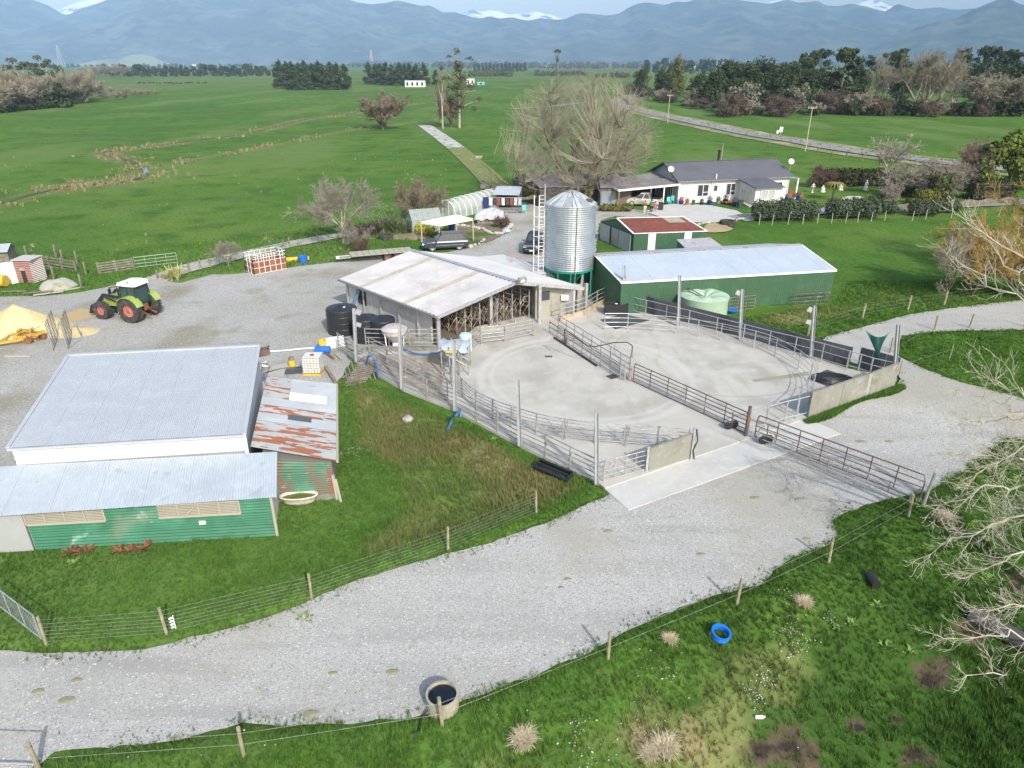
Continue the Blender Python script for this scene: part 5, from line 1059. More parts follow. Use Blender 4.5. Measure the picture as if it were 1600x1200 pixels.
p = GP(1362, 912); single('black_barrel', MB().lathe([(.17, -.3), (.19, 0), (.17, .3)], 16, c=tuple(p+zz*.18), axis='Y'), m_black, 'black plastic barrel lying in long grass on the bank', 'barrel', loc=p)
p = GP(1556, 992); t = thing('culvert_pipe', 'dark culvert pipe with a stone on top in the wet corner', 'pipe', p); m = MB().lathe([(.34, -1.0), (.34, 1.0), (.29, 1.0), (.29, -1.0), (.34, -1.0)], 20, axis='X', cap=False); m.obj('pipe', M('dark_culvert', (.06, .06, .062), .7), t, world=False); t.rotation_euler = (0, .12, -.75); t.location = p+zz*.3
p = GP(1187, 1122); single('white_bottle', MB().lathe([(.02, -.16), (.06, -.15), (.065, .08), (.03, .13), (.025, .17)], 10, c=tuple(p+zz*.07), axis='X'), m_white, 'small whitish bottle lying in the front bank grass', 'bottle', loc=p)
p = GP(272, 984); t = thing('spring_insulator', 'white coiled gate spring standing beside the fence post', 'spring', p); pts = [(.07*math.cos(a), .07*math.sin(a), .05+.55*a/26) for a in [i*.5 for i in range(53)]]; MB().path(pts, .02, n=5).obj('coil', m_white, t, world=False)
# ================================================================ post and wire fences
def post_fence(label, bases, h=1.18, r=.07, wires=(.35, .6, .85, 1.08), mat=None, wr=.0045, cat='wire fence', zfn=None, name='wire_fence', leans=True, square=False):
    t = thing(name, label, cat, bases[0]); rng = random.Random(len(bases)+int(bases[0].x*7)); tops = []
    for p in bases:
        lean = V3((rng.uniform(-.05, .05), rng.uniform(-.04, .04), 0)) if leans else V3((0, 0, 0))
        m = MB()
        if square: m.bar(p-zz*.1, p+zz*h+lean, r*1.6)
        else: m.tube(p-zz*.1, p+zz*h+lean, r, r*.93, n=9)
        m.obj('post', mat or m_postwood, t); tops.append((p, p+zz*h+lean))
    for w in wires:
        m = MB(); pts = [lerp(a, b, w/h)+V3((0, -r, 0)) for a, b in tops]
        m.path(pts, wr, n=3); m.obj('wire', m_galvd, t)
    return t
post_fence('post and wire fence along the near side of the gravel road', [GP(*q) for q in ((62, 1203), (381, 1181), (691, 1133), (950, 1029), (1151, 945), (1295, 878), (1419, 808))], wires=(.55, 1.0), r=.06)
post_fence('netting fence along the far side of the gravel road below the sheds', [GP(*q) for q in ((72, 1006), (261, 992), (487, 935), (700, 861), (838, 803))], wires=(.15, .3, .45, .6, .75, .9, 1.08), wr=.0035, r=.055)
t = thing('strainer_post', 'thick strainer post with orange tape at the bottom left corner', 'post', GP(62, 1203)+V3((.3, 0, 0))) if 0 else None
gl = thing('chain_link_gate', 'galvanised chain link gate at the left edge of the photo', 'gate', GP(70, 1003))
a, b = GP(66, 1000), V3((GP(66, 1000).x-2.7, GP(66, 1000).y+1.7, 0)); 
MB().path([at0(a, .1), at0(a, 1.15), at0(b, 1.15), at0(b, .1), at0(a, .1)], .025).obj('frame', m_galv, gl)
for k in (1, 2): p = lerp(a, b, k/3); MB().tube(at0(p, .1), at0(p, 1.15), .018).obj('upright', m_galv, gl)
m = MB()
for k in range(-8, 22):
    for sg in (1, -1):
        u0 = k/20; p = lerp(a, b, min(1, max(0, u0))); q = lerp(a, b, min(1, max(0, u0+sg*.33)))
        z0_, z1_ = .1, 1.15; m.tube(at0(p, z0_), at0(q, z1_), .005, n=3)
m.obj('chain_link', m_galv, gl, kind='stuff')
gl2 = thing('chain_link_gate', 'white framed gate end at the bottom left corner of the photo', 'gate', GP(20, 1200)); a, b = GP(58, 1203), GP(58, 1203)+V3((-2.6, .1, 0))
MB().path([at0(a, .15), at0(a, .95), at0(b, .95), at0(b, .15), at0(a, .15)], .022).obj('frame', m_galv, gl2)
post_fence('post fence up the right hand track beside the grass triangle', [GP(*q) for q in ((1390, 553), (1398, 552), (1460, 517), (1514, 514), (1600, 512))], wires=(.5, 1.0), r=.07)
post_fence('wire fence beyond the green shed along the upper track', [GP(*q) for q in ((1262, 524), (1347, 497), (1418, 484), (1475, 476), (1560, 462))], wires=(.4, .7, 1.0), r=.09)
post_fence('short wire run from the corner pole across the track', [GP(*q) for q in ((1404, 590), (1482, 565))], wires=(.9,), r=.04)
hb_ = [(1186, 351), (1206, 352), (1231, 351), (1254, 350.5), (1277, 349), (1299, 349), (1321, 348), (1340, 347), (1361, 346.5), (1382, 345), (1425, 345), (1446, 343), (1486, 341), (1520, 340), (1560, 338)]
post_fence('row of thin pale posts along the paddock in front of the hedges', [GP(*q) for q in hb_], wires=(.5, .9), r=.05, h=1.25, mat=m_timber)
post_fence('roadside fence of dark posts below the country road', [GP(*q) for q in ((1064, 206), (1095, 212), (1150, 222), (1200, 231), (1258, 236), (1277, 239), (1299, 245), (1322, 248), (1346, 253), (1375, 258))], wires=(1.0,), r=.12, mat=m_rustrail, h=1.2)
pf = thing('picket_fence', 'long grey wooden picket fence beyond the garden hedges', 'fence', GP(1450, 328)); a, b = GP(1375, 333), GP(1592, 318); n = 130
for i in range(n):
    p = lerp(a, b, i/n); h = .95+.12*math.sin(i*12.9)
    MB().bar(at0(p, 0), at0(p, h)+V3((.03*math.sin(i*5.1), 0, 0)), .12, .03).obj('picket', m_wood, pf)
MB().bar(at0(a, .75)+V3((0, .05, 0)), at0(b, .75)+V3((0, .05, 0)), .04, .08).obj('rail', m_wood, pf)
def rail_wood(label, a, b, n=2, h=1.15, boards=5, mat=m_wood):
    t = thing('board_fence', label, 'fence', a)
    for i in range(n+1): p = lerp(a, b, i/n); MB().bar(at0(p, 0), at0(p, h), .16).obj('post', mat, t)
    for k in range(boards): MB().bar(at0(a, .15+(h-.25)*k/(boards-1))+V3((0, -.1, 0)), at0(b, .15+(h-.25)*k/(boards-1))+V3((0, -.1, 0)), .04, .13).obj('board', mat, t)
    return t
rail_wood('weathered board fence section behind the tractor', G(156, 429), G(210, 421))
gate('field_gate', 'pale galvanised field gate right of the weathered board fence', G(212, 420), G(278, 412), M('greenish_galvanised', (.36, .42, .38), .5, .3), h=.95, nr=4, bars=3, z=.15, rnd=.05, rr=.02)
rail_wood('broken board yard fence behind the brick outhouse', G(58, 415), G(120, 425), n=3, boards=4)
for i, (x, y) in enumerate(((88, 402), (99, 410), (121, 412), (43, 404), (135, 430), (85, 437), (128, 451))):
    p = GP(x, y); single('fence_post', MB().bar(p, p+V3((.05, 0, 1.3)), .14), m_wood, 'grey wooden post standing by the broken yard fence at left', 'post', 'grey posts by the broken yard fence', loc=p)
post_fence('low wire fence with dark posts beside the narrow lane', [GP(*q) for q in ((247, 437), (297, 425), (314, 419), (329, 417), (444, 387), (452, 383), (497, 378), (541, 374))], wires=(.4, .8), r=.09, mat=m_wood, h=.9)
# utility poles
def upole(px, py, ty, label):
    p = GP(px, py); h = GY(px, ty, p.y).z-p.z; t = thing('power_pole', label, 'power pole', p); MB().tube(p, p+zz*h, .16, .1, n=8).obj('pole', m_timber, t)
    c = MB().box((p.x, p.y, p.z+h-.25), (2.0, .14, .14), rz=.15).obj('crossarm', m_timber, t)
    for dx in (-.85, -.3, .3, .85): MB().tube((p.x+dx, p.y, p.z+h-.2), (p.x+dx, p.y, p.z+h+.05), .05).obj('insulator', m_white, c, world=True)
    return p+zz*h
u1 = upole(1258, 236, 167, 'tall timber power pole beside the road at right'); u2 = upole(1043, 192, 148, 'smaller timber power pole by the road bend')
u3 = V3((u1.x*1.9, u1.y*.55, u1.z))
def wires_(a, b, label):
    t = thing('power_line', label, 'power line', a)
    for k in (-.85, .85):
        pts = [lerp(a, b, i/12)+V3((k, 0, -1.2*4*(i/12)*(1-i/12))) for i in range(13)]; MB().path(pts, .015, n=3).obj('cable', m_galvd, t)
wires_(u2, u1, 'pair of sagging cables between the two timber power poles')
# ================================================================ vehicles
def car_paint(n, c, r=.3): return M(n, c, r, .1, layers=[(tuple(x*.7+.03 for x in c), 1.6, .5, .8, 5)])
m_tyre = M('tyre_rubber', (.04, .038, .035), .85, layers=[((.12, .11, .09), 4, .5, .7, 5)])
m_rim = M('alloy_rim', (.45, .46, .47), .35, .7)
m_lens = M('headlamp_lens', (.55, .57, .58), .15)
m_redlens = M('tail_lamp', (.35, .02, .02), .25)
def wheel(parent, x, y, r, w, rim=m_rim, tyre=m_tyre, lug=False):
    s = 1 if y > 0 else -1; y0 = y; rk = .54 if lug else .62
    t_ = MB().lathe([(r*rk, -w/2), (r*.94, -w/2), (r, -w*.36), (r, w*.36), (r*.94, w/2), (r*rk, w/2), (r*rk, -w/2)], 28, c=(x, y0, r), axis='Y', cap=False)
    o = t_.obj('tyre', tyre, parent, world=False)
    m = MB().lathe([(r*rk, -w*.3), (r*(rk-.02), w*.3*s), (r*.3, w*.2*s), (.02, w*.34*s)], 20, c=(x, y0, r), axis='Y', cap=False); m.obj('rim', rim, o, world=False)
    if lug:
        m = MB()
        for k in range(26):
            a = 2*math.pi*k/26; 
            for sg in (-1, 1):
                a2 = a+(.5 if sg > 0 else 0)*2*math.pi/26; p = (x+(r+.0)*math.cos(a2), y0+sg*w*.5, r+(r)*math.sin(a2)); q = (x+(r+.02)*math.cos(a2+.16), y0, r+(r+.02)*math.sin(a2+.16)); m.bar(p, q, .06, .06)
        m.obj('tread_lug', tyre, o, world=False, kind='stuff')
    return o
def loft(secs):
    m = MB(); n = len(secs[0])
    for s in secs: m.v += [tuple(p) for p in s]
    for k in range(len(secs)-1): m.f += [(k*n+i, k*n+(i+1) % n, (k+1)*n+(i+1) % n, (k+1)*n+i) for i in range(n)]
    m.f += [tuple(range(n-1, -1, -1)), tuple((len(secs)-1)*n+i for i in range(n))]; return m
def csec(x, w, zb, zs):
    return [(x, -w*.86, zb), (x, -w, zb+.14), (x, -w, zs-.16), (x, -w*.93, zs-.03), (x, -w*.8, zs), (x, w*.8, zs), (x, w*.93, zs-.03), (x, w, zs-.16), (x, w, zb+.14), (x, w*.86, zb)]
def car(name, label, cat, loc, rz, paint, L=4.8, Wd=1.9, belt=1.02, hood=.95, roof=1.68, cab=(-1.9, 1.0), top=(-1.6, .25), wb=2.85, r=.37, tray=None, plate=True):
    t = thing(name, label, cat, loc, rz); w = Wd/2; f, b = L/2, -L/2
    st = [(b, w*.86, .42, belt-.12), (b+.12, w*.97, .32, belt-.02), (b+.7, w, .28, belt), (0, w, .27, belt), (cab[1], w, .27, belt), (cab[1]+.35, w*.99, .27, hood+.02), (f-.45, w*.96, .28, hood-.06), (f-.12, w*.9, .32, hood-.2), (f, w*.78, .38, hood-.34)]
    body_ = loft([csec(*s) for s in st]).obj('body', paint, t, world=False, smooth=False)
    # greenhouse
    a0, a1 = cab; b0, b1 = top; wi, wt = w*.93, w*.74
    base = [(a0, -wi, belt-.02), (a1, -wi, belt-.02), (a1, wi, belt-.02), (a0, wi, belt-.02)]; tp = [(b0, -wt, roof), (b1, -wt, roof), (b1, wt, roof), (b0, wt, roof)]
    MB().add(base+tp, [(0, 1, 5, 4), (1, 2, 6, 5), (2, 3, 7, 6), (3, 0, 4, 7), (4, 5, 6, 7)]).obj('cabin', paint, t, world=False)
    MB().box(((b0+b1)/2, 0, roof+.01), (abs(b1-b0)+.05, wt*1.9, .06)).obj('roof', paint, t, world=False)
    def pane(pts, nm='window'):
        c = sum((V3(p) for p in pts), V3((0, 0, 0)))/4; n_ = (V3(pts[1])-V3(pts[0])).cross(V3(pts[3])-V3(pts[0])).normalized()
        if n_.dot(c-V3((c.x*.6, 0, .6))) < 0: n_ = -n_
        q = [c+(V3(p)-c)*.86+n_*.012 for p in pts]; return MB().poly(q, n_*.012).obj(nm, m_glass, t, world=False)
    pane([base[1], base[2], tp[2], tp[1]], 'windscreen'); pane([base[3], base[0], tp[0], tp[3]], 'rear_window')
    for sy, (i0, i1) in ((-1, (0, 1)), (1, (3, 2))):
        A1, B1, A2, B2 = V3(base[i0]), V3(base[i1]), V3(tp[i0]), V3(tp[i1]); k = 3 if not tray else 2
        for j in range(k):
            u, v = j/k, (j+1)/k; pane([lerp(A1, B1, u), lerp(A1, B1, v), lerp(A2, B2, v), lerp(A2, B2, u)], 'side_window')
        MB().bar((a0+.2, sy*(w+.005), .62), (a1, sy*(w+.005), .62), .02, .05).obj('side_trim', m_rim, t, world=False)
        MB().box((a1-.05, sy*(w+.12), belt+.06), (.14, .2, .14)).obj('mirror', paint, t, world=False)
        MB().box((f-.14, sy*w*.68, hood-.27), (.3, .36, .15)).obj('headlight', m_lens, t, world=False); MB().box((b+.05, sy*w*.78, belt-.2), (.12, .24, .26)).obj('tail_light', m_redlens, t, world=False)
        for x in (-wb/2, wb/2):
            wheel(t, x, sy*(w-.11), r, .24)
            MB().lathe([(r+.07, -.02), (r+.07, .02)], 18, c=(x, sy*(w-.005), r), axis='Y', arc=math.pi, cap=False).obj('wheel_arch', m_black, t, world=False)
    MB().box((f-.0, 0, hood-.36), (.08, w*1.0, .2)).obj('grille', m_black, t, world=False); MB().box((f-.03, 0, .42), (.1, w*1.5, .18)).obj('bumper', m_black, t, world=False)
    if plate: MB().box((f+.05, 0, .5), (.02, .38, .12)).obj('number_plate', m_white, t, world=False)
    if tray:
        MB().box(((b+cab[0])/2, 0, belt+.02), (abs(b-cab[0])-.2, Wd-.3, .03)).obj('tray_floor', m_black, t, world=False)
        MB().path([(cab[0]-.1, -.7, belt), (cab[0]-.1, -.7, roof-.05), (cab[0]-.1, .7, roof-.05), (cab[0]-.1, .7, belt)], .03).obj('sports_bar', m_black, t, world=False)
    return t
a, b = G(678, 393), G(716, 391); rz = math.atan2(a.y-b.y, a.x-b.x); n_ = V3((math.sin(rz), -math.cos(rz), 0)); n_ = n_ if n_.y > 0 else -n_
car('parked_car', 'dark blue-grey family car parked beside the lawn near the white canopy', 'car', at0(lerp(a, b, .5)+n_*.85, .0), rz, car_paint('blue_grey_paint', (.035, .05, .062)), L=4.9, roof=1.74, belt=1.06, hood=1.03, cab=(-2.1, 1.05), top=(-1.75, .3))
pk = G(829, 399)
t = car('pickup_truck', 'dark pickup truck with pale trim parked nose-on beyond the plant room', 'pickup', at0(pk+V3((.55, 2.5, 0)), 0), math.radians(-101), car_paint('black_blue_paint', (.02, .025, .04)), L=5.2, roof=1.8, belt=1.12, hood=1.12, cab=(-.9, 1.1), top=(-.7, .35), wb=3.1, r=.4, tray=True)
MB().box((2.62, 0, .93), (.06, 1.5, .07)).box((2.62, 0, .62), (.06, 1.3, .05)).obj('chrome_surround', m_rim, t, world=False)
MB().box((2.3, 0, .99), (.5, 1.55, .03)).obj('bonnet_trim', m_rim, t, world=False)
car('utility_vehicle', 'dusty white double cab vehicle parked under the carport', 'vehicle', G(1004, 324, 0)+V3((.3, 1.2, 0)), math.radians(165), M('dusty_white_paint', (.55, .53, .50), .5, layers=[((.30, .24, .2), 1.2, .48, .65, 6)]), L=4.9, roof=1.75, belt=1.1, hood=1.08, cab=(-.9, 1.1), top=(-.7, .4), wb=3.0, r=.38, tray=True, plate=False)
# tractor
m_lime = M('lime_green_paint', (.27, .38, .06), .5, layers=[((.38, .42, .20), 1.6, .48, .7, 6)]); m_redrim = M('faded_red_rim', (.42, .12, .095), .6, layers=[((.42, .2, .15), 3, .5, .7, 6)])
m_tglass = M('tinted_cab_glass', (.03, .06, .06), .12)
rc = lerp(G(205, 502), G(240, 492), .5)
T = thing('tractor', 'lime green tractor with white cab roof, red wheels and front loader', 'tractor', at0(rc, 0), math.radians(164))
for sy in (1, -1):
    wheel(T, 0, sy*.98, .93, .56, m_redrim, lug=True); wheel(T, 2.75, sy*.92, .68, .46, m_redrim, lug=True)
    m = MB()
    for k in range(9):
        a0 = math.radians(20+140*k/9); a1 = math.radians(20+140*(k+1)/9); rr = 1.06
        for (x0, x1) in ((a0, a1),):
            p = [(rr*math.cos(x0), sy*.62, .93+rr*math.sin(x0)), (rr*math.cos(x1), sy*.62, .93+rr*math.sin(x1)), (rr*math.cos(x1), sy*1.26, .93+rr*math.sin(x1)*.98), (rr*math.cos(x0), sy*1.26, .93+rr*math.sin(x0)*.98)]
            m.poly(p, (0, 0, .04))
    m.obj('mudguard', m_lime, T, world=False)
hood_ = loft([[(x, -w_, z0), (x, -w_, z1-.12), (x, -w_*.7, z1), (x, w_*.7, z1), (x, w_, z1-.12), (x, w_, z0)] for x, w_, z0, z1 in ((.95, .48, .95, 1.86), (1.9, .45, .95, 1.78), (2.9, .40, .9, 1.62), (3.3, .34, .85, 1.42))]); hood_.obj('bonnet', m_lime, T, world=False)
MB().box((3.34, 0, 1.15), (.06, .5, .5)).obj('grille', m_black, T, world=False)
MB().box((1.4, 0, .8), (3.6, .45, .45)).box((0, 0, .93), (.5, 1.5, .4)).box((2.75, 0, .68), (.3, 1.4, .25)).obj('chassis', m_black, T, world=False)
cb = [(-.55, -.72, 1.35), (1.0, -.72, 1.2), (1.0, .72, 1.2), (-.55, .72, 1.35)]; ct = [(-.45, -.66, 2.75), (.8, -.66, 2.75), (.8, .66, 2.75), (-.45, .66, 2.75)]
MB().add(cb+ct, [(0, 1, 5, 4), (1, 2, 6, 5), (2, 3, 7, 6), (3, 0, 4, 7), (4, 5, 6, 7), (3, 2, 1, 0)]).obj('cab_glass', m_tglass, T, world=False)
m = MB()
for i in range(4): m.bar(cb[i], ct[i], .09, .09); m.bar(cb[i], cb[(i+1) % 4], .09, .12); m.bar(ct[i], ct[(i+1) % 4], .08, .08)
for sy in (-.72, .72): m.bar((.2, sy, 1.3), (.2, sy*.92, 2.75), .07, .07)
m.obj('cab_frame', M('dark_green_frame', (.02, .05, .04), .5), T, world=False)
MB().add(*(lambda s: (s.v, s.f))(loft([[(x, -w_, 2.76), (x, -w_*.9, 2.76+h_), (x, w_*.9, 2.76+h_), (x, w_, 2.76)] for x, w_, h_ in ((-.75, .62, .1), (-.6, .82, .2), (0, .85, .26), (.9, .82, .2), (1.1, .6, .08))]))).obj('cab_roof', m_white, T, world=False)
MB().lathe([(.06, 2.98), (.06, 3.12), (.02, 3.15)], 8, c=(-.1, .75, 0)).obj('beacon', M('amber_lamp', (.6, .22, .03), .4), T, world=False)
MB().box((.55, 0, 1.55), (.5, .5, .7)).obj('seat', m_black, T, world=False)
MB().path([(.85, .75, 2.7), (1.2, 1.25, 2.7), (1.2, 1.25, 2.5)], .03).box((1.2, 1.27, 2.42), (.06, .26, .4)).obj('mirror', m_black, T, world=False)
MB().path([(.85, -.75, 2.7), (1.2, -1.25, 2.7)], .03).box((1.2, -1.27, 2.42), (.06, .26, .4)).obj('mirror', m_black, T, world=False)
for sy in (-.62, .62):
    MB().bar((.9, sy, 1.75), (2.6, sy, 1.85), .12, .2).bar((2.6, sy, 1.85), (3.75, sy, .75), .12, .2).bar((1.1, sy, 1.3), (2.5, sy, 1.65), .07, .08).bar((3.0, sy, 1.0), (3.6, sy, 1.05), .06, .08).obj('loader_arm', m_black, T, world=False)
    MB().box((.95, sy*1.35, .62), (.5, .3, .5)).obj('fuel_tank', m_galv, T, world=False)
    for k in range(3): MB().box((.75-.0, sy*1.45, .4+.28*k), (.4, .28, .03)).obj('step', m_galvd, T, world=False)
MB().poly([(3.75, -.75, .85), (4.05, -.75, .25), (4.3, -.75, .25), (3.95, -.75, .95)], (0, 1.5, 0)).bar((3.7, -.75, .6), (3.7, .75, .6), .1).obj('loader_head', m_black, T, world=False)
MB().tube((1.25, .5, 1.7), (1.25, .5, 2.5), .05).obj('exhaust', m_black, T, world=False)
for sy in (-.35, .35): MB().bar((-.4, sy, .7), (-1.15, sy, .45), .07, .1).obj('linkage_arm', m_rustsolid, T, world=False)
MB().box((-.55, 0, 1.0), (.2, .4, .5)).bar((-.5, 0, 1.1), (-1.0, 0, .9), .06).obj('hitch', m_rustsolid, T, world=False)
# flat deck trailer
t = thing('flat_trailer', 'long flat deck trailer with a pale weathered deck parked along the lawn edge', 'trailer', G(600, 405), math.radians(20))
for k in range(10): MB().box((-3.0+.62*k, 0, .78), (.58, 1.9, .06)).obj('deck_board', m_timber, t, world=False)
MB().bar((-4.4, -.3, .62), (3.2, -.3, .62), .1, .16).bar((-4.4, .3, .62), (3.2, .3, .62), .1, .16).obj('frame', m_wood, t, world=False)
for x in (.2, 1.2):
    for sy in (-.85, .85): wheel(t, x, sy, .36, .22, m_rustsolid)
MB().box((-4.0, 0, .58), (1.4, .7, .12)).obj('drawbar', m_white, t, world=False)
# livestock crate
A, B = G(398, 430), G(449, 420); d = (B-A).normalized(); nn_ = V3((-d.y, d.x, 0)); Lc = (B-A).length; m_bpanel = M('brown_ply_panel', (.21, .085, .045), .7, layers=[((.28, .13, .07), 1.5, .5, .7, 5)])
t = thing('livestock_crate', 'brown panelled stock crate with a white pipe frame at the gravel edge', 'crate', A); dp_ = 1.9
for c0, c1, n in ((A, B, 6), (A, A+nn_*dp_, 3), (A+nn_*dp_, B+nn_*dp_, 6), (B, B+nn_*dp_, 3)):
    for i in range(n):
        for k in range(2):
            p, q = lerp(c0, c1, (i+.06)/n), lerp(c0, c1, (i+.94)/n)
            MB().poly([at0(p, .08+.55*k), at0(q, .08+.55*k), at0(q, .58+.55*k), at0(p, .58+.55*k)], nn_*.03 if n == 6 else d*.03).obj('panel', m_bpanel, t)
    m = MB()
    for i in range(n+1): m.bar(at0(lerp(c0, c1, i/n), 0), at0(lerp(c0, c1, i/n), 1.8), .04)
    for z in (.05, .61, 1.16, 1.48, 1.8): m.bar(at0(c0, z), at0(c1, z), .035)
    m.obj('frame', m_white, t)
# grain heap
m_grain = M('grain_meal', (.56, .46, .25), .95, layers=[((.62, .53, .31), .7, .45, .7, 7), ((.46, .36, .18), 2, .56, .72, 6)], bump=(6, .5, .05))
gp = G(33, 516); N = 56; vs = []; fs = []
for i in range(N+1):
    for j in range(N+1):
        x = gp.x-6.5+13.5*i/N; y = gp.y-4.5+9*j/N; dx, dy = (x-gp.x)/3.6, (y-gp.y)/2.7; r = math.hypot(dx, dy)
        z = 2.05*max(0, 1-r*.95)**.95; z2 = .42*max(0, 1-math.hypot((x-gp.x-4.2)/1.9, (y-gp.y+.4)/1.4)); z3 = .75*max(0, 1-math.hypot((x-gp.x-2.6)/1.6, (y-gp.y+.3)/1.5))
        z = max(z, z2, z3)*(1+.10*mn.noise(V3((x*.9, y*.9, 0))))+.03*mn.noise(V3((x*3, y*3, 2)))
        vs.append((x, y, z-.03))
fs = [(i*(N+1)+j, (i+1)*(N+1)+j, (i+1)*(N+1)+j+1, i*(N+1)+j+1) for i in range(N) for j in range(N)]
m = MB(); m.v = vs; m.f = fs; single('grain_heap', m, m_grain, 'large heap of pale yellow meal on the gravel at the left edge', 'heap', loc=gp, smooth=True)
sheet_obj('spilt_meal', [G(x, y) for x, y in ((85, 505), (100, 490), (130, 484), (152, 488), (150, 496), (120, 502), (105, 512))], .02, M('spilt_grain', (.46, .33, .15), .95, layers=[((.36, .33, .27), 1.4, .5, .62, 7)]), 'orange-yellow meal spilt on the gravel', jit=.35, step=.25)
# leaning gates beside the heap
for i, (x0, y0, x1, y1, lb) in enumerate(((83, 548, 98, 508, 'left of two upright barred gates standing by the meal heap'), (106, 546, 118, 505, 'right of two upright barred gates standing by the meal heap'))):
    a, b = G(x0, y0), G(x1, y1); g_ = gate('stacked_gate', lb, a, a+(b-a).normalized()*3.0, m_galvd, h=1.95, nr=11, bars=2, z=.05, rnd=.08, group='barred gates by the meal heap')
a = G(127, 530); single('gate_prop', MB().tube(G(106, 546), G(130, 528), .03).tube(G(130, 528), G(113, 500, 1.2), .03).tube(G(128, 528), G(118, 505, 1.3), .03), m_galvd, 'thin triangular prop frame right of the upright gates', 'frame', loc=a)
# yellow implement
t = thing('yellow_implement', 'old yellow farm implement with rusty wheels lying by the meal heap', 'implement', G(33, 538)); c = G(33, 538); m_ye = M('old_yellow_machine', (.50, .33, .05), .6, layers=[((.30, .13, .05), 4, .5, .65, 6)])
rng = random.Random(5)
MB().bar(c+V3((-1.2, -.6, .3)), c+V3((.3, .2, .35)), .16).bar(c+V3((-1.2, -.6, .3)), c+V3((-1.0, .6, .5)), .1).bar(c+V3((-1.0, .6, .5)), c+V3((1.2, 1.0, .6)), .12).bar(c+V3((.3, .2, .35)), c+V3((1.3, 1.0, .6)), .14).obj('frame', m_ye, t)
for k in range(14): o = V3((rng.uniform(-.5, 1.2), rng.uniform(0, .9), rng.uniform(.3, .9))); MB().bar(c+o, c+o+V3((rng.uniform(-.6, .6), rng.uniform(-.3, .3), rng.uniform(-.2, .3))), rng.uniform(.06, .2)).obj('arm', m_ye, t)
for dx, dy in ((.5, .1), (1.0, .9), (.2, .9)): MB().lathe([(.06, -.06), (.28, -.06), (.28, .06), (.06, .06)], 14, c=tuple(c+V3((dx, dy, .3))), axis='Y').obj('wheel', m_rustsolid, t)
t = thing('rubbish_sheet', 'crumpled teal and white plastic sheet beside the yellow implement', 'plastic sheet', G(66, 524)); m = MB()
for i in range(9):
    for j in range(7): m.v.append(tuple(G(66, 524)+V3((-1+2.2*i/8, -.5+1.2*j/6, .12+.2*mn.noise(V3((i*.9, j*.9, 1)))))))
m.f = [(i*7+j, (i+1)*7+j, (i+1)*7+j+1, i*7+j+1) for i in range(8) for j in range(6)]; m.obj('sheet', M('teal_plastic', (.42, .56, .54), .5), t)
single('discarded_tyre', MB().lathe([(.18, 0), (.32, 0), (.34, .1), (.32, .2), (.18, .2), (.18, 0)], 20, c=tuple(G(24, 520)), cap=False), m_tyre, 'black tyre lying in front of the meal heap', 'tyre', loc=G(24, 520)); rock(5, 520, .35, 'rust brown lump at the left edge before the meal heap', m_rustsolid, 'rusty_drum')
single('long_plank', MB().bar(G(8, 556, .06), G(48, 556, .06), .16, .08), m_timber, 'pale plank lying on the gravel behind the grey shed', 'plank', loc=G(28, 556))
# outhouse
A, B = G(30, 443), G(54, 443); t = thing('brick_outhouse', 'small red brick outhouse with white courses and a dark doorway', 'outhouse', A); hh = 2.1
q = [A, B, B+V3((.25, 1.5, 0)), A+V3((.25, 1.5, 0))]; body(t, [at0(p, hh) for p in q], 'wall', m_brick, drop=0)
for k in range(13):
    z = .08+.155*k
    for (p, r_) in ((q[0], q[1]), (q[1], q[2])):
        o = V3((0, -.02, 0)) if p is q[0] else V3((.02, 0, 0)); MB().bar(at0(p, z)+o, at0(r_, z)+o, .03, .045 if p is q[0] else .07).obj('white_course', m_white if p is q[1] else M('pinkish_mortar', (.48, .33, .30), .9) if k == 0 else (m_white if p is q[1] else bpy.data.materials['pinkish_mortar']), t)
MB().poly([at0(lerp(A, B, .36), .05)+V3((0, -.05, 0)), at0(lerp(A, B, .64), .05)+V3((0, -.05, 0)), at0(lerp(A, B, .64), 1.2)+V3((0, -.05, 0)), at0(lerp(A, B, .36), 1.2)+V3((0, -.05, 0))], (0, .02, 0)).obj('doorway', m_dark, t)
MB().poly([at0(lerp(A, B, .34), 1.2)+V3((0, -.06, 0)), at0(lerp(A, B, .66), 1.2)+V3((0, -.06, 0)), at0(lerp(A, B, .66), 1.5)+V3((0, -.06, 0)), at0(lerp(A, B, .34), 1.5)+V3((0, -.06, 0))], (0, .02, 0)).obj('lintel', m_beige, t)
c = lerp(q[0], q[2], .5); MB().box((c.x, c.y, hh+.05), (1.75, 1.8, .08)).obj('roof', m_greywall, t)
p = G(6, 446); single('white_tank', MB().lathe([(1.35, 0), (1.35, 1.4), (1.25, 1.5), (.3, 1.6)], 32, c=tuple(p+V3((-.2, 1.4, 0)))), m_white, 'big white plastic tank at the left edge beside the outhouse', 'tank', loc=p)
single('yellow_tank', MB().lathe([(.05, -.6), (.5, -.6), (.55, 0), (.5, .6), (.05, .6)], 16, c=tuple(G(2, 449)+V3((0, 0, .6))), axis='X'), m_yellow, 'bright yellow plastic tank lying before the white tank', 'tank', loc=G(2, 449))
t_, a, b, d, nn_ = simple_shed('lean_shed', 'small blue-grey roofed lean-to at the far left edge', (-40, 414), (18, 410), 2.4, 1.1, 1.6, m_rooflean, m_wood, 4)
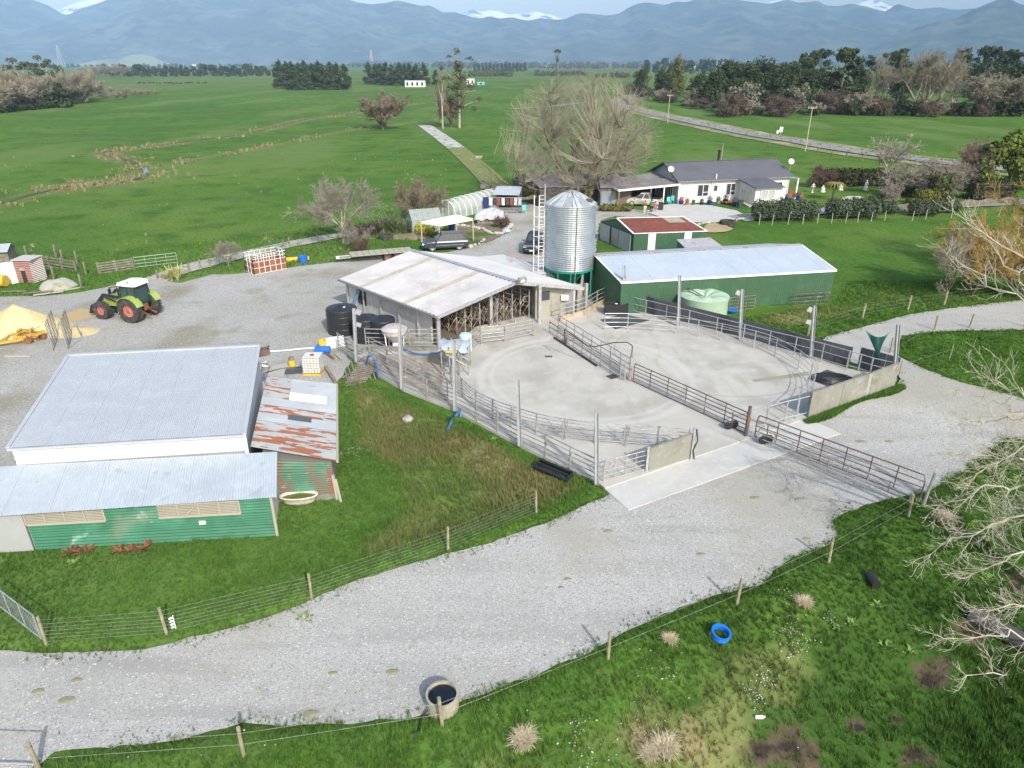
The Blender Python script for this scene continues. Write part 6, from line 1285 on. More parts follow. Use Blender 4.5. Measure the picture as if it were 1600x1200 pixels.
def heap(px, py, rx, ry, h, mat, label, cat='heap', name='heap', seed=0, gx=22):
    c = G(px, py); m = MB()
    for i in range(gx+1):
        for j in range(gx+1):
            u, v = -1+2*i/gx, -1+2*j/gx; r = math.hypot(u, v); z = h*max(0, 1-r*r)**.7*(1+.35*mn.noise(V3((u*2.5+seed, v*2.5, seed))))-.04*(r > 1)
            m.v.append((c.x+u*rx, c.y+v*ry, z))
    m.f = [(i*(gx+1)+j, (i+1)*(gx+1)+j, (i+1)*(gx+1)+j+1, i*(gx+1)+j+1) for i in range(gx) for j in range(gx) if math.hypot(-1+2*i/gx, -1+2*j/gx) < 1.12]
    return single(name, m, mat, label, cat, loc=c, smooth=True)
heap(92, 449, 1.6, 1.3, .75, m_lane, 'rounded grey gravel heap on the verge behind the tractor', 'heap', seed=1)
for i, (x, y) in enumerate(((20, 455), (60, 456), (76, 458), (108, 452))): single('board', MB().box(tuple(G(x, y, .15)), (2.2, .2, .08), rz=.1+.2*i), m_timber if i > 1 else m_wood, ['long grey board lying in front of the white tank', 'grey board lying in front of the outhouse', 'short pale board before the grey gravel heap', 'pale board leaning right of the gravel heap'][i], 'board')
# kayak, tub, flower pots etc
k_ = G(462, 408); m = loft([[(x, -w_, .28), (x, -w_*.7, .06), (x, w_*.7, .06), (x, w_, .28), (x, w_*.3, .40), (x, -w_*.3, .40)] for x, w_ in ((-1.3, .03), (-.9, .25), (0, .42), (.9, .25), (1.3, .03))]); m.v = [(v[0]*.97+k_.x, v[1]+v[0]*.3+k_.y, v[2]) for v in m.v]
single('kayak', m, m_ybk, 'yellow upturned kayak lying beside the stock crate', 'kayak', loc=k_)
single('blue_bin', MB().lathe([(.42, 0), (.5, .62), (.46, .62), (.4, .1), (.01, .1)], 18, c=tuple(G(474, 410))), m_bluep, 'blue plastic bin right of the yellow kayak', 'bin', loc=G(474, 410))
def big_tyre(px, py, r, w, label):
    c = GP(px, py); t = thing('discarded_tyre', label, 'tyre', c); MB().lathe([(r*.6, 0), (r*.95, 0), (r, .1), (r, w-.1), (r*.95, w), (r*.6, w), (r*.6, 0)], 30, cap=False).obj('tyre', m_tyre, t, world=False)
    m = MB()
    for k in range(24): a = 2*math.pi*k/24; m.bar(((r+.01)*math.cos(a), (r+.01)*math.sin(a), .03), ((r+.01)*math.cos(a+.12), (r+.01)*math.sin(a+.12), w-.03), .08, .06)
    m.obj('tread_lug', m_tyre, t, world=False, kind='stuff')
big_tyre(603, 374, .78, .55, 'large black tractor tyre lying on the lawn below the flax bushes'); big_tyre(1137, 352, .95, .6, 'large black tractor tyre lying by the house paving')
sheet_obj('sand_pad', PX([(1096, 362), (1105, 352), (1125, 350), (1146, 360), (1130, 364), (1108, 365)]), .14, M('tan_soil', (.40, .31, .19), .95, layers=[((.28, .24, .12), 1.2, .52, .68, 6)]), 'tan soil pad beside the tractor tyre', jit=.3, step=.5, drape=True)
# canopy, glasshouse, tunnel house
t = thing('white_canopy', 'white flat canopy on timber posts beside the lawn', 'canopy', G(700, 365)); cz = 2.2
q = [G(658, 347, cz), G(686, 351.5, cz), G(739, 342, cz+.25), G(712, 336, cz+.25)]
MB().poly(q, (0, 0, .06)).obj('roof', m_opal, t); MB().bar(q[0]-zz*.08, q[1]-zz*.08, .05, .16).bar(q[1]-zz*.08, q[2]-zz*.08, .05, .16).bar(q[0]-zz*.08, q[3]-zz*.08, .05, .16).obj('fascia', m_white, t)
for p in q+[lerp(q[1], q[2], .5)]: MB().bar(at0(p, 0), at0(p, cz), .12).obj('post', m_timber, t)
m_clear = M('greenhouse_glass', (.46, .52, .50), .25, alpha=.42); m_poly = M('polythene_film', (.55, .60, .57), .35, alpha=.62, layers=[((.42, .48, .44), .7, .45, .7, 6)])
t = thing('glasshouse', 'small gable roofed glasshouse behind the white canopy', 'greenhouse', G(650, 365)); A = G(645, 367); d = V3((.93, .36, 0)); n2 = V3((-.36, .93, 0)); Lg, Wg, ez_, rz_g = 3.6, 2.8, 1.6, 2.6
g8 = lambda u, v, z: A+d*u+n2*v+zz*z
for i in range(5):
    for s0, s1 in (((0, ez_), (Wg/2, rz_g)), ((Wg, ez_), (Wg/2, rz_g))): MB().poly([g8(Lg*i/5+.03, s0[0], s0[1]), g8(Lg*(i+1)/5-.03, s0[0], s0[1]), g8(Lg*(i+1)/5-.03, s1[0], s1[1]), g8(Lg*i/5+.03, s1[0], s1[1])], (0, 0, .02)).obj('roof_pane', m_clear, t)
    for v in (0, Wg): MB().poly([g8(Lg*i/5+.03, v, .05), g8(Lg*(i+1)/5-.03, v, .05), g8(Lg*(i+1)/5-.03, v, ez_), g8(Lg*i/5+.03, v, ez_)], n2*.02).obj('side_pane', m_clear, t)
for u in (0, Lg): MB().poly([g8(u, 0, .05), g8(u, Wg, .05), g8(u, Wg, ez_), g8(u, Wg/2, rz_g), g8(u, 0, ez_)], d*.02).obj('end_pane', m_clear, t)
m = MB()
for i in range(6):
    u = Lg*i/5; m.bar(g8(u, 0, 0), g8(u, 0, ez_), .05).bar(g8(u, Wg, 0), g8(u, Wg, ez_), .05).bar(g8(u, 0, ez_), g8(u, Wg/2, rz_g), .05).bar(g8(u, Wg, ez_), g8(u, Wg/2, rz_g), .05)
m.bar(g8(0, Wg/2, rz_g), g8(Lg, Wg/2, rz_g), .06).bar(g8(0, 0, ez_), g8(Lg, 0, ez_), .05).obj('frame', m_galvd, t)
t = thing('tunnel_house', 'long white hooped polythene tunnel house behind the canopy', 'greenhouse', G(712, 345)); A = G(712, 343); B_ = G(786, 322); d = (B_-A).normalized(); n2 = V3((-d.y, d.x, 0)); LT = (B_-A).length; rT = 1.55
def arch(u, k, n=10, r=rT): a = math.pi*k/n; return A+d*u+n2*(r-r*math.cos(a))+zz*(r*1.45*math.sin(a)**.8)
nb = 9
for i in range(nb):
    m = MB(); b0_ = len(m.v)
    for k in range(11): m.v += [tuple(arch(LT*i/nb, k)), tuple(arch(LT*(i+1)/nb, k))]
    m.f = [(2*k, 2*k+1, 2*k+3, 2*k+2) for k in range(10)]; m.obj('film_panel', m_poly, t)
for i in range(nb+1): MB().path([arch(LT*i/nb, k, r=rT+.01)+zz*.02 for k in range(11)], .045, n=5).obj('hoop', m_white, t)
m = MB(); m.v = [tuple(arch(0, k)) for k in range(11)]; m.f = [tuple(range(11))]; m.obj('end_panel', m_poly, t)
for k in (2, 4, 6, 8): p = arch(0, k); MB().bar(at0(p, 0), p, .05).obj('end_post', m_white, t)
t = thing('covered_heap', 'heap covered with grey crumpled plastic on a wooden bin', 'heap', G(765, 350)); c = G(765, 349)
MB().box((c.x, c.y+.6, .35), (3.2, 1.6, .7), rz=.1).obj('wooden_bin', m_wood, t)
m = MB(); gx = 18
for i in range(gx+1):
    for j in range(gx+1):
        u, v = -1+2*i/gx, -1+2*j/gx; r = max(abs(u), abs(v)); z = .7+1.0*(max(0, 1-.75*r*r))**.8+.22*mn.noise(V3((u*3, v*3, 4)))-(.5 if r > .95 else 0); m.v.append((c.x+u*1.9, c.y+.6+v*1.1, z))
m.f = [(i*(gx+1)+j, (i+1)*(gx+1)+j, (i+1)*(gx+1)+j+1, i*(gx+1)+j+1) for i in range(gx) for j in range(gx)]; m.obj('plastic_cover', M('grey_plastic_sheet', (.42, .44, .47), .35), t)
# clothes rack shelter
t = thing('clothes_shelter', 'small grey roofed lean-to where washing hangs behind the covered heap', 'shelter', G(795, 330)); c = G(795, 331)
MB().poly([c+V3((-2.2, .2, 2.2)), c+V3((1.4, .3, 2.1)), c+V3((1.8, 3.4, 2.7)), c+V3((-1.6, 3.2, 2.8))], (0, 0, .06)).obj('roof', m_rooflean, t)
for dx, dy in ((-2.1, .3), (1.3, .4), (1.7, 3.3), (-1.5, 3.1)): MB().bar(c+V3((dx, dy, 0)), c+V3((dx, dy, 2.3)), .1).obj('post', m_wood, t)
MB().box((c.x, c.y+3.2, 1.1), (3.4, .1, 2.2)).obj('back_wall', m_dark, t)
rng = random.Random(8); cl = ((.75, .76, .78), (.05, .05, .06), (.3, .07, .06), (.55, .57, .6), (.08, .06, .05), (.25, .08, .07), (.5, .5, .52), (.35, .45, .55))
cm = [M('cloth_%s' % n, k, .9) for n, k in zip(('white', 'black', 'maroon', 'pale_grey', 'brown', 'dark_red', 'grey', 'light_blue'), cl)]
labs = ['white shirt', 'black garment', 'maroon top', 'pale grey shirt', 'brown garment', 'dark red garment', 'grey towel', 'light blue shirt']
for i in range(8):
    x = -2.6+.55*i; m = MB(); w_ = .42
    for a in range(5):
        for b in range(6): m.v.append((c.x+x+w_*a/4, c.y-.2+.05*math.sin(a*2+b+i), 1.85-.95*b/5))
    m.f = [(a*6+b, (a+1)*6+b, (a+1)*6+b+1, a*6+b+1) for a in range(4) for b in range(5)]
    single('garment', m, cm[i], labs[i]+' hanging on the washing line by the covered heap', 'garment', loc=c+V3((x, 0, 1.8)))
single('washing_line', MB().tube(c+V3((-3.1, -.2, 1.9)), c+V3((2.1, -.2, 1.9)), .02), m_galv, 'washing line stretched in front of the small shelter', 'washing line', loc=c)
m = MB()
for a in range(5):
    for b in range(6): m.v.append((c.x-3.4+.75*a/4, c.y-.35+.06*math.sin(a*2+b), 2.0-1.9*b/5))
m.f = [(a*6+b, (a+1)*6+b, (a+1)*6+b+1, a*6+b+1) for a in range(4) for b in range(5)]; single('blue_tarpaulin', m, M('navy_tarp', (.015, .025, .14), .6), 'navy blue tarpaulin hanging at the end of the washing', 'tarpaulin', loc=c+V3((-3, 0, 0)))
single('wooden_bench', MB().box(tuple(c+V3((.9, -.9, .5))), (1.8, .5, .06)).box(tuple(c+V3((.2, -.9, .25))), (.08, .4, .5)).box(tuple(c+V3((1.6, -.9, .25))), (.08, .4, .5)).box(tuple(c+V3((-1.1, -.9, .45))), (1.6, .6, .05)).box(tuple(c+V3((-1.8, -.9, .22))), (.06, .5, .45)).box(tuple(c+V3((-.5, -.9, .22))), (.06, .5, .45)), m_wood, 'cluttered grey bench under the hanging washing', 'bench', loc=c)
m_teal = M('turquoise_plastic', (.12, .50, .50), .5)
def chair(px, py, label, rz=0.0):
    t = thing('garden_chair', label, 'chair', G(px, py), rz); 
    MB().box((0, 0, .45), (.5, .5, .05)).obj('seat', m_teal, t, world=False); MB().box((0, .25, .75), (.5, .05, .6)).obj('backrest', m_teal, t, world=False)
    for dx in (-.22, .22):
        for dy in (-.22, .22): MB().box((dx, dy, .22), (.05, .05, .44)).obj('leg', m_teal, t, world=False)
chair(819, 333, 'turquoise plastic chair standing by the washing shelter'); chair(1045, 320, 'turquoise chair at the house corner beside the flower pots', .3); chair(1050, 318, 'second turquoise chair tucked against the farmhouse wall', -.3)
single('blue_water_bin', MB().lathe([(.32, 0), (.38, 1.2), (.02, 1.3)], 12, c=tuple(G(706, 366))), M('navy_plastic', (.01, .04, .16), .5), 'tall navy bin standing under the white canopy', 'bin', loc=G(706, 366))
rock(792, 363, .5, 'pale blue sack slumped on the stones at the yard corner', M('pale_blue_sack', (.35, .55, .65), .7), 'sack', seed=2)
rng = random.Random(12)
edge = smooth_pts([G(x, y) for x, y in ((716, 352), (735, 355), (752, 358), (770, 365), (782, 366), (792, 358), (798, 352))], 6)
m_pst = M('pale_stone', (.46, .44, .40), .9, layers=[((.3, .28, .24), 4, .5, .7, 5)])
pf0 = bpy.data.meshes.new('stone'); bm = bmesh.new(); bmesh.ops.create_icosphere(bm, subdivisions=1, radius=.24)
for v in bm.verts: v.co = V3((v.co.x*1.3, v.co.y, v.co.z*.7))*(1+.3*mn.noise(v.co*6))
bm.to_mesh(pf0); bm.free(); pf0.materials.append(m_pst)
def stones(path, label, group, n=None, sc=(.6, 1.3)):
    for i, p in enumerate(path):
        if n and i >= n: break
        o = bpy.data.objects.new('edging_stone', pf0); COL.objects.link(o); o.location = p+V3((rng.uniform(-.2, .2), rng.uniform(-.2, .2), .08)); o.rotation_euler = (0, 0, rng.uniform(0, 6)); o.scale = (rng.uniform(*sc),)*3
        tag(o, label, 'stone', group)
stones(edge, 'pale edging stone around the bare soil garden by the yard', 'pale stones edging the soil garden')
stones(smooth_pts([G(x, y) for x, y in ((732, 387), (737, 385), (748, 382), (757, 376))], 2), 'whitish stone at the lawn corner behind the parked car', 'whitish stones at the lawn corner')
stones(smooth_pts([G(x, y) for x, y in ((1090, 351), (1105, 349), (1120, 347), (1140, 345), (1160, 343), (1166, 342))], 5), 'white stone edging the house paving', 'white stones edging the house paving')
# pots in front of the house
pots = [(1064, 320, .38, (.01, .04, .22), (.45, .02, .06), 'navy pot with a crimson bush left of the house corner'), (1073, 321, .32, (.45, .14, .07), (.35, .13, .08), 'terracotta coloured pot against the house wall'), (1083, 321, .26, (.1, .1, .1), (.06, .13, .04), 'low dark pot with green plant under the left window'),
    (1096, 321, .3, (.02, .02, .03), (.05, .09, .05), 'dark pot below the small square window'), (1108, 320, .4, (.01, .05, .3), (.08, .14, .06), 'blue pot with leafy plant by the deck steps'), (1122, 318, .33, (.3, .3, .35), (.06, .1, .05), 'grey pot on the deck'), (1133, 318, .4, (.02, .02, .05), (.05, .09, .04), 'black pot against the wing wall'),
    (1147, 322, .4, (.01, .04, .25), (.1, .12, .05), 'deep blue pot beside the wing corner'), (1229, 313, .3, (.01, .06, .35), (.1, .15, .08), 'blue pot at the porch edge'), (1240, 313, .3, (.6, .6, .6), (.12, .15, .08), 'white pot on the red porch deck'), (1246, 312, .35, (.01, .03, .35), (.06, .1, .05), 'blue pot on the porch deck corner')]
def blob_leaves(n, r, seed, size):
    rr = np.random.RandomState(seed); d = rr.normal(size=(n, 3)); d /= np.linalg.norm(d, axis=1)[:, None]; P = d*r*rr.uniform(.5, 1, (n, 1)); t1 = rr.normal(size=(n, 3)); t1 /= np.linalg.norm(t1, axis=1)[:, None]; t2 = np.cross(t1, d); t2 /= np.linalg.norm(t2, axis=1)[:, None]+1e-9
    V = np.stack([P-t1*size, P-t2*size*.6, P+t1*size, P+t2*size*.6], 1).reshape(-1, 3); return V, np.arange(4*n).reshape(n, 4)
for i, (x, y, r, pc, fc, lb) in enumerate(pots):
    t = thing('flower_pot', lb, 'flower pot', GP(x, y)); MB().lathe([(r*.6, 0), (r, r*1.4), (r*.9, r*1.4), (r*.85, r*1.2)], 14, cap=False).obj('pot', M('pot_glaze_%s' % 'abcdefghijk'[i], pc, .4), t, world=False)
    V, F = blob_leaves(120, r*1.1, i, .09); V[:, 2] += r*2.1; link('plant', np_mesh('plant', V, F), M('pot_plant_%s' % 'abcdefghijk'[i], fc, .8), t)
# people by the ute
def person(px, py, h, top, leg, hair, label, pose=0):
    b = GP(px, py); t = thing('person', label, 'person', b, math.radians(pose)); s = h/1.75
    V = [(0, 0, .95), (0, 0, 1.2), (0, 0, 1.42), (0, 0, 1.52), (0, 0, 1.6), (0, .0, 1.72), (-.17, 0, 1.42), (-.24, .02, 1.14), (-.22, -.1, .92), (.17, 0, 1.42), (.25, .02, 1.14), (.22, -.08, .9), (-.1, 0, .9), (-.11, -.03, .48), (-.11, .02, .08), (-.11, -.13, .04), (.1, 0, .9), (.12, .04, .48), (.12, .04, .08), (.12, -.11, .04)]
    E = [(0, 1), (1, 2), (2, 3), (3, 4), (4, 5), (2, 6), (6, 7), (7, 8), (2, 9), (9, 10), (10, 11), (0, 12), (12, 13), (13, 14), (14, 15), (0, 16), (16, 17), (17, 18), (18, 19)]
    Rr = [.15, .14, .16, .06, .09, .09, .07, .05, .035, .07, .05, .035, .095, .07, .045, .04, .095, .07, .045, .04]
    def skin(name, idx, mat, gr=0.0, par=None):
        mp_ = {j: i for i, j in enumerate(idx)}; me = bpy.data.meshes.new(name); me.from_pydata([tuple(c*s for c in V[j]) for j in idx], [(mp_[a], mp_[b]) for a, b in E if a in mp_ and b in mp_], []); me.materials.append(mat)
        o = bpy.data.objects.new(name, me); COL.objects.link(o); o.parent = t; sk = o.modifiers.new('skin', 'SKIN'); me.skin_vertices[0].data[0].use_root = True
        for i, j in enumerate(idx): me.skin_vertices[0].data[i].radius = ((Rr[j]+gr)*s, (Rr[j]*.8+gr)*s)
        o.modifiers.new('sub', 'SUBSURF').levels = 2; o.modifiers['sub'].render_levels = 2; return o
    skin('body', list(range(20)), bpy.data.materials.get('skin_tone') or M('skin_tone', (.42, .24, .17), .7))
    skin('top', [0, 1, 2, 6, 7, 9, 10], top, .02); skin('trousers', [0, 12, 13, 16, 17] + ([14, 18] if leg[1] else []), leg[0], .02)
    V_, F_ = blob_leaves(60, .1*s, 3, .06); m = MB().lathe([(.02, 1.83*s), (.09*s, 1.79*s), (.11*s, 1.70*s), (.1*s, 1.62*s)], 10, c=(0, .02, 0), cap=False); m.obj('hair', hair, t, world=False)
m_hair = M('dark_hair', (.03, .02, .015), .7); m_hair2 = M('brown_hair', (.12, .07, .04), .7)
person(1007, 334, 1.7, M('brown_top', (.16, .09, .06), .9), (M('cream_trousers', (.62, .58, .48), .9), 1), m_hair2, 'person in a brown top and cream trousers standing left in the group', 190)
person(1017, 333.5, 1.8, M('green_top', (.02, .20, .11), .9), (M('black_trousers', (.02, .02, .025), .9), 1), m_hair, 'tallest person in a green top and black trousers by the white vehicle', 150)
person(1023, 333, 1.55, M('dusty_pink_top', (.42, .13, .15), .9), (M('pink_shorts', (.40, .12, .14), .9), 0), m_hair2, 'person in dusty pink with bare legs beside the green topped person', 170)
single('wheelie_bin', MB().box(tuple(G(1032, 329)+zz*.5), (.55, .6, 1.0)).box(tuple(G(1032, 329)+zz*1.03), (.62, .66, .06)), m_black, 'black wheelie bin standing right of the three people', 'bin', loc=G(1032, 329))
single('wheelie_bin', MB().box(tuple(G(1156, 325)+zz*.5), (.6, .6, 1.0)).box(tuple(G(1156, 325)+zz*1.03), (.66, .66, .06)), M('dark_green_bin', (.02, .06, .05), .5), 'dark green wheelie bin at the corner of the house wing', 'bin', loc=G(1156, 325))
single('blue_crate', MB().box(tuple(G(977, 330)+zz*.3), (.8, .6, .6)), M('indigo_plastic', (.06, .07, .25), .5), 'indigo blue crate at the foot of the bare tree', 'crate', loc=G(977, 330)); single('white_sack', MB().lathe([(.05, 0), (.3, .1), (.25, .5), (.03, .6)], 10, c=tuple(G(984, 329))), m_white, 'white sack beside the indigo crate', 'sack', loc=G(984, 329))
# field troughs, sign, statues
for i, (x, y, lb) in enumerate(((748, 248, 'farther small grey trough beside the mossy lane'), (758, 294, 'nearer small grey trough beside the mossy lane'))):
    p = GP(x, y); t = thing('field_trough', lb, 'trough', p, group='small troughs in the paddock'); m = MB()
    for dx, dy, sx, sy in ((-.8, 0, .1, .9), (.8, 0, .1, .9), (0, -.4, 1.7, .1), (0, .4, 1.7, .1)): m.box((dx, dy, .3), (sx, sy, .5))
    m.obj('basin', m_galvd, t, world=False); MB().box((0, 0, .4), (1.5, .7, .02)).obj('water', m_water, t, world=False)
p = GP(1219, 214); t = thing('road_sign', 'small white road sign on posts beside the country road', 'road sign', p); MB().box((0, 0, 1.9), (.9, .06, 1.3)).obj('board', m_white, t, world=False); MB().box((-.9, 0, 1.3), (.5, .06, .8)).obj('side_board', m_white, t, world=False); MB().tube((0, .05, 0), (0, .05, 2.2), .07).tube((-.9, .05, 0), (-.9, .05, 1.6), .05).obj('post', m_timber, t, world=False)
m_statue = M('white_stone_statue', (.66, .65, .6), .8)
for i, (x, y, h, lb) in enumerate(((1285, 300, 1.0, 'small white statue behind the tree fern'), (1313, 297, 1.0, 'small white statue right of the tree fern'), (1352, 297, 1.5, 'taller white statue on a plinth before the dark hedge'))):
    p = GP(x, y); t = thing('garden_statue', lb, 'statue', p); MB().box((0, 0, .12), (.6, .6, .24)).obj('plinth', m_statue, t, world=False)
    MB().lathe([(.22, .24), (.26, .4), (.17, h*.6), (.2, h*.75), (.07, h*.86), (.11, h*.93), (.1, h), (.02, h*1.05)], 12).tube((.18, 0, h*.72), (.28, -.1, h*.5), .05).tube((-.18, 0, h*.72), (-.27, -.1, h*.52), .05).obj('figure', m_statue, t, world=False)
p = GP(1269, 301); single('bird_bath', MB().lathe([(.2, 0), (.08, .15), (.07, .7), (.35, .85), (.4, .9), (.3, .9)], 14, c=tuple(p)).box((p.x, p.y, p.z+1.15), (.12, .12, .5)).box((p.x, p.y, p.z+1.15), (.5, .1, .1)), m_statue, 'stone cross topped bird bath at the left of the garden', 'bird bath', loc=p)
heap(1335, 312, 2.2, 1.2, .5, m_pst, 'round pale stone rockery on the garden lawn', 'rockery', 'rockery', 3)
# far buildings
def far_house(x0, x1, y, h, dep, label, wall=m_hwall, roof=None, win=3, name='distant_house', cat='house', gable=.0):
    a, b = GP(x0, y), GP(x1, y); b = V3((b.x, a.y, a.z)); t = thing(name, label, cat, a); L_ = b.x-a.x
    MB().box(((a.x+b.x)/2, a.y+dep/2, a.z+h/2), (L_, dep, h)).obj('wall', wall, t)
    rf = MB(); rf.v = [(a.x-.4, a.y-.4, a.z+h), (b.x+.4, a.y-.4, a.z+h), (b.x+.4, a.y+dep+.4, a.z+h), (a.x-.4, a.y+dep+.4, a.z+h), (a.x-.4, a.y+dep/2, a.z+h+gable+.3), (b.x+.4, a.y+dep/2, a.z+h+gable+.3)]
    rf.f = [(0, 1, 5, 4), (2, 3, 4, 5), (0, 4, 3), (1, 2, 5), (3, 2, 1, 0)]; rf.obj('roof', roof or m_rooflean, t)
    for k in range(win): x = a.x+L_*(k+.5)/win; MB().box((x, a.y-.05, a.z+h*.5), (min(2.0, L_/win*.4), .1, h*.55)).obj('window', m_dark, t)
far_house(633, 664, 136, 4.6, 9, 'long low white building in the paddock beyond the lane', win=4, roof=m_white)
far_house(729, 741, 133, 5, 8, 'small white house beyond the tall sparse tree', win=2, roof=m_white); far_house(746, 757, 133, 2.2, 5, 'pale teal shed right of the small white house', wall=m_teal, win=1, roof=m_white, name='distant_shed', cat='shed')
far_house(1386, 1402, 140, 5, 9, 'white house glimpsed between the dark trees at right', win=2, gable=1.5); far_house(1477, 1483, 137, 6, 9, 'tiny pale green shed behind the bare tree at right', wall=m_teal, win=1, name='distant_shed', cat='shed')
far_house(1503, 1513, 138, 6.5, 9, 'white gabled shed end at the far right farm', win=1, name='distant_shed', cat='shed'); far_house(1514, 1560, 139, 5, 14, 'long dark grey roofed barn at the far right farm', wall=m_purple, roof=m_hroof, win=3, gable=2.5, name='distant_barn', cat='barn'); far_house(1566, 1571, 137, 7, 8, 'narrow white silo-like building beside the far barn', win=1, roof=m_white, name='distant_shed', cat='shed')
rng = random.Random(77)
for i, (x, y) in enumerate([(815, 104), (830, 103.5), (853, 104), (886, 104), (899, 103.6), (912, 104), (940, 104.3), (952, 104), (1020, 105), (770, 104), (300, 103.4), (330, 103.6), (160, 103.5), (1085, 108)]):
    w_ = rng.uniform(4, 8); far_house(x, x+w_, y, rng.uniform(5, 8), 14, ['pale low building on the far plain', 'white distant farm shed on the far plain', 'grey roofed house on the far plain'][i % 3], wall=[m_hwall, m_beige][i % 2], roof=[m_purple, m_white, m_hroof][i % 3], win=2, gable=2); bpy.context.scene.objects[-1] if 0 else None
for o in COL.objects:
    if o.get('label', '').endswith('on the far plain'): o['group'] = 'buildings scattered along the horizon'
# pylons
m_pyl = M('pylon_red_white', (.55, .38, .38), .7)
def pylon(px, py, ty, label, mat):
    p = GP(px, py); p = V3((p.x*.45, p.y*.45, 0)) if p.y > 6000 else p; h = GY(px, ty, p.y).z; t = thing('pylon', label, 'pylon', p); w_ = h*.13; m = MB()
    for dx in (-1, 1):
        for dy in (-1, 1): m.bar((dx*w_, dy*w_, 0), (dx*w_*.12, dy*w_*.12, h), h*.018)
    for k in range(8):
        z0_, z1_ = h*k/8, h*(k+1)/8; f0_, f1_ = w_*(1-.88*k/8), w_*(1-.88*(k+1)/8); m.bar((-f0_, -f0_, z0_), (f1_, -f1_, z1_), h*.01).bar((f0_, -f0_, z0_), (-f1_, -f1_, z1_), h*.01)
    m.obj('lattice', mat, t, world=False, kind='stuff'); MB().bar((-h*.16, 0, h*.8), (h*.16, 0, h*.8), h*.015).bar((-h*.1, 0, h*.93), (h*.1, 0, h*.93), h*.015).obj('crossarm', mat, t, world=False)
pylon(581, 103, 78, 'reddish lattice pylon standing before the range left of centre', m_pyl); pylon(97, 104, 71, 'pale lattice pylon above the scrub at far left', m_galv)
# cattle far off
m_cow = M('black_cow', (.025, .022, .02), .8)
cp_ = thing('cow', 'tiny dark grazing cow in the loose herd on the far left paddock', 'cow', GP(225, 131), group='cows grazing on the far left paddock')
m = loft([[(x, w_*math.cos(a), z_+h_*math.sin(a)) for a in [2*math.pi*i/8 for i in range(8)]] for x, w_, z_, h_ in ((-1.1, .15, 1.0, .2), (-.95, .34, 1.0, .36), (0, .4, .95, .42), (.7, .33, 1.0, .38), (1.0, .18, 1.1, .25), (1.35, .14, .95, .18), (1.7, .15, .75, .17), (1.95, .08, .62, .1))])
for dx in (-.85, .7):
    for dy in (-.22, .22): m.tube((dx, dy, .75), (dx+.04, dy, .4), .12, .07, n=6).tube((dx+.04, dy, .4), (dx, dy, 0), .07, .06, n=6)
m.tube((-1.1, 0, 1.2), (-1.25, 0, .5), .03, n=4); m.obj('body', m_cow, cp_, world=False); rng = random.Random(6)
for i in range(24):
    x = 216+i*4.6+rng.uniform(-2, 2); p = GP(x, 130.8+rng.uniform(-.5, .9)); copy_tree(cp_, loc=p, rz=rng.uniform(0, 6.28))
# ================================================================ vegetation
def seg_mesh(segs, n):
    """segs: array (k, 8) p, q, r0, r1 -> prism mesh"""
    A = np.asarray(segs, dtype=np.float64); P, Q, r0, r1 = A[:, :3], A[:, 3:6], A[:, 6], A[:, 7]
    D = Q-P; D /= np.linalg.norm(D, axis=1)[:, None]+1e-9
    U = np.where(np.abs(D[:, 2:3]) < .9, np.array([[0, 0, 1.]]), np.array([[1., 0, 0]])); X = np.cross(D, U); X /= np.linalg.norm(X, axis=1)[:, None]+1e-9; Y = np.cross(X, D)
    V = []
    for C, r in ((P, r0), (Q, r1)):
        for i in range(n):
            t = 2*math.pi*i/n; V.append(C+X*(math.cos(t)*r)[:, None]+Y*(math.sin(t)*r)[:, None])
    V = np.stack(V, 1); k = len(A); base = (np.arange(k)*2*n)[:, None]
    F = np.concatenate([base+np.array([[i, (i+1) % n, n+(i+1) % n, n+i]]) for i in range(n)], 0)
    return V.reshape(-1, 3), F
def grow(out, p, d, L, r, lvl, maxl, rng, up, kids, nseg=4, jit=.22, ratio=.62, ang=.75, tip=.35, drop=0.0, first=.25):
    seg = L/nseg; rr = r
    for i in range(nseg):
        d = V3((d.x+rng.gauss(0, jit), d.y+rng.gauss(0, jit), d.z+rng.gauss(0, jit)*.7+up[min(lvl, len(up)-1)]-drop*lvl)).normalized()
        q = p+d*seg; r2 = r*(1-(1-tip)*(i+1)/nseg); out[lvl].append((p.x, p.y, p.z, q.x, q.y, q.z, rr, r2)); rr = r2
        if lvl < maxl and (i+1)/nseg > first:
            k = kids[lvl]/nseg/(1-first); k = int(k)+(rng.random() < k-int(k))
            for _ in range(k):
                a = rng.uniform(0, 6.283); ax = d.orthogonal().normalized(); ax.rotate(Matrix.Rotation(a, 3, d)); s = rng.uniform(.6, 1.2)*ang
                nd = (d*math.cos(s)+ax*math.sin(s)).normalized(); pp = p.lerp(q, rng.uniform(.2, 1)) if i < nseg-1 else q
                grow(out, pp, nd, L*ratio*rng.uniform(.7, 1.15)*(1-.3*i/nseg), max(r2*.62, .004), lvl+1, maxl, rng, up, kids, max(2, nseg-1) if lvl < 2 else 2, jit, ratio, ang, tip, drop, .2)
        p = q
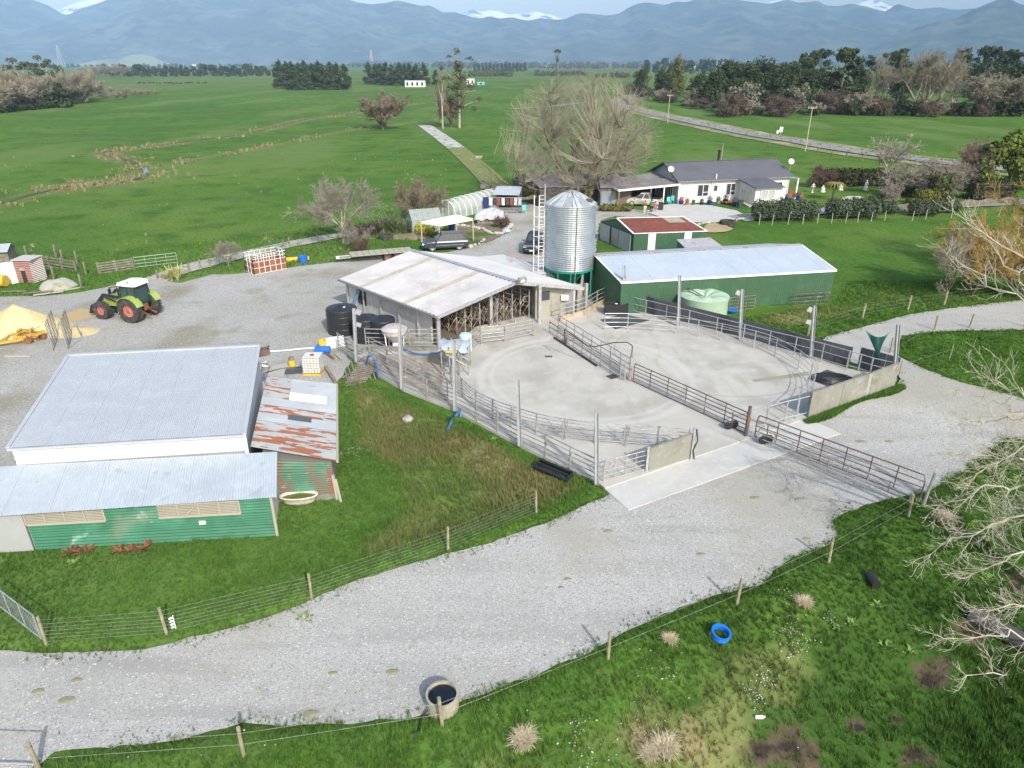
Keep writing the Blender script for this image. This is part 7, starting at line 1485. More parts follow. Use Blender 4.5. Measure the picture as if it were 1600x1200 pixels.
def bare_tree(seed, trunks, maxl, up, kids, wood, twig, split=1, rmin=0.0, env=None, fill=0, **kw):
    rng = random.Random(seed); out = [[] for _ in range(maxl+1)]
    for (p, d, L, r) in trunks: grow(out, V3(p), V3(d).normalized(), L, r, 0, maxl, rng, up, kids, **kw)
    big = [s for l in out[:split+1] for s in l]; small = [s[:6]+(max(s[6], rmin), max(s[7], rmin*.7)) for l in out[split+1:] for s in l]
    if env:       # keep the twigs inside a rounded crown and thicken it
        (ex, ey, ez, ea, eb, ec) = env; ins = lambda s: ((s[3]-ex)/ea)**2+((s[4]-ey)/eb)**2+((s[5]-ez)/ec)**2 < 1
        small = [s for s in small if ins(s)]; o2 = [[] for _ in range(4)]; nodes = np.array([s[3:6] for s in big+small if s[5] > 1.5 and (s[7] > .03)])
        for _ in range(fill):
            while True:
                u = V3((rng.uniform(-1, 1), rng.uniform(-1, 1), rng.uniform(-1, 1)))
                if .15 < u.length < .97: break
            p = V3((ex+u.x*ea, ey+u.y*eb, ez+u.z*ec))
            if p.z < 2: continue
            D_ = nodes-np.array(p); D_[:, 2] = D_[:, 2]*.8; cost = (D_**2).sum(1)+np.where(nodes[:, 2] > p.z, 6, 0); q = V3(nodes[int(cost.argmin())]); L = (p-q).length; c = q.lerp(p, .5)+V3((rng.gauss(0, .12), rng.gauss(0, .12), -.06*L))*1.0
            r_ = .016+.009*L; o2[0] += [(*q, *c, r_, r_*.7), (*c, *p, r_*.7, r_*.4)]; d = (p-c).normalized()
            for b_, k_ in ((c, 2), (p, 3)):
                for _ in range(k_): grow(o2, b_, V3((d.x+rng.gauss(0, .5), d.y+rng.gauss(0, .5), d.z+rng.gauss(0, .45)+.15)).normalized(), rng.uniform(.7, 1.5), rmin*1.1, 1, 2, rng, [0, .05, .08], [0, 3.2], 3, .15, .65, .6, .4, 0, .15)
        small += [s for l in o2 for s in l if ins(s)]
    V, F = seg_mesh(big, 7); m1 = np_mesh('trunk', V, F); m1.materials.append(wood)
    V, F = seg_mesh(small, 3); m2 = np_mesh('twigs', V, F); m2.materials.append(twig)
    return m1, m2
def tree_obj(name, label, cat, meshes, loc, rz=0, sc=1.0, group=None, names=('trunk', 'crown')):
    t = thing(name, label, cat, loc, rz, group); t.scale = sc if hasattr(sc, '__len__') else (sc,)*3
    for n_, me in zip(names, meshes): link(n_, me, None, t)
    return t
bark_pale = M('pale_bark', (.34, .32, .26), .9, layers=[((.20, .20, .12), 1.2, .48, .66, 6), ((.46, .44, .39), 3, .52, .7, 5)])
bark_dark = M('dark_bark', (.10, .085, .06), .9, layers=[((.09, .10, .035), 1.4, .46, .62, 6), ((.2, .18, .14), 4, .55, .7, 5)])
bark_moss = M('mossy_bark', (.11, .10, .055), .9, layers=[((.10, .115, .03), .7, .44, .62, 6), ((.24, .22, .17), 2.5, .52, .68, 5)])
tw_tan = M('tan_twigs', (.33, .30, .225), .9, layers=[((.22, .19, .13), .35, .45, .65, 5)])
tw_olive = M('olive_grey_twigs', (.27, .25, .175), .9, layers=[((.19, .17, .11), .3, .45, .65, 5)])
tw_pale = M('pale_grey_twigs', (.37, .345, .265), .9, layers=[((.27, .25, .18), .5, .45, .65, 5)])
tw_brown = M('brown_twigs', (.27, .215, .16), .9, layers=[((.15, .11, .08), .4, .45, .65, 5)])
tw_grey = M('grey_twigs', (.30, .275, .235), .9, layers=[((.2, .17, .13), .5, .45, .65, 5)])
tw_gold = M('golden_twigs', (.42, .28, .08), .9, layers=[((.34, .27, .08), .5, .45, .65, 5)])
tw_purple = M('purplish_twigs', (.145, .095, .075), .95, layers=[((.21, .12, .085), .12, .45, .62, 5)])
tw_white = M('whitish_twigs', (.50, .47, .37), .85, layers=[((.36, .34, .23), .8, .45, .65, 5), ((.55, .53, .46), 2, .5, .7, 5)])
# ---- the great bare tree behind the silo
rng = random.Random(21); bt = G(900, 318)
tr = []
for (x, d, L, r) in ((-1.5, (-.72, -.1, .72), 10.5, .6), (-1.2, (-.42, .2, 1), 11.5, .5), (-.6, (-.05, .1, 1), 12.5, .52), (1.6, (.22, .1, 1), 12.0, .5), (3.2, (.55, -.1, .85), 10.5, .55), (3.6, (.8, .1, .55), 9.0, .4), (-1.6, (-.95, .1, .32), 9.5, .38), (1.0, (.05, -.35, .8), 8.5, .4)):
    tr.append((bt+V3((x, rng.uniform(-.8, .8), -.2)), d, L, r))
ms = bare_tree(5, tr, 3, [.02, .05, .06, .05, .03, .02], [6, 5, 3.5], bark_moss, tw_pale, split=1, rmin=.011, env=(bt.x+.3, bt.y, 8.6, 11.4, 8.5, 8.8), fill=1700, nseg=6, jit=.15, ratio=.58, ang=.62, tip=.3)
t = thing('bare_tree', 'huge leafless tree spreading behind the silo and mauve roofed sheds', 'tree', (0, 0, 0)); t.location = bt
for n_, me in zip(('trunk', 'twigs'), ms):
    o = link(n_, me, None, t); o.matrix_parent_inverse = Matrix.Translation(-bt)
# ---- generic bare trees (built at the origin, 1 = metre)
def generic(seed, h, spread, wood, twig, nl=5, kids=(7, 6, 5, 4), rmin=.02, th=.25, up=(.02, .06, .05, .03), r=.25, ratio=.6, lean=0):
    rng = random.Random(seed); tr = [((0, 0, -.2), (lean, 0, 1), h*th+.2, r)]
    for i in range(nl):
        a = 2*math.pi*i/nl+rng.uniform(-.4, .4); s = spread*rng.uniform(.6, 1.1); tr.append(((lean*h*th, 0, h*th*rng.uniform(.6, 1.0)), (math.cos(a)*s+lean, math.sin(a)*s, 1), h*(.52 if i else .6), r*.6))
    return bare_tree(seed, tr, 4, list(up), list((0,)+kids[1:] if 0 else kids), wood, twig, split=0, rmin=rmin, nseg=4, jit=.16, ratio=ratio, ang=.65)
P_round = generic(31, 10.5, .75, bark_dark, tw_brown, nl=7, kids=(5, 6, 5, 4.5), rmin=.05, th=.16, r=.4, ratio=.55)
P_small = generic(32, 6.6, .85, bark_pale, tw_grey, nl=6, kids=(6, 5, 5, 4), rmin=.013, th=.25, r=.14)
P_shrub = generic(33, 6.0, .8, bark_dark, tw_brown, nl=8, kids=(5, 5, 5, 4), rmin=.018, th=.05, r=.12)
P_tall = generic(34, 20, .34, bark_pale, tw_olive, nl=6, kids=(7, 5.5, 4.5, 4), rmin=.035, th=.22, r=.4, ratio=.5)
P_scrub = generic(35, 8, .7, bark_dark, tw_tan, nl=7, kids=(5, 5, 4, 3), rmin=.07, th=.1, r=.16)
P_far = generic(36, 12, .6, bark_dark, tw_tan, nl=6, kids=(6, 5, 4, 4), rmin=.05, th=.2, r=.25)
tree_obj('bare_tree', 'round crowned leafless tree standing alone in the left paddock', 'tree', P_round, GP(598, 203), 0, (1.4, 1.4, 1.05), names=('trunk', 'twigs'))
tree_obj('bare_tree', 'dense brown leafless tree beside the tall sparse gum', 'tree', P_round, GP(705, 199), 2.0, (.72, .72, .95), names=('trunk', 'twigs'))
tree_obj('bare_tree', 'pale twiggy leafless tree beside the narrow lane left of the flax', 'tree', P_small, GP(536, 380), 0, 1.08, names=('trunk', 'twigs'))
tree_obj('bare_tree', 'low grey leafless bush at the foot of the pale twiggy tree', 'bush', P_small, GP(560, 388), 1.0, (.5, .5, .35), names=('trunk', 'twigs'))
tree_obj('bare_tree', 'brownish leafless tree behind the glasshouse', 'tree', P_shrub, GP(655, 346), 0, (.98, .98, .98), names=('trunk', 'twigs'))
tree_obj('bare_tree', 'tiny leafless tree by the narrow lane near the stock crate', 'tree', P_small, GP(357, 415), 0, .38, names=('trunk', 'twigs'))
tree_obj('bare_shrub', 'round reddish leafless shrub on the lawn edge', 'shrub', generic(41, 1.7, .9, bark_dark, tw_purple, nl=9, kids=(6, 5, 4, 3), rmin=.008, th=.05, r=.05), GP(566, 394), names=('stems', 'twigs'))
tree_obj('bare_shrub', 'dark twiggy shrub on the soil garden by the blue sack', 'shrub', generic(42, 1.7, 1.1, bark_dark, tw_purple, nl=9, kids=(6, 5, 4, 3), rmin=.012, th=.05, r=.05), GP(784, 356), names=('stems', 'twigs'))
# golden willow and its thicket at the right
P_will = generic(51, 8, .55, bark_dark, tw_gold, nl=10, kids=(6, 6, 6, 5), rmin=.012, th=.05, r=.16, up=(.05, .10, .12, .12), ratio=.55)
tree_obj('willow', 'golden twigged willow beside the upper track', 'willow', P_will, GP(1516, 466), 0, (.95, .95, 1.0), names=('trunk', 'twigs'))
tree_obj('willow', 'larger orange twigged willow at the right edge of the photo', 'willow', P_will, GP(1640, 440), 2.0, (1.5, 1.5, 1.5), names=('trunk', 'twigs'))
tree_obj('willow', 'low willow thicket between the two golden willows', 'willow', P_will, GP(1590, 466), 1.0, (1.0, 1.0, .75), names=('trunk', 'twigs'))
tree_obj('sapling', 'thin bare sapling on the fence line left of the golden willow', 'sapling', generic(52, 5.5, .3, bark_dark, tw_tan, nl=4, kids=(5, 4, 3, 3), rmin=.012, th=.3, r=.08), GP(1476, 476), names=('trunk', 'twigs'))
# wind-bent grey trees in the garden
P_bent = generic(55, 7, 1.3, bark_pale, tw_grey, nl=8, kids=(7, 6, 5, 4), rmin=.02, th=.2, r=.2, up=(-.02, -.04, -.08, -.10), lean=.15)
tree_obj('weeping_tree', 'wide weeping grey leafless tree arching over the dark hedge', 'tree', P_bent, GP(1425, 304), 0, (1.25, 1.0, .8), names=('trunk', 'twigs'))
tree_obj('weeping_tree', 'weeping grey leafless tree right of the ivy clad hedge', 'tree', P_bent, GP(1478, 302), 2.0, (.8, .8, .8), names=('trunk', 'twigs'))
tree_obj('bare_tree', 'upright purplish leafless tree between weeping tree and magnolia', 'tree', generic(56, 7, .32, bark_pale, tw_brown, nl=7, kids=(6, 5, 5, 4), rmin=.02, th=.2, r=.2), GP(1512, 298), names=('trunk', 'twigs'))
tree_obj('bare_tree', 'small pale knobbly tree with lichened top by the garden hedge', 'tree', generic(57, 7, .35, bark_pale, bark_pale, nl=5, kids=(5, 4, 3, 2), rmin=.03, th=.5, r=.15), GP(1380, 306), names=('trunk', 'twigs'))
tree_obj('weeping_shrub', 'brownish weeping dome shrub at the left of the garden', 'shrub', generic(58, 3.6, 1.4, bark_dark, tw_purple, nl=10, kids=(7, 6, 4, 3), rmin=.02, th=.4, r=.1, up=(-.05, -.2, -.25, -.25)), GP(1281, 293), 0, (.85, .85, .95), names=('trunk', 'twigs'))
tree_obj('bare_shrub', 'upright pinkish grey bare shrub inside the picket fence', 'shrub', generic(59, 3.4, .5, bark_pale, tw_grey, nl=10, kids=(6, 5, 4, 3), rmin=.015, th=.03, r=.06), GP(1388, 319), names=('stems', 'twigs'))
# ---- leafy crowns
def crown(lobes, n, size, seed, mat, name='crown', shell=.55, flat=1.0, cm=(.75, 1.3)):
    rr = np.random.RandomState(seed); w = np.array([(l[3]*l[4]+l[4]*l[5]+l[3]*l[5]) for l in lobes], float); w /= w.sum(); idx = rr.choice(len(lobes), n, p=w); Lb = np.array(lobes, float)[idx]
    d = rr.normal(size=(n, 3)); d /= np.linalg.norm(d, axis=1)[:, None]; rad = rr.uniform(shell, 1.05, (n, 1)); P = Lb[:, :3]+d*Lb[:, 3:6]*rad
    nrm = d+rr.normal(size=(n, 3))*.55; nrm /= np.linalg.norm(nrm, axis=1)[:, None]; a = rr.normal(size=(n, 3)); t1 = np.cross(nrm, a); t1 /= np.linalg.norm(t1, axis=1)[:, None]; t2 = np.cross(nrm, t1)
    s = size*rr.uniform(.6, 1.4, (n, 1)); V = np.stack([P-t1*s, P-t2*s*.6*flat, P+t1*s*.9, P+t2*s*.7*flat], 1).reshape(-1, 3)
    c = np.repeat(rr.uniform(cm[0], cm[1], n)*(.85+.3*rr.uniform(size=len(lobes))[idx]), 4)[:, None]*np.ones((1, 3)); hue = np.repeat(rr.uniform(-.12, .12, n), 4); c[:, 0] *= 1+hue; c[:, 2] *= 1-hue
    me = np_mesh(name, V, np.arange(4*n).reshape(n, 4), cols=c); me.materials.append(mat); return me
def leafmat(n, c): return M(n, c, .75, attr='Col', spec=.06)
lf_dark = leafmat('dark_evergreen_leaf', (.046, .064, .024)); lf_con = leafmat('conifer_leaf', (.05, .068, .026)); lf_olive = leafmat('olive_leaf', (.085, .10, .04)); lf_grey = leafmat('grey_lichen_leaf', (.155, .165, .11))
lf_gold = leafmat('golden_cypress_leaf', (.125, .13, .035)); lf_mag = leafmat('glossy_yellowgreen_leaf', (.125, .165, .035)); lf_hedge = leafmat('grey_green_hedge_leaf', (.07, .095, .055)); lf_dhedge = leafmat('dark_hedge_leaf', (.035, .04, .018)); lf_purp = leafmat('brown_scrub', (.105, .08, .06)); lf_bgreen = leafmat('bright_shrub_leaf', (.13, .19, .035))
def trunkm(segs, mat=bark_dark, n=7): V, F = seg_mesh([tuple(p)+tuple(q)+(a, b) for p, q, a, b in segs], n); me = np_mesh('trunk', V, F); me.materials.append(mat); return me
def rlobes(seed, h, w, n, z0=.15, r=(.28, .45), flat=.8, power=1.0):
    rng = random.Random(seed); L = []
    for i in range(n):
        z = h*(z0+(1-z0-.15)*rng.random()**power); k = math.sin(math.pi*min(1, max(.08, (z/h-z0+.12)/(1-z0+.14))))**.6; a = rng.uniform(0, 6.28); s = w*.5*k*rng.uniform(.2, .75); q = w*.5*rng.uniform(*r)
        L.append((s*math.cos(a), s*math.sin(a), z, q, q, q*flat))
    return L
def conif(seed, h, w, n=16):
    rng = random.Random(seed); L = []
    for i in range(n):
        f = i/(n-1); a = rng.uniform(0, 6.28); k = (1-f)**.5*.5+.04; s = w*.5*k*.8; q = w*.5*(k*.75+.10)
        L.append((s*math.cos(a), s*math.sin(a), h*(.10+.85*f), q, q, h*.09))
    return L
TR = lambda h, r=.3: trunkm([((0, 0, -.3), (.1, 0, h*.4), r, r*.7), ((.1, 0, h*.4), (0, .1, h*.8), r*.7, r*.25)])
D1 = [(TR(18), crown(rlobes(60+i, 18, 18, 34, .06), 3200, .55, 60+i, lf_dark)) for i in range(3)]      # big dense dark
C1 = [(TR(18), crown(conif(70+i, 18, 14, 22), 2000, .5, 70+i, lf_con, shell=.4)) for i in range(3)]      # dense conifers of the block
PN = [(TR(24, .45), crown(rlobes(80+i, 24, 14, 40, .12, (.16, .36), .6), 2500, .55, 80+i, lf_con, shell=.2)) for i in range(4)]  # irregular pines
GRY = (TR(10), crown(rlobes(90, 10, 14, 26, .15, (.2, .35), .7), 1800, .42, 90, lf_grey)); PUR = [(TR(5, .12), crown(rlobes(95+i, 5.5, 13, 24, .02, (.2, .42), .6), 3600, .55, 95+i, lf_purp, shell=.2, flat=.16)) for i in range(2)]
FAR = [(TR(12, .3), crown(rlobes(100+i, 13, 12, 14, .1), 420, 1.15, 100+i, lf_dark)) for i in range(3)]
EU = (trunkm([((0, 0, -.3), (-1.5, 0, 9), .45, .35), ((-1.5, 0, 9), (-3, 0, 16), .35, .15), ((-1.5, 0, 9), (2, 0, 15), .3, .12), ((0, 0, 5), (5, 0, 13), .3, .12), ((-1.5, 0, 9), (-6, 0, 14), .25, .1)], bark_pale),
      crown([(-6.5, 0, 14.5, 3, 3, 1.2), (-3.2, 0, 17.5, 2.6, 2.6, 1.3), (-1, 1, 14.5, 3, 3, 1.2), (2, 0, 16, 2.8, 2.8, 1.2), (5.5, 0, 14, 3, 3, 1.1), (8, 0, 12.5, 2.5, 2.5, 1.4), (3, 0, 11, 3, 3, 1.5), (-4, 0, 11.5, 3, 3, 1.2), (6, 0, 8.5, 3.6, 3, 2), (1, 0, 7.5, 3.4, 3, 2), (-5, 0, 6.5, 2.6, 2.6, 2), (9, 0, 6, 3, 3, 2)], 1500, .55, 7, leafmat('gum_leaf', (.075, .095, .05)), shell=.2))
GUM = (trunkm([((0, 0, -.3), (.2, 0, 12), .42, .28), ((.2, 0, 12), (-.2, 0, 22), .28, .08), ((0, 0, 8), (4, 0, 11.5), .16, .07), ((.1, 0, 11), (-3.5, 0, 14), .16, .07), ((.1, 0, 14), (3.5, 0, 19), .14, .05), ((0, 0, 17), (-2.6, 0, 20), .1, .04), ((0, 0, 6), (6, 0, 8), .16, .06), ((0, 0, 10), (5.5, .5, 10.8), .1, .05), ((0, 0, 13), (-5, .5, 17), .1, .05)], bark_pale),
       crown([(-.2, 0, 21.5, 1.3, 1.3, 1), (3.6, 0, 19.6, 1.5, 1.2, .6), (-2.7, 0, 20.2, 1.1, 1.1, .6), (.3, 0, 18, 1.6, 1.6, 1), (-3.5, 0, 14.3, 1.7, 1.3, .8), (1.5, 0, 14.5, 2.2, 1.8, 1.1), (-1.8, 0, 11.5, 2, 1.6, .9), (3.8, 0, 12, 2, 1.6, 1), (6, 0, 8.3, 1.8, 1.2, .7), (.5, 0, 9.5, 2.4, 2, 1.1), (4.8, 0, 5.6, 1.6, 1.2, .8), (-2, 0, 8.5, 1.8, 1.4, .8), (-5, 0, 17, 1, 1, .5), (0, 0, 12.5, 3.2, 2.5, 4.5), (.3, 0, 6.5, 3, 2.4, 2.6), (0, 0, 17, 2, 1.6, 3)], 2400, .30, 9, leafmat('sparse_gum_leaf', (.10, .105, .055)), shell=.1))
def put(name, label, meshes, px, py, top=None, rz=0.0, wsc=None, group=None, cat='tree', h0=None, names=('trunk', 'crown')):
    p = GP(px, py); s = 1.0
    if top is not None: s = max(.1, (GY(px, top, p.y).z-p.z)/h0)
    return tree_obj(name, label, cat, meshes, p, rz, (s*(wsc or 1), s*(wsc or 1), s), group, names)
rng = random.Random(99)
# dense dark conifer block left of centre (things one can count by their tops)
for i in range(11): put('conifer', 'dense dark conifer in the block of shelter trees left of the small white building', C1[i % 3], 440+9.8*i+rng.uniform(-2, 2), 140+rng.uniform(-1.5, 1), 93+rng.uniform(0, 6), rng.uniform(0, 6), 1.1, 'dark conifers in the left shelter block', h0=18)
for i in range(10): put('conifer', 'dark conifer in the shelter block behind the small white building', C1[i % 3], 577+9.4*i+rng.uniform(-2, 2), 133+rng.uniform(-1, 1), 97+rng.uniform(0, 5), rng.uniform(0, 6), 1.1, 'dark conifers behind the small white building', h0=18)
put('conifer', 'lone conifer standing right behind the white building', C1[0], 681, 134, 109, 1, 1.0, h0=18); put('bare_tree', 'wispy pale tree between white building and tall gum', P_tall, 691, 199, 112, 1, .45, h0=19, names=('trunk', 'twigs'))
put('pole_tree', 'thin straight pale trunk standing left of the tall gum', (trunkm([((0, 0, -.3), (0, 0, 9), .28, .2), ((0, 0, 9), (.6, 0, 13), .15, .04), ((0, 0, 8), (-1.2, 0, 13), .12, .03), ((0, 0, 6), (1.5, 0, 12), .1, .03)], bark_pale),), 692, 201, None, 0, 1)
put('gum_tree', 'tall sparse gum tree with pale trunk in the middle paddock', GUM, 718, 200, 76, 0, 1, h0=22.3)
put('gum_tree', 'tall thin tree with a flat tufted top beyond the great bare tree', (trunkm([((0, 0, -.3), (0, 0, 18), .5, .35), ((0, 0, 18), (-1.5, 0, 24), .3, .1), ((0, 0, 18), (1.3, 0, 24), .3, .1), ((0, 0, 17), (0, 0, 24), .3, .1)], bark_dark), crown([(-1.3, 0, 24.3, 1.4, 1.4, .7), (1.3, 0, 24.3, 1.5, 1.5, .7), (0, 0, 25, 1.4, 1.4, .6), (.3, 0, 20, 1, 1, 2)], 160, .45, 3, lf_olive)), 869, 150, 77, 0, 1, h0=25.5)
# row of shelter trees far left
for i in range(30): x = 168+9.0*i+rng.uniform(-3, 3); put('shelter_tree', 'dark tree in the long thin shelter row on the far left', FAR[i % 3], x, 119+rng.uniform(-1, 1), 97+rng.uniform(0, 8), rng.uniform(0, 6), .8+rng.random()*.4, 'dark trees in the far left shelter row', h0=13)
for i in range(12): put('bare_tree', 'brown leafless tree at the left end of the far shelter row', P_far, 150+4.5*i+rng.uniform(-2, 2), 120, 103+rng.uniform(0, 4), rng.uniform(0, 6), 1.0, 'brown leafless trees by the far shelter row', h0=11.5, names=('trunk', 'twigs'))
# left scrub belt
put('gum_tree', 'flat topped gum tree rising from the scrub at far left', EU, 47, 160, 90, 0, 1, h0=18.5); put('gum_tree', 'second gum tree with two pale trunks in the far left scrub', EU, 84, 158, 86, 0, .75, h0=18.5)
for i in range(46):
    x = -30+6.3*i+rng.uniform(-3, 3); yb = 176-.115*max(0, x)+rng.uniform(-7, 1); tp = (113+rng.uniform(0, 14)) if x < 150 else 136+rng.uniform(0, 8)
    put('bare_scrub_tree', 'tangled leafless tree in the scrub belt at far left', P_scrub if i % 3 else P_far, x, yb, tp, rng.uniform(0, 6), 1.15, 'leafless trees in the far left scrub belt', h0=8 if i % 3 else 11.5, names=('trunk', 'twigs'))
for i in range(16): x = -10+8*i; put('bush', 'low dark green bush along the foot of the far left scrub', FAR[i % 3], x, 177-.1*x, 166-.1*x, rng.uniform(0, 6), 1.6, 'low bushes along the far left scrub', 'bush', h0=13)
for i in range(5): put('evergreen_tree', 'dark evergreen tree standing among the far left scrub', FAR[i % 3], (58, 72, 88, 100, 45)[i], 168, (128, 124, 122, 132, 134)[i], i, 1.0, 'dark evergreens in the far left scrub', h0=13)
# horizon belts: countless trees read as one mass
def belt(name, label, x0, x1, y, hpx, n, seed, mat=lf_dark, lf=2.2):
    rr = np.random.RandomState(seed); P = []
    for k in range(n):
        px = rr.uniform(x0, x1); p = G(px, y+rr.uniform(-.5, .8)); p.y = min(p.y, 3500) ; p.x = (px-800)/FPX*p.y*1.1 if p.y >= 3500 else p.x
        hh = hpx*rr.uniform(.5, 1.1)*p.y/FPX; P.append((p.x, p.y, hh*.5, hh*.55, hh*.5, hh*.55))
    me = crown(P, n*34, lf, seed, mat, name); return tag(link(name, me), label, kind='stuff')
belt('far_woods', 'thin belt of far trees along the plain left of centre', 0, 580, 105, 5, 150, 1, lf_dark, 3.0); belt('far_woods', 'far belt of dark trees behind the middle paddocks', 540, 1000, 105.5, 8, 210, 2, lf_dark, 2.6)
belt('far_woods', 'brownish far tree belt across the middle plain', 700, 1120, 107, 7, 150, 3, lf_purp, 2.6); belt('far_woods', 'far tree belt behind the right hand farm', 980, 1640, 105, 8, 200, 4, lf_dark, 3.0)
belt('far_hedge', 'low far hedge left of the great bare tree', 735, 800, 119, 8, 45, 5, lf_olive, 1.2); belt('far_hedge', 'low reddish far hedge behind the great bare tree', 835, 915, 118, 7, 50, 6, lf_purp, 1.2)
belt('far_hedge', 'low scrub line beyond the road bend', 930, 1010, 121, 7, 40, 8, lf_purp, 1.2)
for i in range(14): put('conifer', 'narrow dark pine in the far plantation right of the tall gum', C1[i % 3], 742+6*i, 112, 96+rng.uniform(0, 3), i, .8, 'pines in the far plantation', h0=18)
for i, x in enumerate((1038, 1052, 1066, 1078, 1090, 1102, 1112, 1070, 1096, 1010, 1024)): put('shelter_tree', 'hazy grey-green tree on the plain beyond the road', FAR[i % 3], x, 113+rng.uniform(-2, 3), 88+rng.uniform(0, 8), i, .8, 'hazy trees beyond the road bend', h0=13)
# right hand woods
D = lambda *a, **k: put('evergreen_tree', *a, **k)
D('dark rounded evergreen at the left end of the roadside wood', D1[0], 1002, 152, 101, 0, .75, h0=18); D('darkest rounded evergreen beside the road bend', D1[1], 1034, 158, 106, 1, .85, h0=18)
put('cypress', 'pointed olive-gold cypress beside the road bend', (TR(18), crown(conif(200, 20, 14, 22), 2600, .42, 200, lf_gold, shell=.4)), 1056, 152, 85, 0, .95, h0=20)
put('cypress', 'golden cypress shoulder left of the pointed one', (TR(18), crown(conif(201, 20, 13, 20), 2000, .42, 201, lf_gold, shell=.4)), 1044, 150, 97, 0, .9, h0=20)
for i, (x, b, tp, w_, lb) in enumerate(((1112, 168, 104, 1.0, 'broad dark evergreen behind the grey lichened tree'), (1136, 160, 88, .9, 'tall round topped evergreen left of the pine group'), (1165, 165, 95, 1.0, 'dense evergreen in the middle of the dark wood'), (1192, 160, 87, .95, 'dense evergreen with a knobbly top in the dark wood'), (1215, 172, 93, .9, 'evergreen at the right of the dark wood'), (1150, 176, 118, .9, 'lower evergreen in front of the dark wood'), (1205, 174, 112, .9, 'lower evergreen before the pines'))): D(lb, D1[i % 3], x, b, tp, i*1.3, w_, h0=18)
put('lichened_tree', 'pale grey lichened tree before the dark wood', GRY, 1160, 178, 126, 0, 1.1, h0=10); put('lichened_tree', 'smaller grey lichened tree right of the first', GRY, 1240, 174, 128, 2, .9, h0=10); put('lichened_tree', 'small grey lichened tree left of the dark wood', GRY, 1078, 165, 136, 1, .8, h0=10)
for i, (x, b, tp, w_, lb) in enumerate(((1240, 158, 72, 1.0, 'tall pine with twin tops left of the tallest pine'), (1262, 155, 76, .9, 'pine between the twin topped and the tallest pine'), (1275, 150, 66, 1.0, 'tall dark pine beside the tallest lichened pine'), (1308, 172, 63, 1.3, 'tallest broad lichened pine with bare limbs'), (1328, 168, 92, 1.0, 'lower pine limb mass right of the tallest pine'),
    (1352, 140, 80, .8, 'slender hazy pine right of the tallest pine'), (1378, 138, 74, .9, 'flat topped pine behind the orange twigged tree'), (1393, 140, 68, .9, 'dark pine behind the great bare poplar'), (1402, 160, 72, 1.0, 'big dark pine left of the bare poplar'), (1492, 145, 68, .9, 'layered cypress-like pine right of the bare poplar'),
    (1523, 145, 62, .8, 'spiky pine in the farm group at right'), (1535, 145, 64, .8, 'second spiky pine in the farm group'), (1545, 146, 62, .8, 'third spiky pine in the farm group'), (1562, 146, 70, 1.0, 'wide pine over the far barn'), (1577, 148, 68, .9, 'flat topped pine near the right edge'), (1598, 150, 68, .9, 'pine cut by the right edge of the photo'), (1530, 152, 88, 1.5, 'broad dark evergreen mass above the far barn'))): put('pine_tree', lb, PN[i % 4], x, b, tp, i*1.1, w_, h0=23.5)
D('dark round evergreen at the right edge of the wood', D1[2], 1590, 165, 92, 0, 1.0, h0=18); D('wide dark evergreen right of the far barn', D1[0], 1560, 150, 100, 2, .9, h0=18)
for i, (x, b, tp, w_, lb, pr) in enumerate(((1368, 178, 82, .9, 'orange-brown twigged tall tree in the roadside wood', P_tall), (1442, 180, 72, 1.25, 'great pale bare poplar in the roadside wood', P_tall), (1425, 180, 80, 1.1, 'bare tree leaning beside the great pale poplar', P_tall), (1460, 178, 84, 1.1, 'bare poplar right of the great pale one', P_tall), (1485, 176, 92, .8, 'orange bare tree right of the poplars', P_tall), (1530, 182, 120, 1.2, 'reddish bare tree before the far barn', P_far), (1565, 182, 122, 1.3, 'reddish bare tree right of the far barn', P_far), (1595, 182, 124, 1.3, 'reddish bare tree at the right edge', P_far))):
    put('bare_tree', lb, pr, x, b, tp, i*.9, w_, h0=19.5 if pr is P_tall else 11.5, names=('trunk', 'twigs'))
for i, (x, b, tp) in enumerate(((1342, 160, 108), (1406, 158, 98), (1512, 152, 96), (1545, 165, 106), (1578, 160, 100), (1228, 160, 96), (1255, 165, 104), (1180, 158, 92), (1290, 165, 110), (1088, 160, 112))):
    put('evergreen_tree', 'dark evergreen filling a gap in the roadside wood', D1[i % 3], x, b, tp, i*2.1, .95, 'evergreens filling the roadside wood', h0=18)
for i in range(40):
    x = 992+15.4*i+rng.uniform(-9, 9); yb = 150+min(32, max(0, (x-992)*.22))+rng.uniform(-6, 1); hh = rng.uniform(10, 36) if 1080 < x < 1400 else rng.uniform(8, 22)
    pq = i % 5 in (1, 3); put('scrub', 'reddish brown bramble scrub along the foot of the roadside wood', P_scrub if pq else PUR[i % 2], x, yb, yb-hh*(1.25 if pq else 1), rng.uniform(0, 6), 1.2 if pq else .95, 'brown bramble scrub by the roadside wood', 'scrub', h0=8 if pq else 5.3)
for i, x in enumerate((1165, 1272, 1372, 1412, 1425, 1404, 1488, 1505, 1545, 1560, 1580, 1595, 1520)): put('bush', 'rounded green bush at the field edge below the wood', FAR[i % 3], x, 181+(x > 1500), (168, 160, 160, 156, 155, 164, 160, 156, 160, 158, 156, 154, 166)[i], i, 1.1, 'green bushes along the field edge below the wood', 'bush', h0=13)
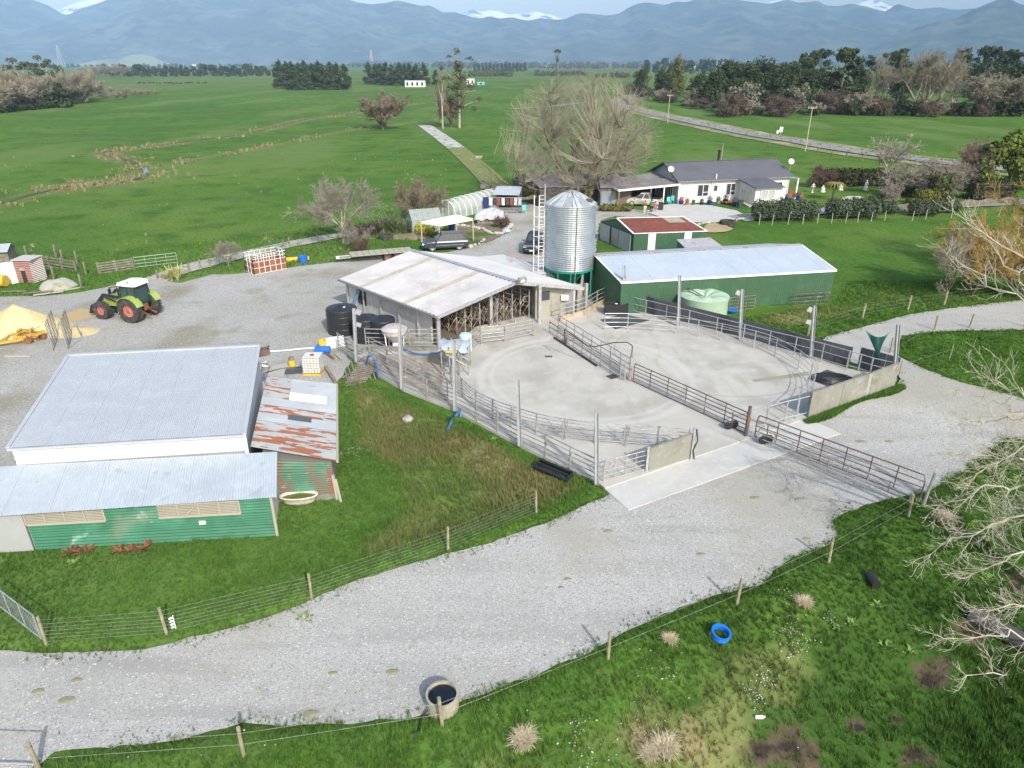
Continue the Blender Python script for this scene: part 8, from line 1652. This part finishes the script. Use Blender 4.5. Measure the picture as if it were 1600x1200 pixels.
# ---- garden: hedges, magnolia, shrubs
def shrub(name, label, px, py, w, d, h, mat, n=1600, size=.12, box=False, cat='shrub', group=None, seed=0):
    p = GP(px, py); L = []; rg = random.Random(seed+int(px))
    k = max(3, int(w/1.2))
    for i in range(k): L.append(((-w/2+w*(i+.5)/k), 0, h*.5, w/k*.75, d/2, h*.5*rg.uniform(.9, 1.08)))
    if box: L = [(-w/2+w*(i+.5)/(2*k), (j-.5)*d*.4, h*(.3+.4*m_), w/k*.5, d*.35, h*.36) for i in range(2*k) for j in (0, 1) for m_ in (0, 1)]
    t = thing(name, label, cat, p, group=group); link('foliage', crown(L, n, size, seed+1, mat, shell=.7), None, t); MB().tube((0, 0, -.1), (0, 0, h*.5), .08).obj('stem', bark_dark, t, world=False)
    if box: MB().box((0, 0, h*.42), (w*.86, d*.5, h*.7)).obj('inner_branches', bark_dark, t, world=False)
    return t
shrub('hedge', 'long rounded grey-green hedge in front of the house wing', 1225, 345, 7.8, 3.0, 2.7, lf_hedge, 5200, .13, cat='hedge'); shrub('hedge', 'second long rounded hedge right of the house', 1330, 341, 6.2, 3.0, 2.6, lf_hedge, 4800, .13, cat='hedge')
shrub('round_bush', 'small round clipped bush between the long hedge and tracks', 1384, 334, 2.2, 2.0, 1.7, lf_hedge, 1400, .12); shrub('round_bush', 'larger round clipped bush in front of the picket fence', 1441, 337, 3.2, 2.6, 2.0, lf_hedge, 2200, .12); shrub('round_bush', 'round clipped bush rightmost in the hedge row', 1479, 332, 2.8, 2.2, 1.6, lf_hedge, 1600, .12)
shrub('dark_hedge', 'dark box hedge behind the garden statues', 1312, 291, 5.5, 1.8, 2.7, lf_dhedge, 2600, .16, True, 'hedge'); shrub('dark_hedge', 'second dark box hedge right of the tall statue', 1366, 290, 5.5, 1.8, 2.6, lf_dhedge, 2600, .16, True, 'hedge')
shrub('ivy_hedge', 'tall mottled green hedge end by the weeping tree', 1464, 316, 2.6, 3.0, 3.9, lf_olive, 2800, .16, True, 'hedge'); shrub('ivy_hedge', 'mottled hedge joining the weeping tree', 1440, 306, 3.5, 2.0, 2.9, lf_olive, 2000, .16, True, 'hedge')
shrub('round_bush', 'olive yellow rounded bush inside the picket fence', 1444, 319, 3.2, 2.2, 2.1, lf_gold, 1800, .14); shrub('round_bush', 'small dark bush left of the bare shrub in the garden', 1368, 320, 1.8, 1.6, 1.3, lf_dark, 900, .12); shrub('round_bush', 'low olive bush by the picket fence', 1424, 321, 1.4, 1.2, 1.0, lf_gold, 600, .12)
shrub('dark_hedge', 'dark clipped hedge block below the magnolia', 1545, 311, 6.5, 2.8, 3.0, lf_dhedge, 3200, .15, True, 'hedge'); shrub('dark_hedge', 'low dark hedge under the weeping tree', 1395, 306, 3.5, 1.6, 1.6, lf_dhedge, 1200, .15, True, 'hedge')
mg = GP(1570, 300); t = tree_obj('magnolia', 'big yellow-green glossy leaved tree at the right edge of the garden', 'tree', (TR(8, .25), crown([(a*1.15, b, c, r, r, r*.85) for a, b, c, r in ((0, 0, 6.6, 1.9), (-2.2, 0, 5.2, 1.7), (2.3, 0, 5.4, 1.8), (-3.2, 0, 3.4, 1.5), (3.6, 0, 3.6, 1.8), (0, -1.2, 4.2, 2.1), (1.2, -1, 2.6, 1.8), (-1.4, -.8, 6.2, 1.3), (1.6, 0, 7.4, 1.1), (-3.6, -.6, 1.9, 1.2), (3.0, -1, 6.6, 1.2), (-.6, -1.4, 5.6, 1.2), (.8, -1.5, 6.0, 1.1), (4.6, 0, 2.0, 1.6))], 4200, .26, 300, lf_mag, shell=.75, cm=(.6, 1.35))), mg, 0, 1.12)
t = thing('tree_fern', 'tree fern with drooping golden fronds in the garden', 'tree fern', GP(1300, 313)); MB().tube((0, 0, 0), (0, 0, 2.4), .16, .12, n=8).obj('trunk', bark_dark, t, world=False); m = MB()
for k in range(22):
    a = 2*math.pi*k/22; pts = [V3((r*math.cos(a), r*math.sin(a), 2.4+.5*r-.42*r*r)) for r in (0, .5, 1.0, 1.5, 1.9)]; s = V3((-math.sin(a), math.cos(a), 0))
    for i in range(4): w0_, w1_ = .22*(1-i/4.5), .22*(1-(i+1)/4.5); m.add([pts[i]-s*w0_, pts[i]+s*w0_, pts[i+1]+s*w1_, pts[i+1]-s*w1_], [(0, 1, 2, 3)])
m.obj('frond', M('golden_fern', (.20, .17, .035), .8), t, world=False, kind='stuff'); heap(1310, 324, 2.4, 1.0, 1.1, m_soil, 'brown mound of dead fern fronds behind the long hedge', 'mound', 'mound', 5); 
shrub('flower_bush', 'yellow flowering bush beside the white canopy', 665, 368, 2.0, 1.4, 1.5, leafmat('yellow_flower_leaf', (.36, .36, .03)), 900, .10); shrub('low_bush', 'low yellowish bush at the foot of the great bare tree', 962, 331, 4.0, 1.6, 1.1, lf_gold, 1200, .13); shrub('low_bush', 'green bush under the canopy edge', 690, 362, 2.0, 1.2, 1.0, lf_bgreen, 700, .1)
# flax
def blades(n, h, seed, w=.05, lean=.6, droop=.5, seg=4, base=.3):
    rg = random.Random(seed); m = MB()
    for k in range(n):
        a = rg.uniform(0, 6.283); L = h*rg.uniform(.6, 1.1); ln = lean*rg.uniform(.15, 1); p = V3((rg.uniform(-base, base), rg.uniform(-base, base), 0)); d = V3((math.cos(a)*ln, math.sin(a)*ln, 1)).normalized(); s = V3((-math.sin(a), math.cos(a), 0)); pr = None
        for i in range(seg+1):
            f = i/seg; ww = w*(1-f)**.6+.004; cur = (p-s*ww, p+s*ww)
            if pr: m.add([pr[0], pr[1], cur[1], cur[0]], [(0, 1, 2, 3)])
            pr = cur; p = p+d*(L/seg); d = (d-V3((0, 0, droop*f*.6))+V3((math.cos(a), math.sin(a), 0))*droop*.25).normalized()
    return m
m_flax = M('flax_leaf', (.115, .155, .065), .6, layers=[((.24, .25, .12), 3, .5, .62, 4)]); m_bronze = M('bronze_flax_leaf', (.085, .05, .045), .6, layers=[((.16, .1, .08), 3, .5, .65, 4)]); m_yflax = M('yellow_flax_leaf', (.42, .41, .17), .6, layers=[((.2, .25, .09), 3, .5, .65, 4)])
for i, (x, y, h, mt, lb) in enumerate(((571, 368, 1.8, m_bronze, 'dark bronze flax clump at the left of the flax row'), (594, 363, 2.4, m_flax, 'large green flax clump in the flax row'), (612, 361, 2.5, m_flax, 'tallest green flax clump right of the tyre'), (627, 363, 1.9, m_flax, 'green and orange flax clump nearest the glasshouse'), (582, 366, 1.6, m_bronze, 'second bronze flax clump'), (272, 436, 1.5, m_yflax, 'striped yellow flax bush behind the tractor'))):
    t = thing('flax_bush', lb, 'flax bush', GP(x, y)); blades(170, h, i, .045, 1.0, .5, base=.6).obj('leaves', mt, t, world=False, kind='stuff')
heap(640, 372, 2.4, .9, .5, m_soil, 'brown bark heap at the foot of the flax', 'heap', 'bark_heap', 6)
# ---- dead tan tussocks
m_tus = M('dead_tussock', (.56, .48, .32), .9, layers=[((.42, .35, .21), 5, .45, .65, 5)]); m_tusf = M('pale_field_tussock', (.30, .27, .155), .9, layers=[((.20, .19, .08), .6, .45, .62, 5)]); TP = [blades(420, .85, 40+i, .013, .9, 1.5, 4, base=.3) for i in range(2)]
for i, (x, y, s, lb) in enumerate(((818, 1160, .62, 'pale dead tussock below the concrete trough'), (1038, 1172, .66, 'larger pale dead tussock at the bottom of the photo'), (1014, 1180, .5, 'small dead tussock left of the larger one'), (1046, 1002, .42, 'small dead grass tuft left of the blue ring'), (1478, 815, .7, 'reddish dead grass clump under the white barked branches'), (1255, 945, .5, 'dead grass patch on the bank by the road edge'))):
    p = GP(x, y); t = thing('tussock', lb, 'tussock', p); TP[i % 2].obj('blades', m_tus, t, world=False, kind='stuff'); t.scale = (s,)*3
def tuft_mesh(P, S, nb, w, seed, mat, name, label, colf=None, lean=.8):
    """many small grass tufts as one mesh: P (k,3) roots, S sizes"""
    rr = np.random.RandomState(seed); k = len(P); R_ = np.repeat(P, nb, 0); s = np.repeat(S, nb)*rr.uniform(.5, 1.15, k*nb); a = rr.uniform(0, 6.283, k*nb); b = rr.uniform(0, 6.283, k*nb); ln = lean*rr.uniform(.1, 1, k*nb)
    off = np.stack([np.cos(b), np.sin(b), 0*b], 1)*(np.repeat(S, nb)*.35*rr.uniform(0, 1, k*nb))[:, None]; B = R_+off; side = np.stack([-np.sin(a), np.cos(a), 0*a], 1)*(w*np.sqrt(s/.2))[:, None]
    T = B+np.stack([np.cos(a)*ln, np.sin(a)*ln, np.ones_like(a)], 1)*s[:, None]/np.sqrt(1+ln**2)[:, None]; B[:, 2] -= .02
    V = np.stack([B-side, B+side, T], 1).reshape(-1, 3); c = np.repeat(colf(R_, rr), 3, 0) if colf else None
    me = np_mesh(name, V, np.arange(3*k*nb).reshape(-1, 3), cols=c); me.materials.append(mat); return tag(link(name, me), label, kind='stuff')
def along(path, n, w, seed):
    rr = np.random.RandomState(seed); Q = smooth_pts(path, 8); Q = np.array([tuple(q) for q in Q]); i = rr.randint(0, len(Q)-1, n); f = rr.uniform(size=(n, 1)); P = Q[i]*(1-f)+Q[i+1]*f; P[:, :2] += rr.normal(size=(n, 2))*w
    keep = fbm(P[:, 0]/6, P[:, 1]/6, seed, 3) > .48; P = P[keep]; P[:, 2] = gh(P[:, 0], P[:, 1])[0]; return P
for i, (pth, n, w) in enumerate(((STREAM1, 1300, 2.6), (STREAM2, 420, 1.6))):
    P = along(pth, n, w, 3+i); rr = np.random.RandomState(i); tuft_mesh(P, rr.uniform(.2, .85, len(P))**1.4, 26, .045, 5+i, m_tusf, 'tussock_grass', ['pale dead tussocks lining the paddock stream', 'pale tussocks on the second shallow drain'][i], lean=1.1)
rr = np.random.RandomState(4); P = np.array([tuple(G(x, y)) for x, y in zip(rr.uniform(560, 700, 60), rr.uniform(235, 330, 60))]+[tuple(G(x, y)) for x, y in zip(rr.uniform(0, 560, 50), rr.uniform(220, 400, 50))]); P[:, 2] = gh(P[:, 0], P[:, 1])[0]
tuft_mesh(P, rr.uniform(.15, .5, len(P)), 16, .04, 9, m_tusf, 'tussock_grass', 'scattered small dead tufts over the left paddock', lean=1.0)
P = np.array([tuple(q) for q in smooth_pts(RD[:11], 60)]); rr = np.random.RandomState(6)
for sgn, sd_ in ((1, 1), (-1, 2)):
    Q = P+np.stack([rr.normal(0, .8, len(P)), sgn*rr.uniform(4.5, 8, len(P)), 0*P[:, 0]], 1); Q[:, 2] = gh(Q[:, 0], Q[:, 1])[0]; tuft_mesh(Q, rr.uniform(.3, .8, len(Q)), 18, .07, sd_, m_tusf, 'verge_grass', ['pale dead grass on the far verge of the road', 'pale dead grass on the near verge of the road'][sd_-1], lean=1.0)
# ---- near grass
m_blade = M('grass_blade', (1, 1, 1), .8, attr='Col', spec=.02)
def gcol(P, rr):
    x, y = P[:, 0], P[:, 1]; _, dry, soil, e = gh(x, y) if len(x) < 3000000 else (0, 0, 0, 0); n1 = fbm(x*.35, y*.35, 5, 3); n2 = fbm(x*1.7, y*1.7, 6, 2)
    g = np.stack([.048+.05*n1+.03*n2, .112+.095*n1+.05*n2, .02+.026*n1], 1); tan = np.array([[.27, .215, .105]]); k = np.clip((dry+rr.uniform(-.5, .3, len(x)))*1.1-.30, 0, 1)[:, None]; g = g*(1-k)+tan*k
    return g*rr.uniform(.65, 1.35, (len(x), 1))*(.92-.30*sstep(4, 12, x)*(poly_sd(x, y, BANKPOLY) < 0))[:, None]
def scatter(poly, n, seed, size, dens_fn=None, emin=-.16):
    rr = np.random.RandomState(seed); xs_ = [p.x for p in poly]; ys_ = [p.y for p in poly]; x = rr.uniform(min(xs_), max(xs_), n); y = rr.uniform(min(ys_), max(ys_), n); k = poly_sd(x, y, poly) < 0; x, y = x[k], y[k]
    z, dry, soil, e = gh(x, y); z = np.where(e < .12, np.maximum(z, 0), z); keep = (e > emin+.2*rr.uniform(size=len(x))) & (poly_sd(x, y, SLAB_ALL) > 0) & (poly_sd(x, y, APRON) > 0) & (rr.uniform(size=len(x)) > np.clip(soil*1.4, 0, .85)); x, y, z, e = x[keep], y[keep], z[keep], e[keep]
    S_ = rr.uniform(*size, len(x))*(.7+.9*fbm(x*.5, y*.5, 9, 3)); return np.stack([x, y, z], 1), S_
reg = PX([(-60, 1290), (60, 1195), (300, 1150), (660, 1112), (900, 1025), (1140, 922), (1240, 868), (1300, 812), (1440, 762), (1560, 684), (1760, 690), (1760, 1300), (700, 1320)]); reg[-1] = V3((2, 7, 0)); reg[-2] = V3((26, 7, 0))
P, S_ = scatter(reg, 78000, 1, (.10, .22)); bd = -poly_sd(P[:, 0], P[:, 1], BANKPOLY); lush = sstep(3, 9, bd)*sstep(3, 11, P[:, 0]); S_ = S_*(1+(.35+1.3*fbm(P[:, 0]*.9, P[:, 1]*.9, 33, 2))*lush)
tuft_mesh(P, S_, 9, .011, 11, m_blade, 'bank_grass', 'thick green grass on the bank in front of the road', gcol, .9)
rl = PX([(-80, 1010), (0, 860), (60, 855), (430, 838), (436, 790), (525, 780), (527, 600), (560, 588), (945, 760), (945, 790), (860, 815), (560, 906), (330, 990), (80, 1022)])
P, S_ = scatter(rl, 60000, 2, (.07, .17)); _, dr_, _, _ = gh(P[:, 0], P[:, 1]); S_ = S_*(1+.9*np.clip(dr_, 0, 1))
tuft_mesh(P, S_, 9, .012, 12, m_blade, 'slope_grass', 'rough grass between the grey shed and the road', gcol, .9)
r3 = PX([(1150, 500), (1300, 475), (1330, 440), (1600, 440), (1760, 470), (1600, 470), (1420, 492), (1290, 527), (1275, 540)]); P, S_ = scatter(r3, 16000, 3, (.12, .28)); P1, S1 = P, S_
r4 = PX([(1395, 525), (1500, 515), (1760, 500), (1760, 680), (1600, 632), (1440, 576), (1400, 556)]); P, S_ = scatter(r4, 16000, 4, (.10, .24)); tuft_mesh(np.concatenate([P1, P]), np.concatenate([S1, S_]), 8, .018, 13, m_blade, 'trackside_grass', 'grass on both sides of the upper track', gcol, .9)
r5 = PX([(-60, 470), (0, 400), (120, 400), (560, 350), (640, 350), (760, 380), (600, 402), (330, 430), (240, 440), (60, 466)]); P, S_ = scatter(r5, 22000, 5, (.10, .25)); tuft_mesh(P, S_, 6, .03, 14, m_blade, 'verge_grass', 'rough grass along the lane and yard edge', gcol, .9)
rr = np.random.RandomState(31); Pb = []
for i in range(len(ROAD)-1):
    a, b = ROAD[i], ROAD[i+1]
    if a.y > 60 or a.y < 5 or (960 < 800+a.x/max(1, a.y)*1000 and 33 < a.y < 36 and a.x < 16): continue
    n_ = int((b-a).length*55); u = rr.uniform(size=n_); Pb.append(np.stack([a.x+(b.x-a.x)*u+rr.normal(size=n_)*.22, a.y+(b.y-a.y)*u+rr.normal(size=n_)*.22, .014+0*u], 1))
P = np.concatenate(Pb); k = (fbm(P[:, 0]*.9, P[:, 1]*.9, 44, 3) > .46) & (poly_sd(P[:, 0], P[:, 1], SLAB_ALL) > .1) & (poly_sd(P[:, 0], P[:, 1], APRON) > .1); P = P[k]; P[:, 2] = np.maximum(P[:, 2], gh(P[:, 0], P[:, 1])[0])
tuft_mesh(P, rr.uniform(.04, .13, len(P)), 8, .011, 16, m_blade, 'edge_weeds', 'low weeds and grass creeping over the gravel edges', lambda R, r_: np.array([[.085, .15, .035]])*r_.uniform(.6, 1.4, (len(R), 1)), 1.1)
x = rr.uniform(-18, 26, 5000); y = rr.uniform(10, 40, 5000); k = (poly_sd(x, y, ROAD) < -.3) & (poly_sd(x, y, APRON) > .3) & (fbm(x*.55, y*.55, 71, 3) > .64); P = np.stack([x[k], y[k], 0*x[k]+.014], 1)
tuft_mesh(P, rr.uniform(.03, .07, len(P)), 7, .010, 17, m_blade, 'gravel_weeds', 'sparse mossy weeds growing in the gravel', lambda R, r_: np.array([[.14, .16, .06]])*r_.uniform(.6, 1.4, (len(R), 1)), 1.3)
m_dung = M('dried_dung', (.24, .23, .13), .95, layers=[((.33, .325, .27), 7, .5, .7, 5)])
for i, (px, py, w_) in enumerate(((60, 1080, .32), (105, 1094, .42), (120, 1063, .3), (614, 1050, .36), (487, 1115, .4), (520, 1052, .25), (887, 905, .25), (1095, 866, .3), (877, 918, .2), (1180, 778, .4), (1260, 842, .3), (950, 830, .35), (1345, 690, .5), (1390, 690, .4), (1250, 780, .4))):
    heap(px, py, w_*.8, w_*.42, .03, m_dung, 'greenish dried dung patch flattened on the gravel road', 'dung', 'dung_patch', i, 9)['group'] = 'dung patches on the gravel road'
# grass fringe at the foot of the concrete wall
rr = np.random.RandomState(8); u = rr.uniform(size=2600); A_, B_ = np.array(tuple(G(1258, 660))), np.array(tuple(G(1410, 603))); P = A_+(B_-A_)*u[:, None]; P[:, 1] += rr.uniform(-.45, .12, 2600)*(.6+.6*np.sin(u*9)); P[:, 2] = .02
tuft_mesh(P, rr.uniform(.1, .3, 2600), 8, .015, 15, m_blade, 'wall_fringe_grass', 'green grass fringe at the foot of the concrete wall', lambda R, r_: np.array([[.09, .19, .035]])*r_.uniform(.6, 1.3, (len(R), 1)), .9)
# weeds: broad leaved docks
def dock(px, py, s, label, mat, group=None):
    t = thing('dock_weed', label, 'weed', GP(px, py), group=group); m = MB(); rg = random.Random(int(px*3+py))
    for k in range(26):
        a = rg.uniform(0, 6.28); L = s*rg.uniform(.5, 1); b = V3((rg.uniform(-.3, .3)*s, rg.uniform(-.3, .3)*s, .02)); d = V3((math.cos(a), math.sin(a), rg.uniform(.4, 1.2))).normalized()*L; sd2 = V3((-math.sin(a), math.cos(a), 0))*L*.16
        m.add([b, b+d*.5+sd2, b+d*.95-V3((0, 0, L*.15)), b+d*.5-sd2], [(0, 1, 2, 3)])
    m.obj('leaves', mat, t, world=False, kind='stuff')
m_dock = M('bright_weed_leaf', (.14, .24, .04), .6); m_bracken = M('dead_bracken', (.24, .105, .05), .9, layers=[((.15, .06, .035), 4, .45, .65, 5)])
for i, (x, y) in enumerate(((115, 882), (478, 968), (1372, 950), (1420, 1020), (1385, 1012), (1330, 975), (770, 690), (740, 665), (1540, 905), (1310, 985))): dock(x, y, .4, ['leafy weed below the green shed wall', 'pale leafed weed at the road edge below the fence', 'bright dock weed below the black barrel', 'bright dock weed above the mud', 'dock weed left of the mud patch', 'dock weed on the bank', 'bright weed patch by the yard edge', 'bright weed patch beside the blue hose', 'weed patch below the white barked twigs', 'dark weed on the stony bank'][i], m_dock)
for i, (x, y, s) in enumerate(((110, 866, .8), (133, 862, .9), (186, 862, .8), (204, 862, .7), (228, 858, .8))): dock(x, y, s*.6, 'rusty brown dead bracken clump against the green shed wall', m_bracken, 'bracken clumps at the green shed wall')
# ---- pebbles
def pebbles(name, label, P, S_, seed, cols):
    rr = np.random.RandomState(seed); n = len(P); o = np.array([[1, 0, 0], [0, 1, 0], [-1, 0, 0], [0, -1, 0], [0, 0, .7], [0, 0, -.7]], float); V = P[:, None, :]+o[None]*S_[:, None, None]*rr.uniform(.55, 1.3, (n, 6, 1)); f = np.array([[0, 1, 4], [1, 2, 4], [2, 3, 4], [3, 0, 4], [1, 0, 5], [2, 1, 5], [3, 2, 5], [0, 3, 5]])
    F = (np.arange(n)*6)[:, None, None]+f[None]; c = np.repeat(cols[rr.randint(0, len(cols), n)]*rr.uniform(.7, 1.15, (n, 1)), 6, 0); me = np_mesh(name, V.reshape(-1, 3), F.reshape(-1, 3), cols=c); me.materials.append(m_peb); return tag(link(name, me), label, kind='stuff')
m_peb = M('pebble', (1, 1, 1), .9, attr='Col'); gcols = np.array([[.5, .5, .49], [.33, .33, .32], [.22, .22, .21], [.62, .62, .6], [.3, .28, .24], [.4, .4, .39]])
rr = np.random.RandomState(3); x = rr.uniform(-16, 28, 60000); y = rr.uniform(9, 40, 60000); k = (poly_sd(x, y, ROAD) < -.02) & (poly_sd(x, y, APRON) > .1) & (rr.uniform(size=60000) < .15+.85*fbm(x*.3, y*.3, 2, 3)); x, y = x[k], y[k]
pebbles('gravel_stones', 'loose pale and dark stones on the gravel road', np.stack([x, y, 0*x+.018], 1), rr.uniform(.010, .034, len(x)), 1, gcols)
x = rr.uniform(2, 30, 1400); y = rr.uniform(20, 40, 1400); q = line_d(x, y, [G(1260, 700), G(1350, 720), G(1440, 760)]); k = (poly_sd(x, y, ROAD) < -.1) & (q < 2.2) & (poly_sd(x, y, APRON) > .1); pebbles('gravel_stones', 'white stones scattered beyond the long swing gate', np.stack([x[k], y[k], 0*x[k]+.025], 1), rr.uniform(.02, .06, k.sum()), 2, np.array([[.72, .72, .7], [.6, .6, .58]]))
bp = []
for cx, cy, n, s_ in ((1037, 1040, 40, .5), (1180, 1085, 70, .28), (1200, 1060, 40, .2), (1235, 1010, 70, .3), (1245, 985, 50, .35), (925, 1190, 50, .4), (905, 1128, 24, .2), (1000, 1140, 14, .3), (1030, 1110, 12, .4), (1300, 970, 24, .15), (1230, 930, 20, .25), (560, 705, 90, .5), (640, 745, 16, 1.5), (1100, 1150, 16, 2.5), (950, 1120, 16, 2.5), (700, 1160, 10, 2.5), (820, 1120, 8, 1.5), (1500, 770, 60, .7), (340, 1140, 40, 1.2)):
    p = GP(cx, cy)
    for _ in range(n): bp.append((p.x+rr.normal()*s_, p.y+rr.normal()*s_))
bp = np.array(bp); zb = gh(bp[:, 0], bp[:, 1])[0]; pebbles('bank_stones', 'white stones and rubble lying in the bank grass', np.stack([bp[:, 0], bp[:, 1], zb+.05], 1), rr.uniform(.012, .042, len(bp)), 3, np.array([[.5, .49, .46], [.36, .34, .3], [.6, .6, .57]]))
# ---- white barked tree at the right edge, branches reaching into the picture
rng = random.Random(17); wt = V3((21.5, 19.5, 0)); wt.z = gz(wt.x, wt.y); out = [[] for _ in range(5)]
def limb(p0, p1, r0, r1, n=7, sag=.0, jit=.12):
    pts = [p0]; prev = p0
    for i in range(1, n+1):
        f = i/n; p = p0.lerp(p1, f)+V3((rng.gauss(0, jit), rng.gauss(0, jit), rng.gauss(0, jit)+sag*math.sin(math.pi*f))); ra, rb = r0+(r1-r0)*(i-1)/n, r0+(r1-r0)*i/n; out[0].append((*prev, *p, ra, rb)); prev = p; pts.append(p)
    return pts
top = wt+V3((.6, .6, 9)); mid = wt+V3((.2, 0, 4)); limb(wt-zz*.3, mid, .38, .3, 4, 0, .05); limb(mid, top, .3, .16, 6)
def Q(px, py, y): return GY(px, py, y)
targets = [((1640, 620), mid, (1512, 575), 22), ((1650, 640), mid, (1498, 655), 21.5), ((1620, 800), mid, (1455, 868), 20.5), ((1640, 860), mid, (1505, 905), 19.8), ((1610, 760), mid, (1470, 790), 21.5), ((1650, 720), mid, (1500, 700), 22.5), ((1660, 640), top, (1495, 610), 23.5), ((1640, 480), top, (1478, 400), 24), ((1650, 420), top, (1500, 340), 23), ((1650, 500), top, (1555, 380), 24.5),
    ((1640, 1010), wt+zz*2.2, (1490, 1000), 18.2), ((1640, 1060), wt+zz*1.6, (1500, 1068), 17.2), ((1640, 960), wt+zz*2.6, (1530, 955), 18.5), ((1660, 800), mid, (1560, 830), 22), ((1650, 680), mid, (1530, 745), 20)]
for (m1, src, e1, y1) in targets:
    a = V3(src); b = Q(*m1, (a.y+y1)/2) if m1[0] > 1600 else Q(*m1, y1); c = Q(*e1, y1); up_ = 1 if e1[1] < 600 else (-1 if e1[1] > 850 else 0)
    limb(a, b, .10 if e1[1] > 640 else .055, .05 if e1[1] > 640 else .03, 5, .25); pts = limb(b, c, .042 if e1[1] > 640 else .026, .010, 9, .35 if e1[1] > 700 else -.2, .09)
    for i, p in enumerate(pts[1:]):
        for _ in range(2 if e1[1] > 640 else 1):
            d = (c-b).normalized(); sd3 = V3((rng.gauss(0, .6), rng.gauss(0, .5), rng.gauss(0, .55)+(.35 if up_ > 0 else -.12))); L = rng.uniform(.6, 1.7)*(1-.05*i)
            grow(out, p, (d*.8+sd3).normalized(), L, .013, 2, 4, rng, [0, 0, .05, .14, .28], [0, 0, 3.6, 2.6], 4, .16, .6, .7, .3, 0, .15)
V, F = seg_mesh(out[0], 7); V2, F2 = seg_mesh([s[:6]+(max(s[6], .0065), max(s[7], .004)) for l in out[1:] for s in l], 4)
t = thing('white_barked_tree', 'white barked leafless tree reaching in from the right edge of the photo', 'tree', wt)
o = link('trunk', np_mesh('trunk', V, F), tw_white, t, True); o.matrix_parent_inverse = Matrix.Translation(-wt); o = link('twigs', np_mesh('twigs', V2, F2), tw_white, t); o.matrix_parent_inverse = Matrix.Translation(-wt)
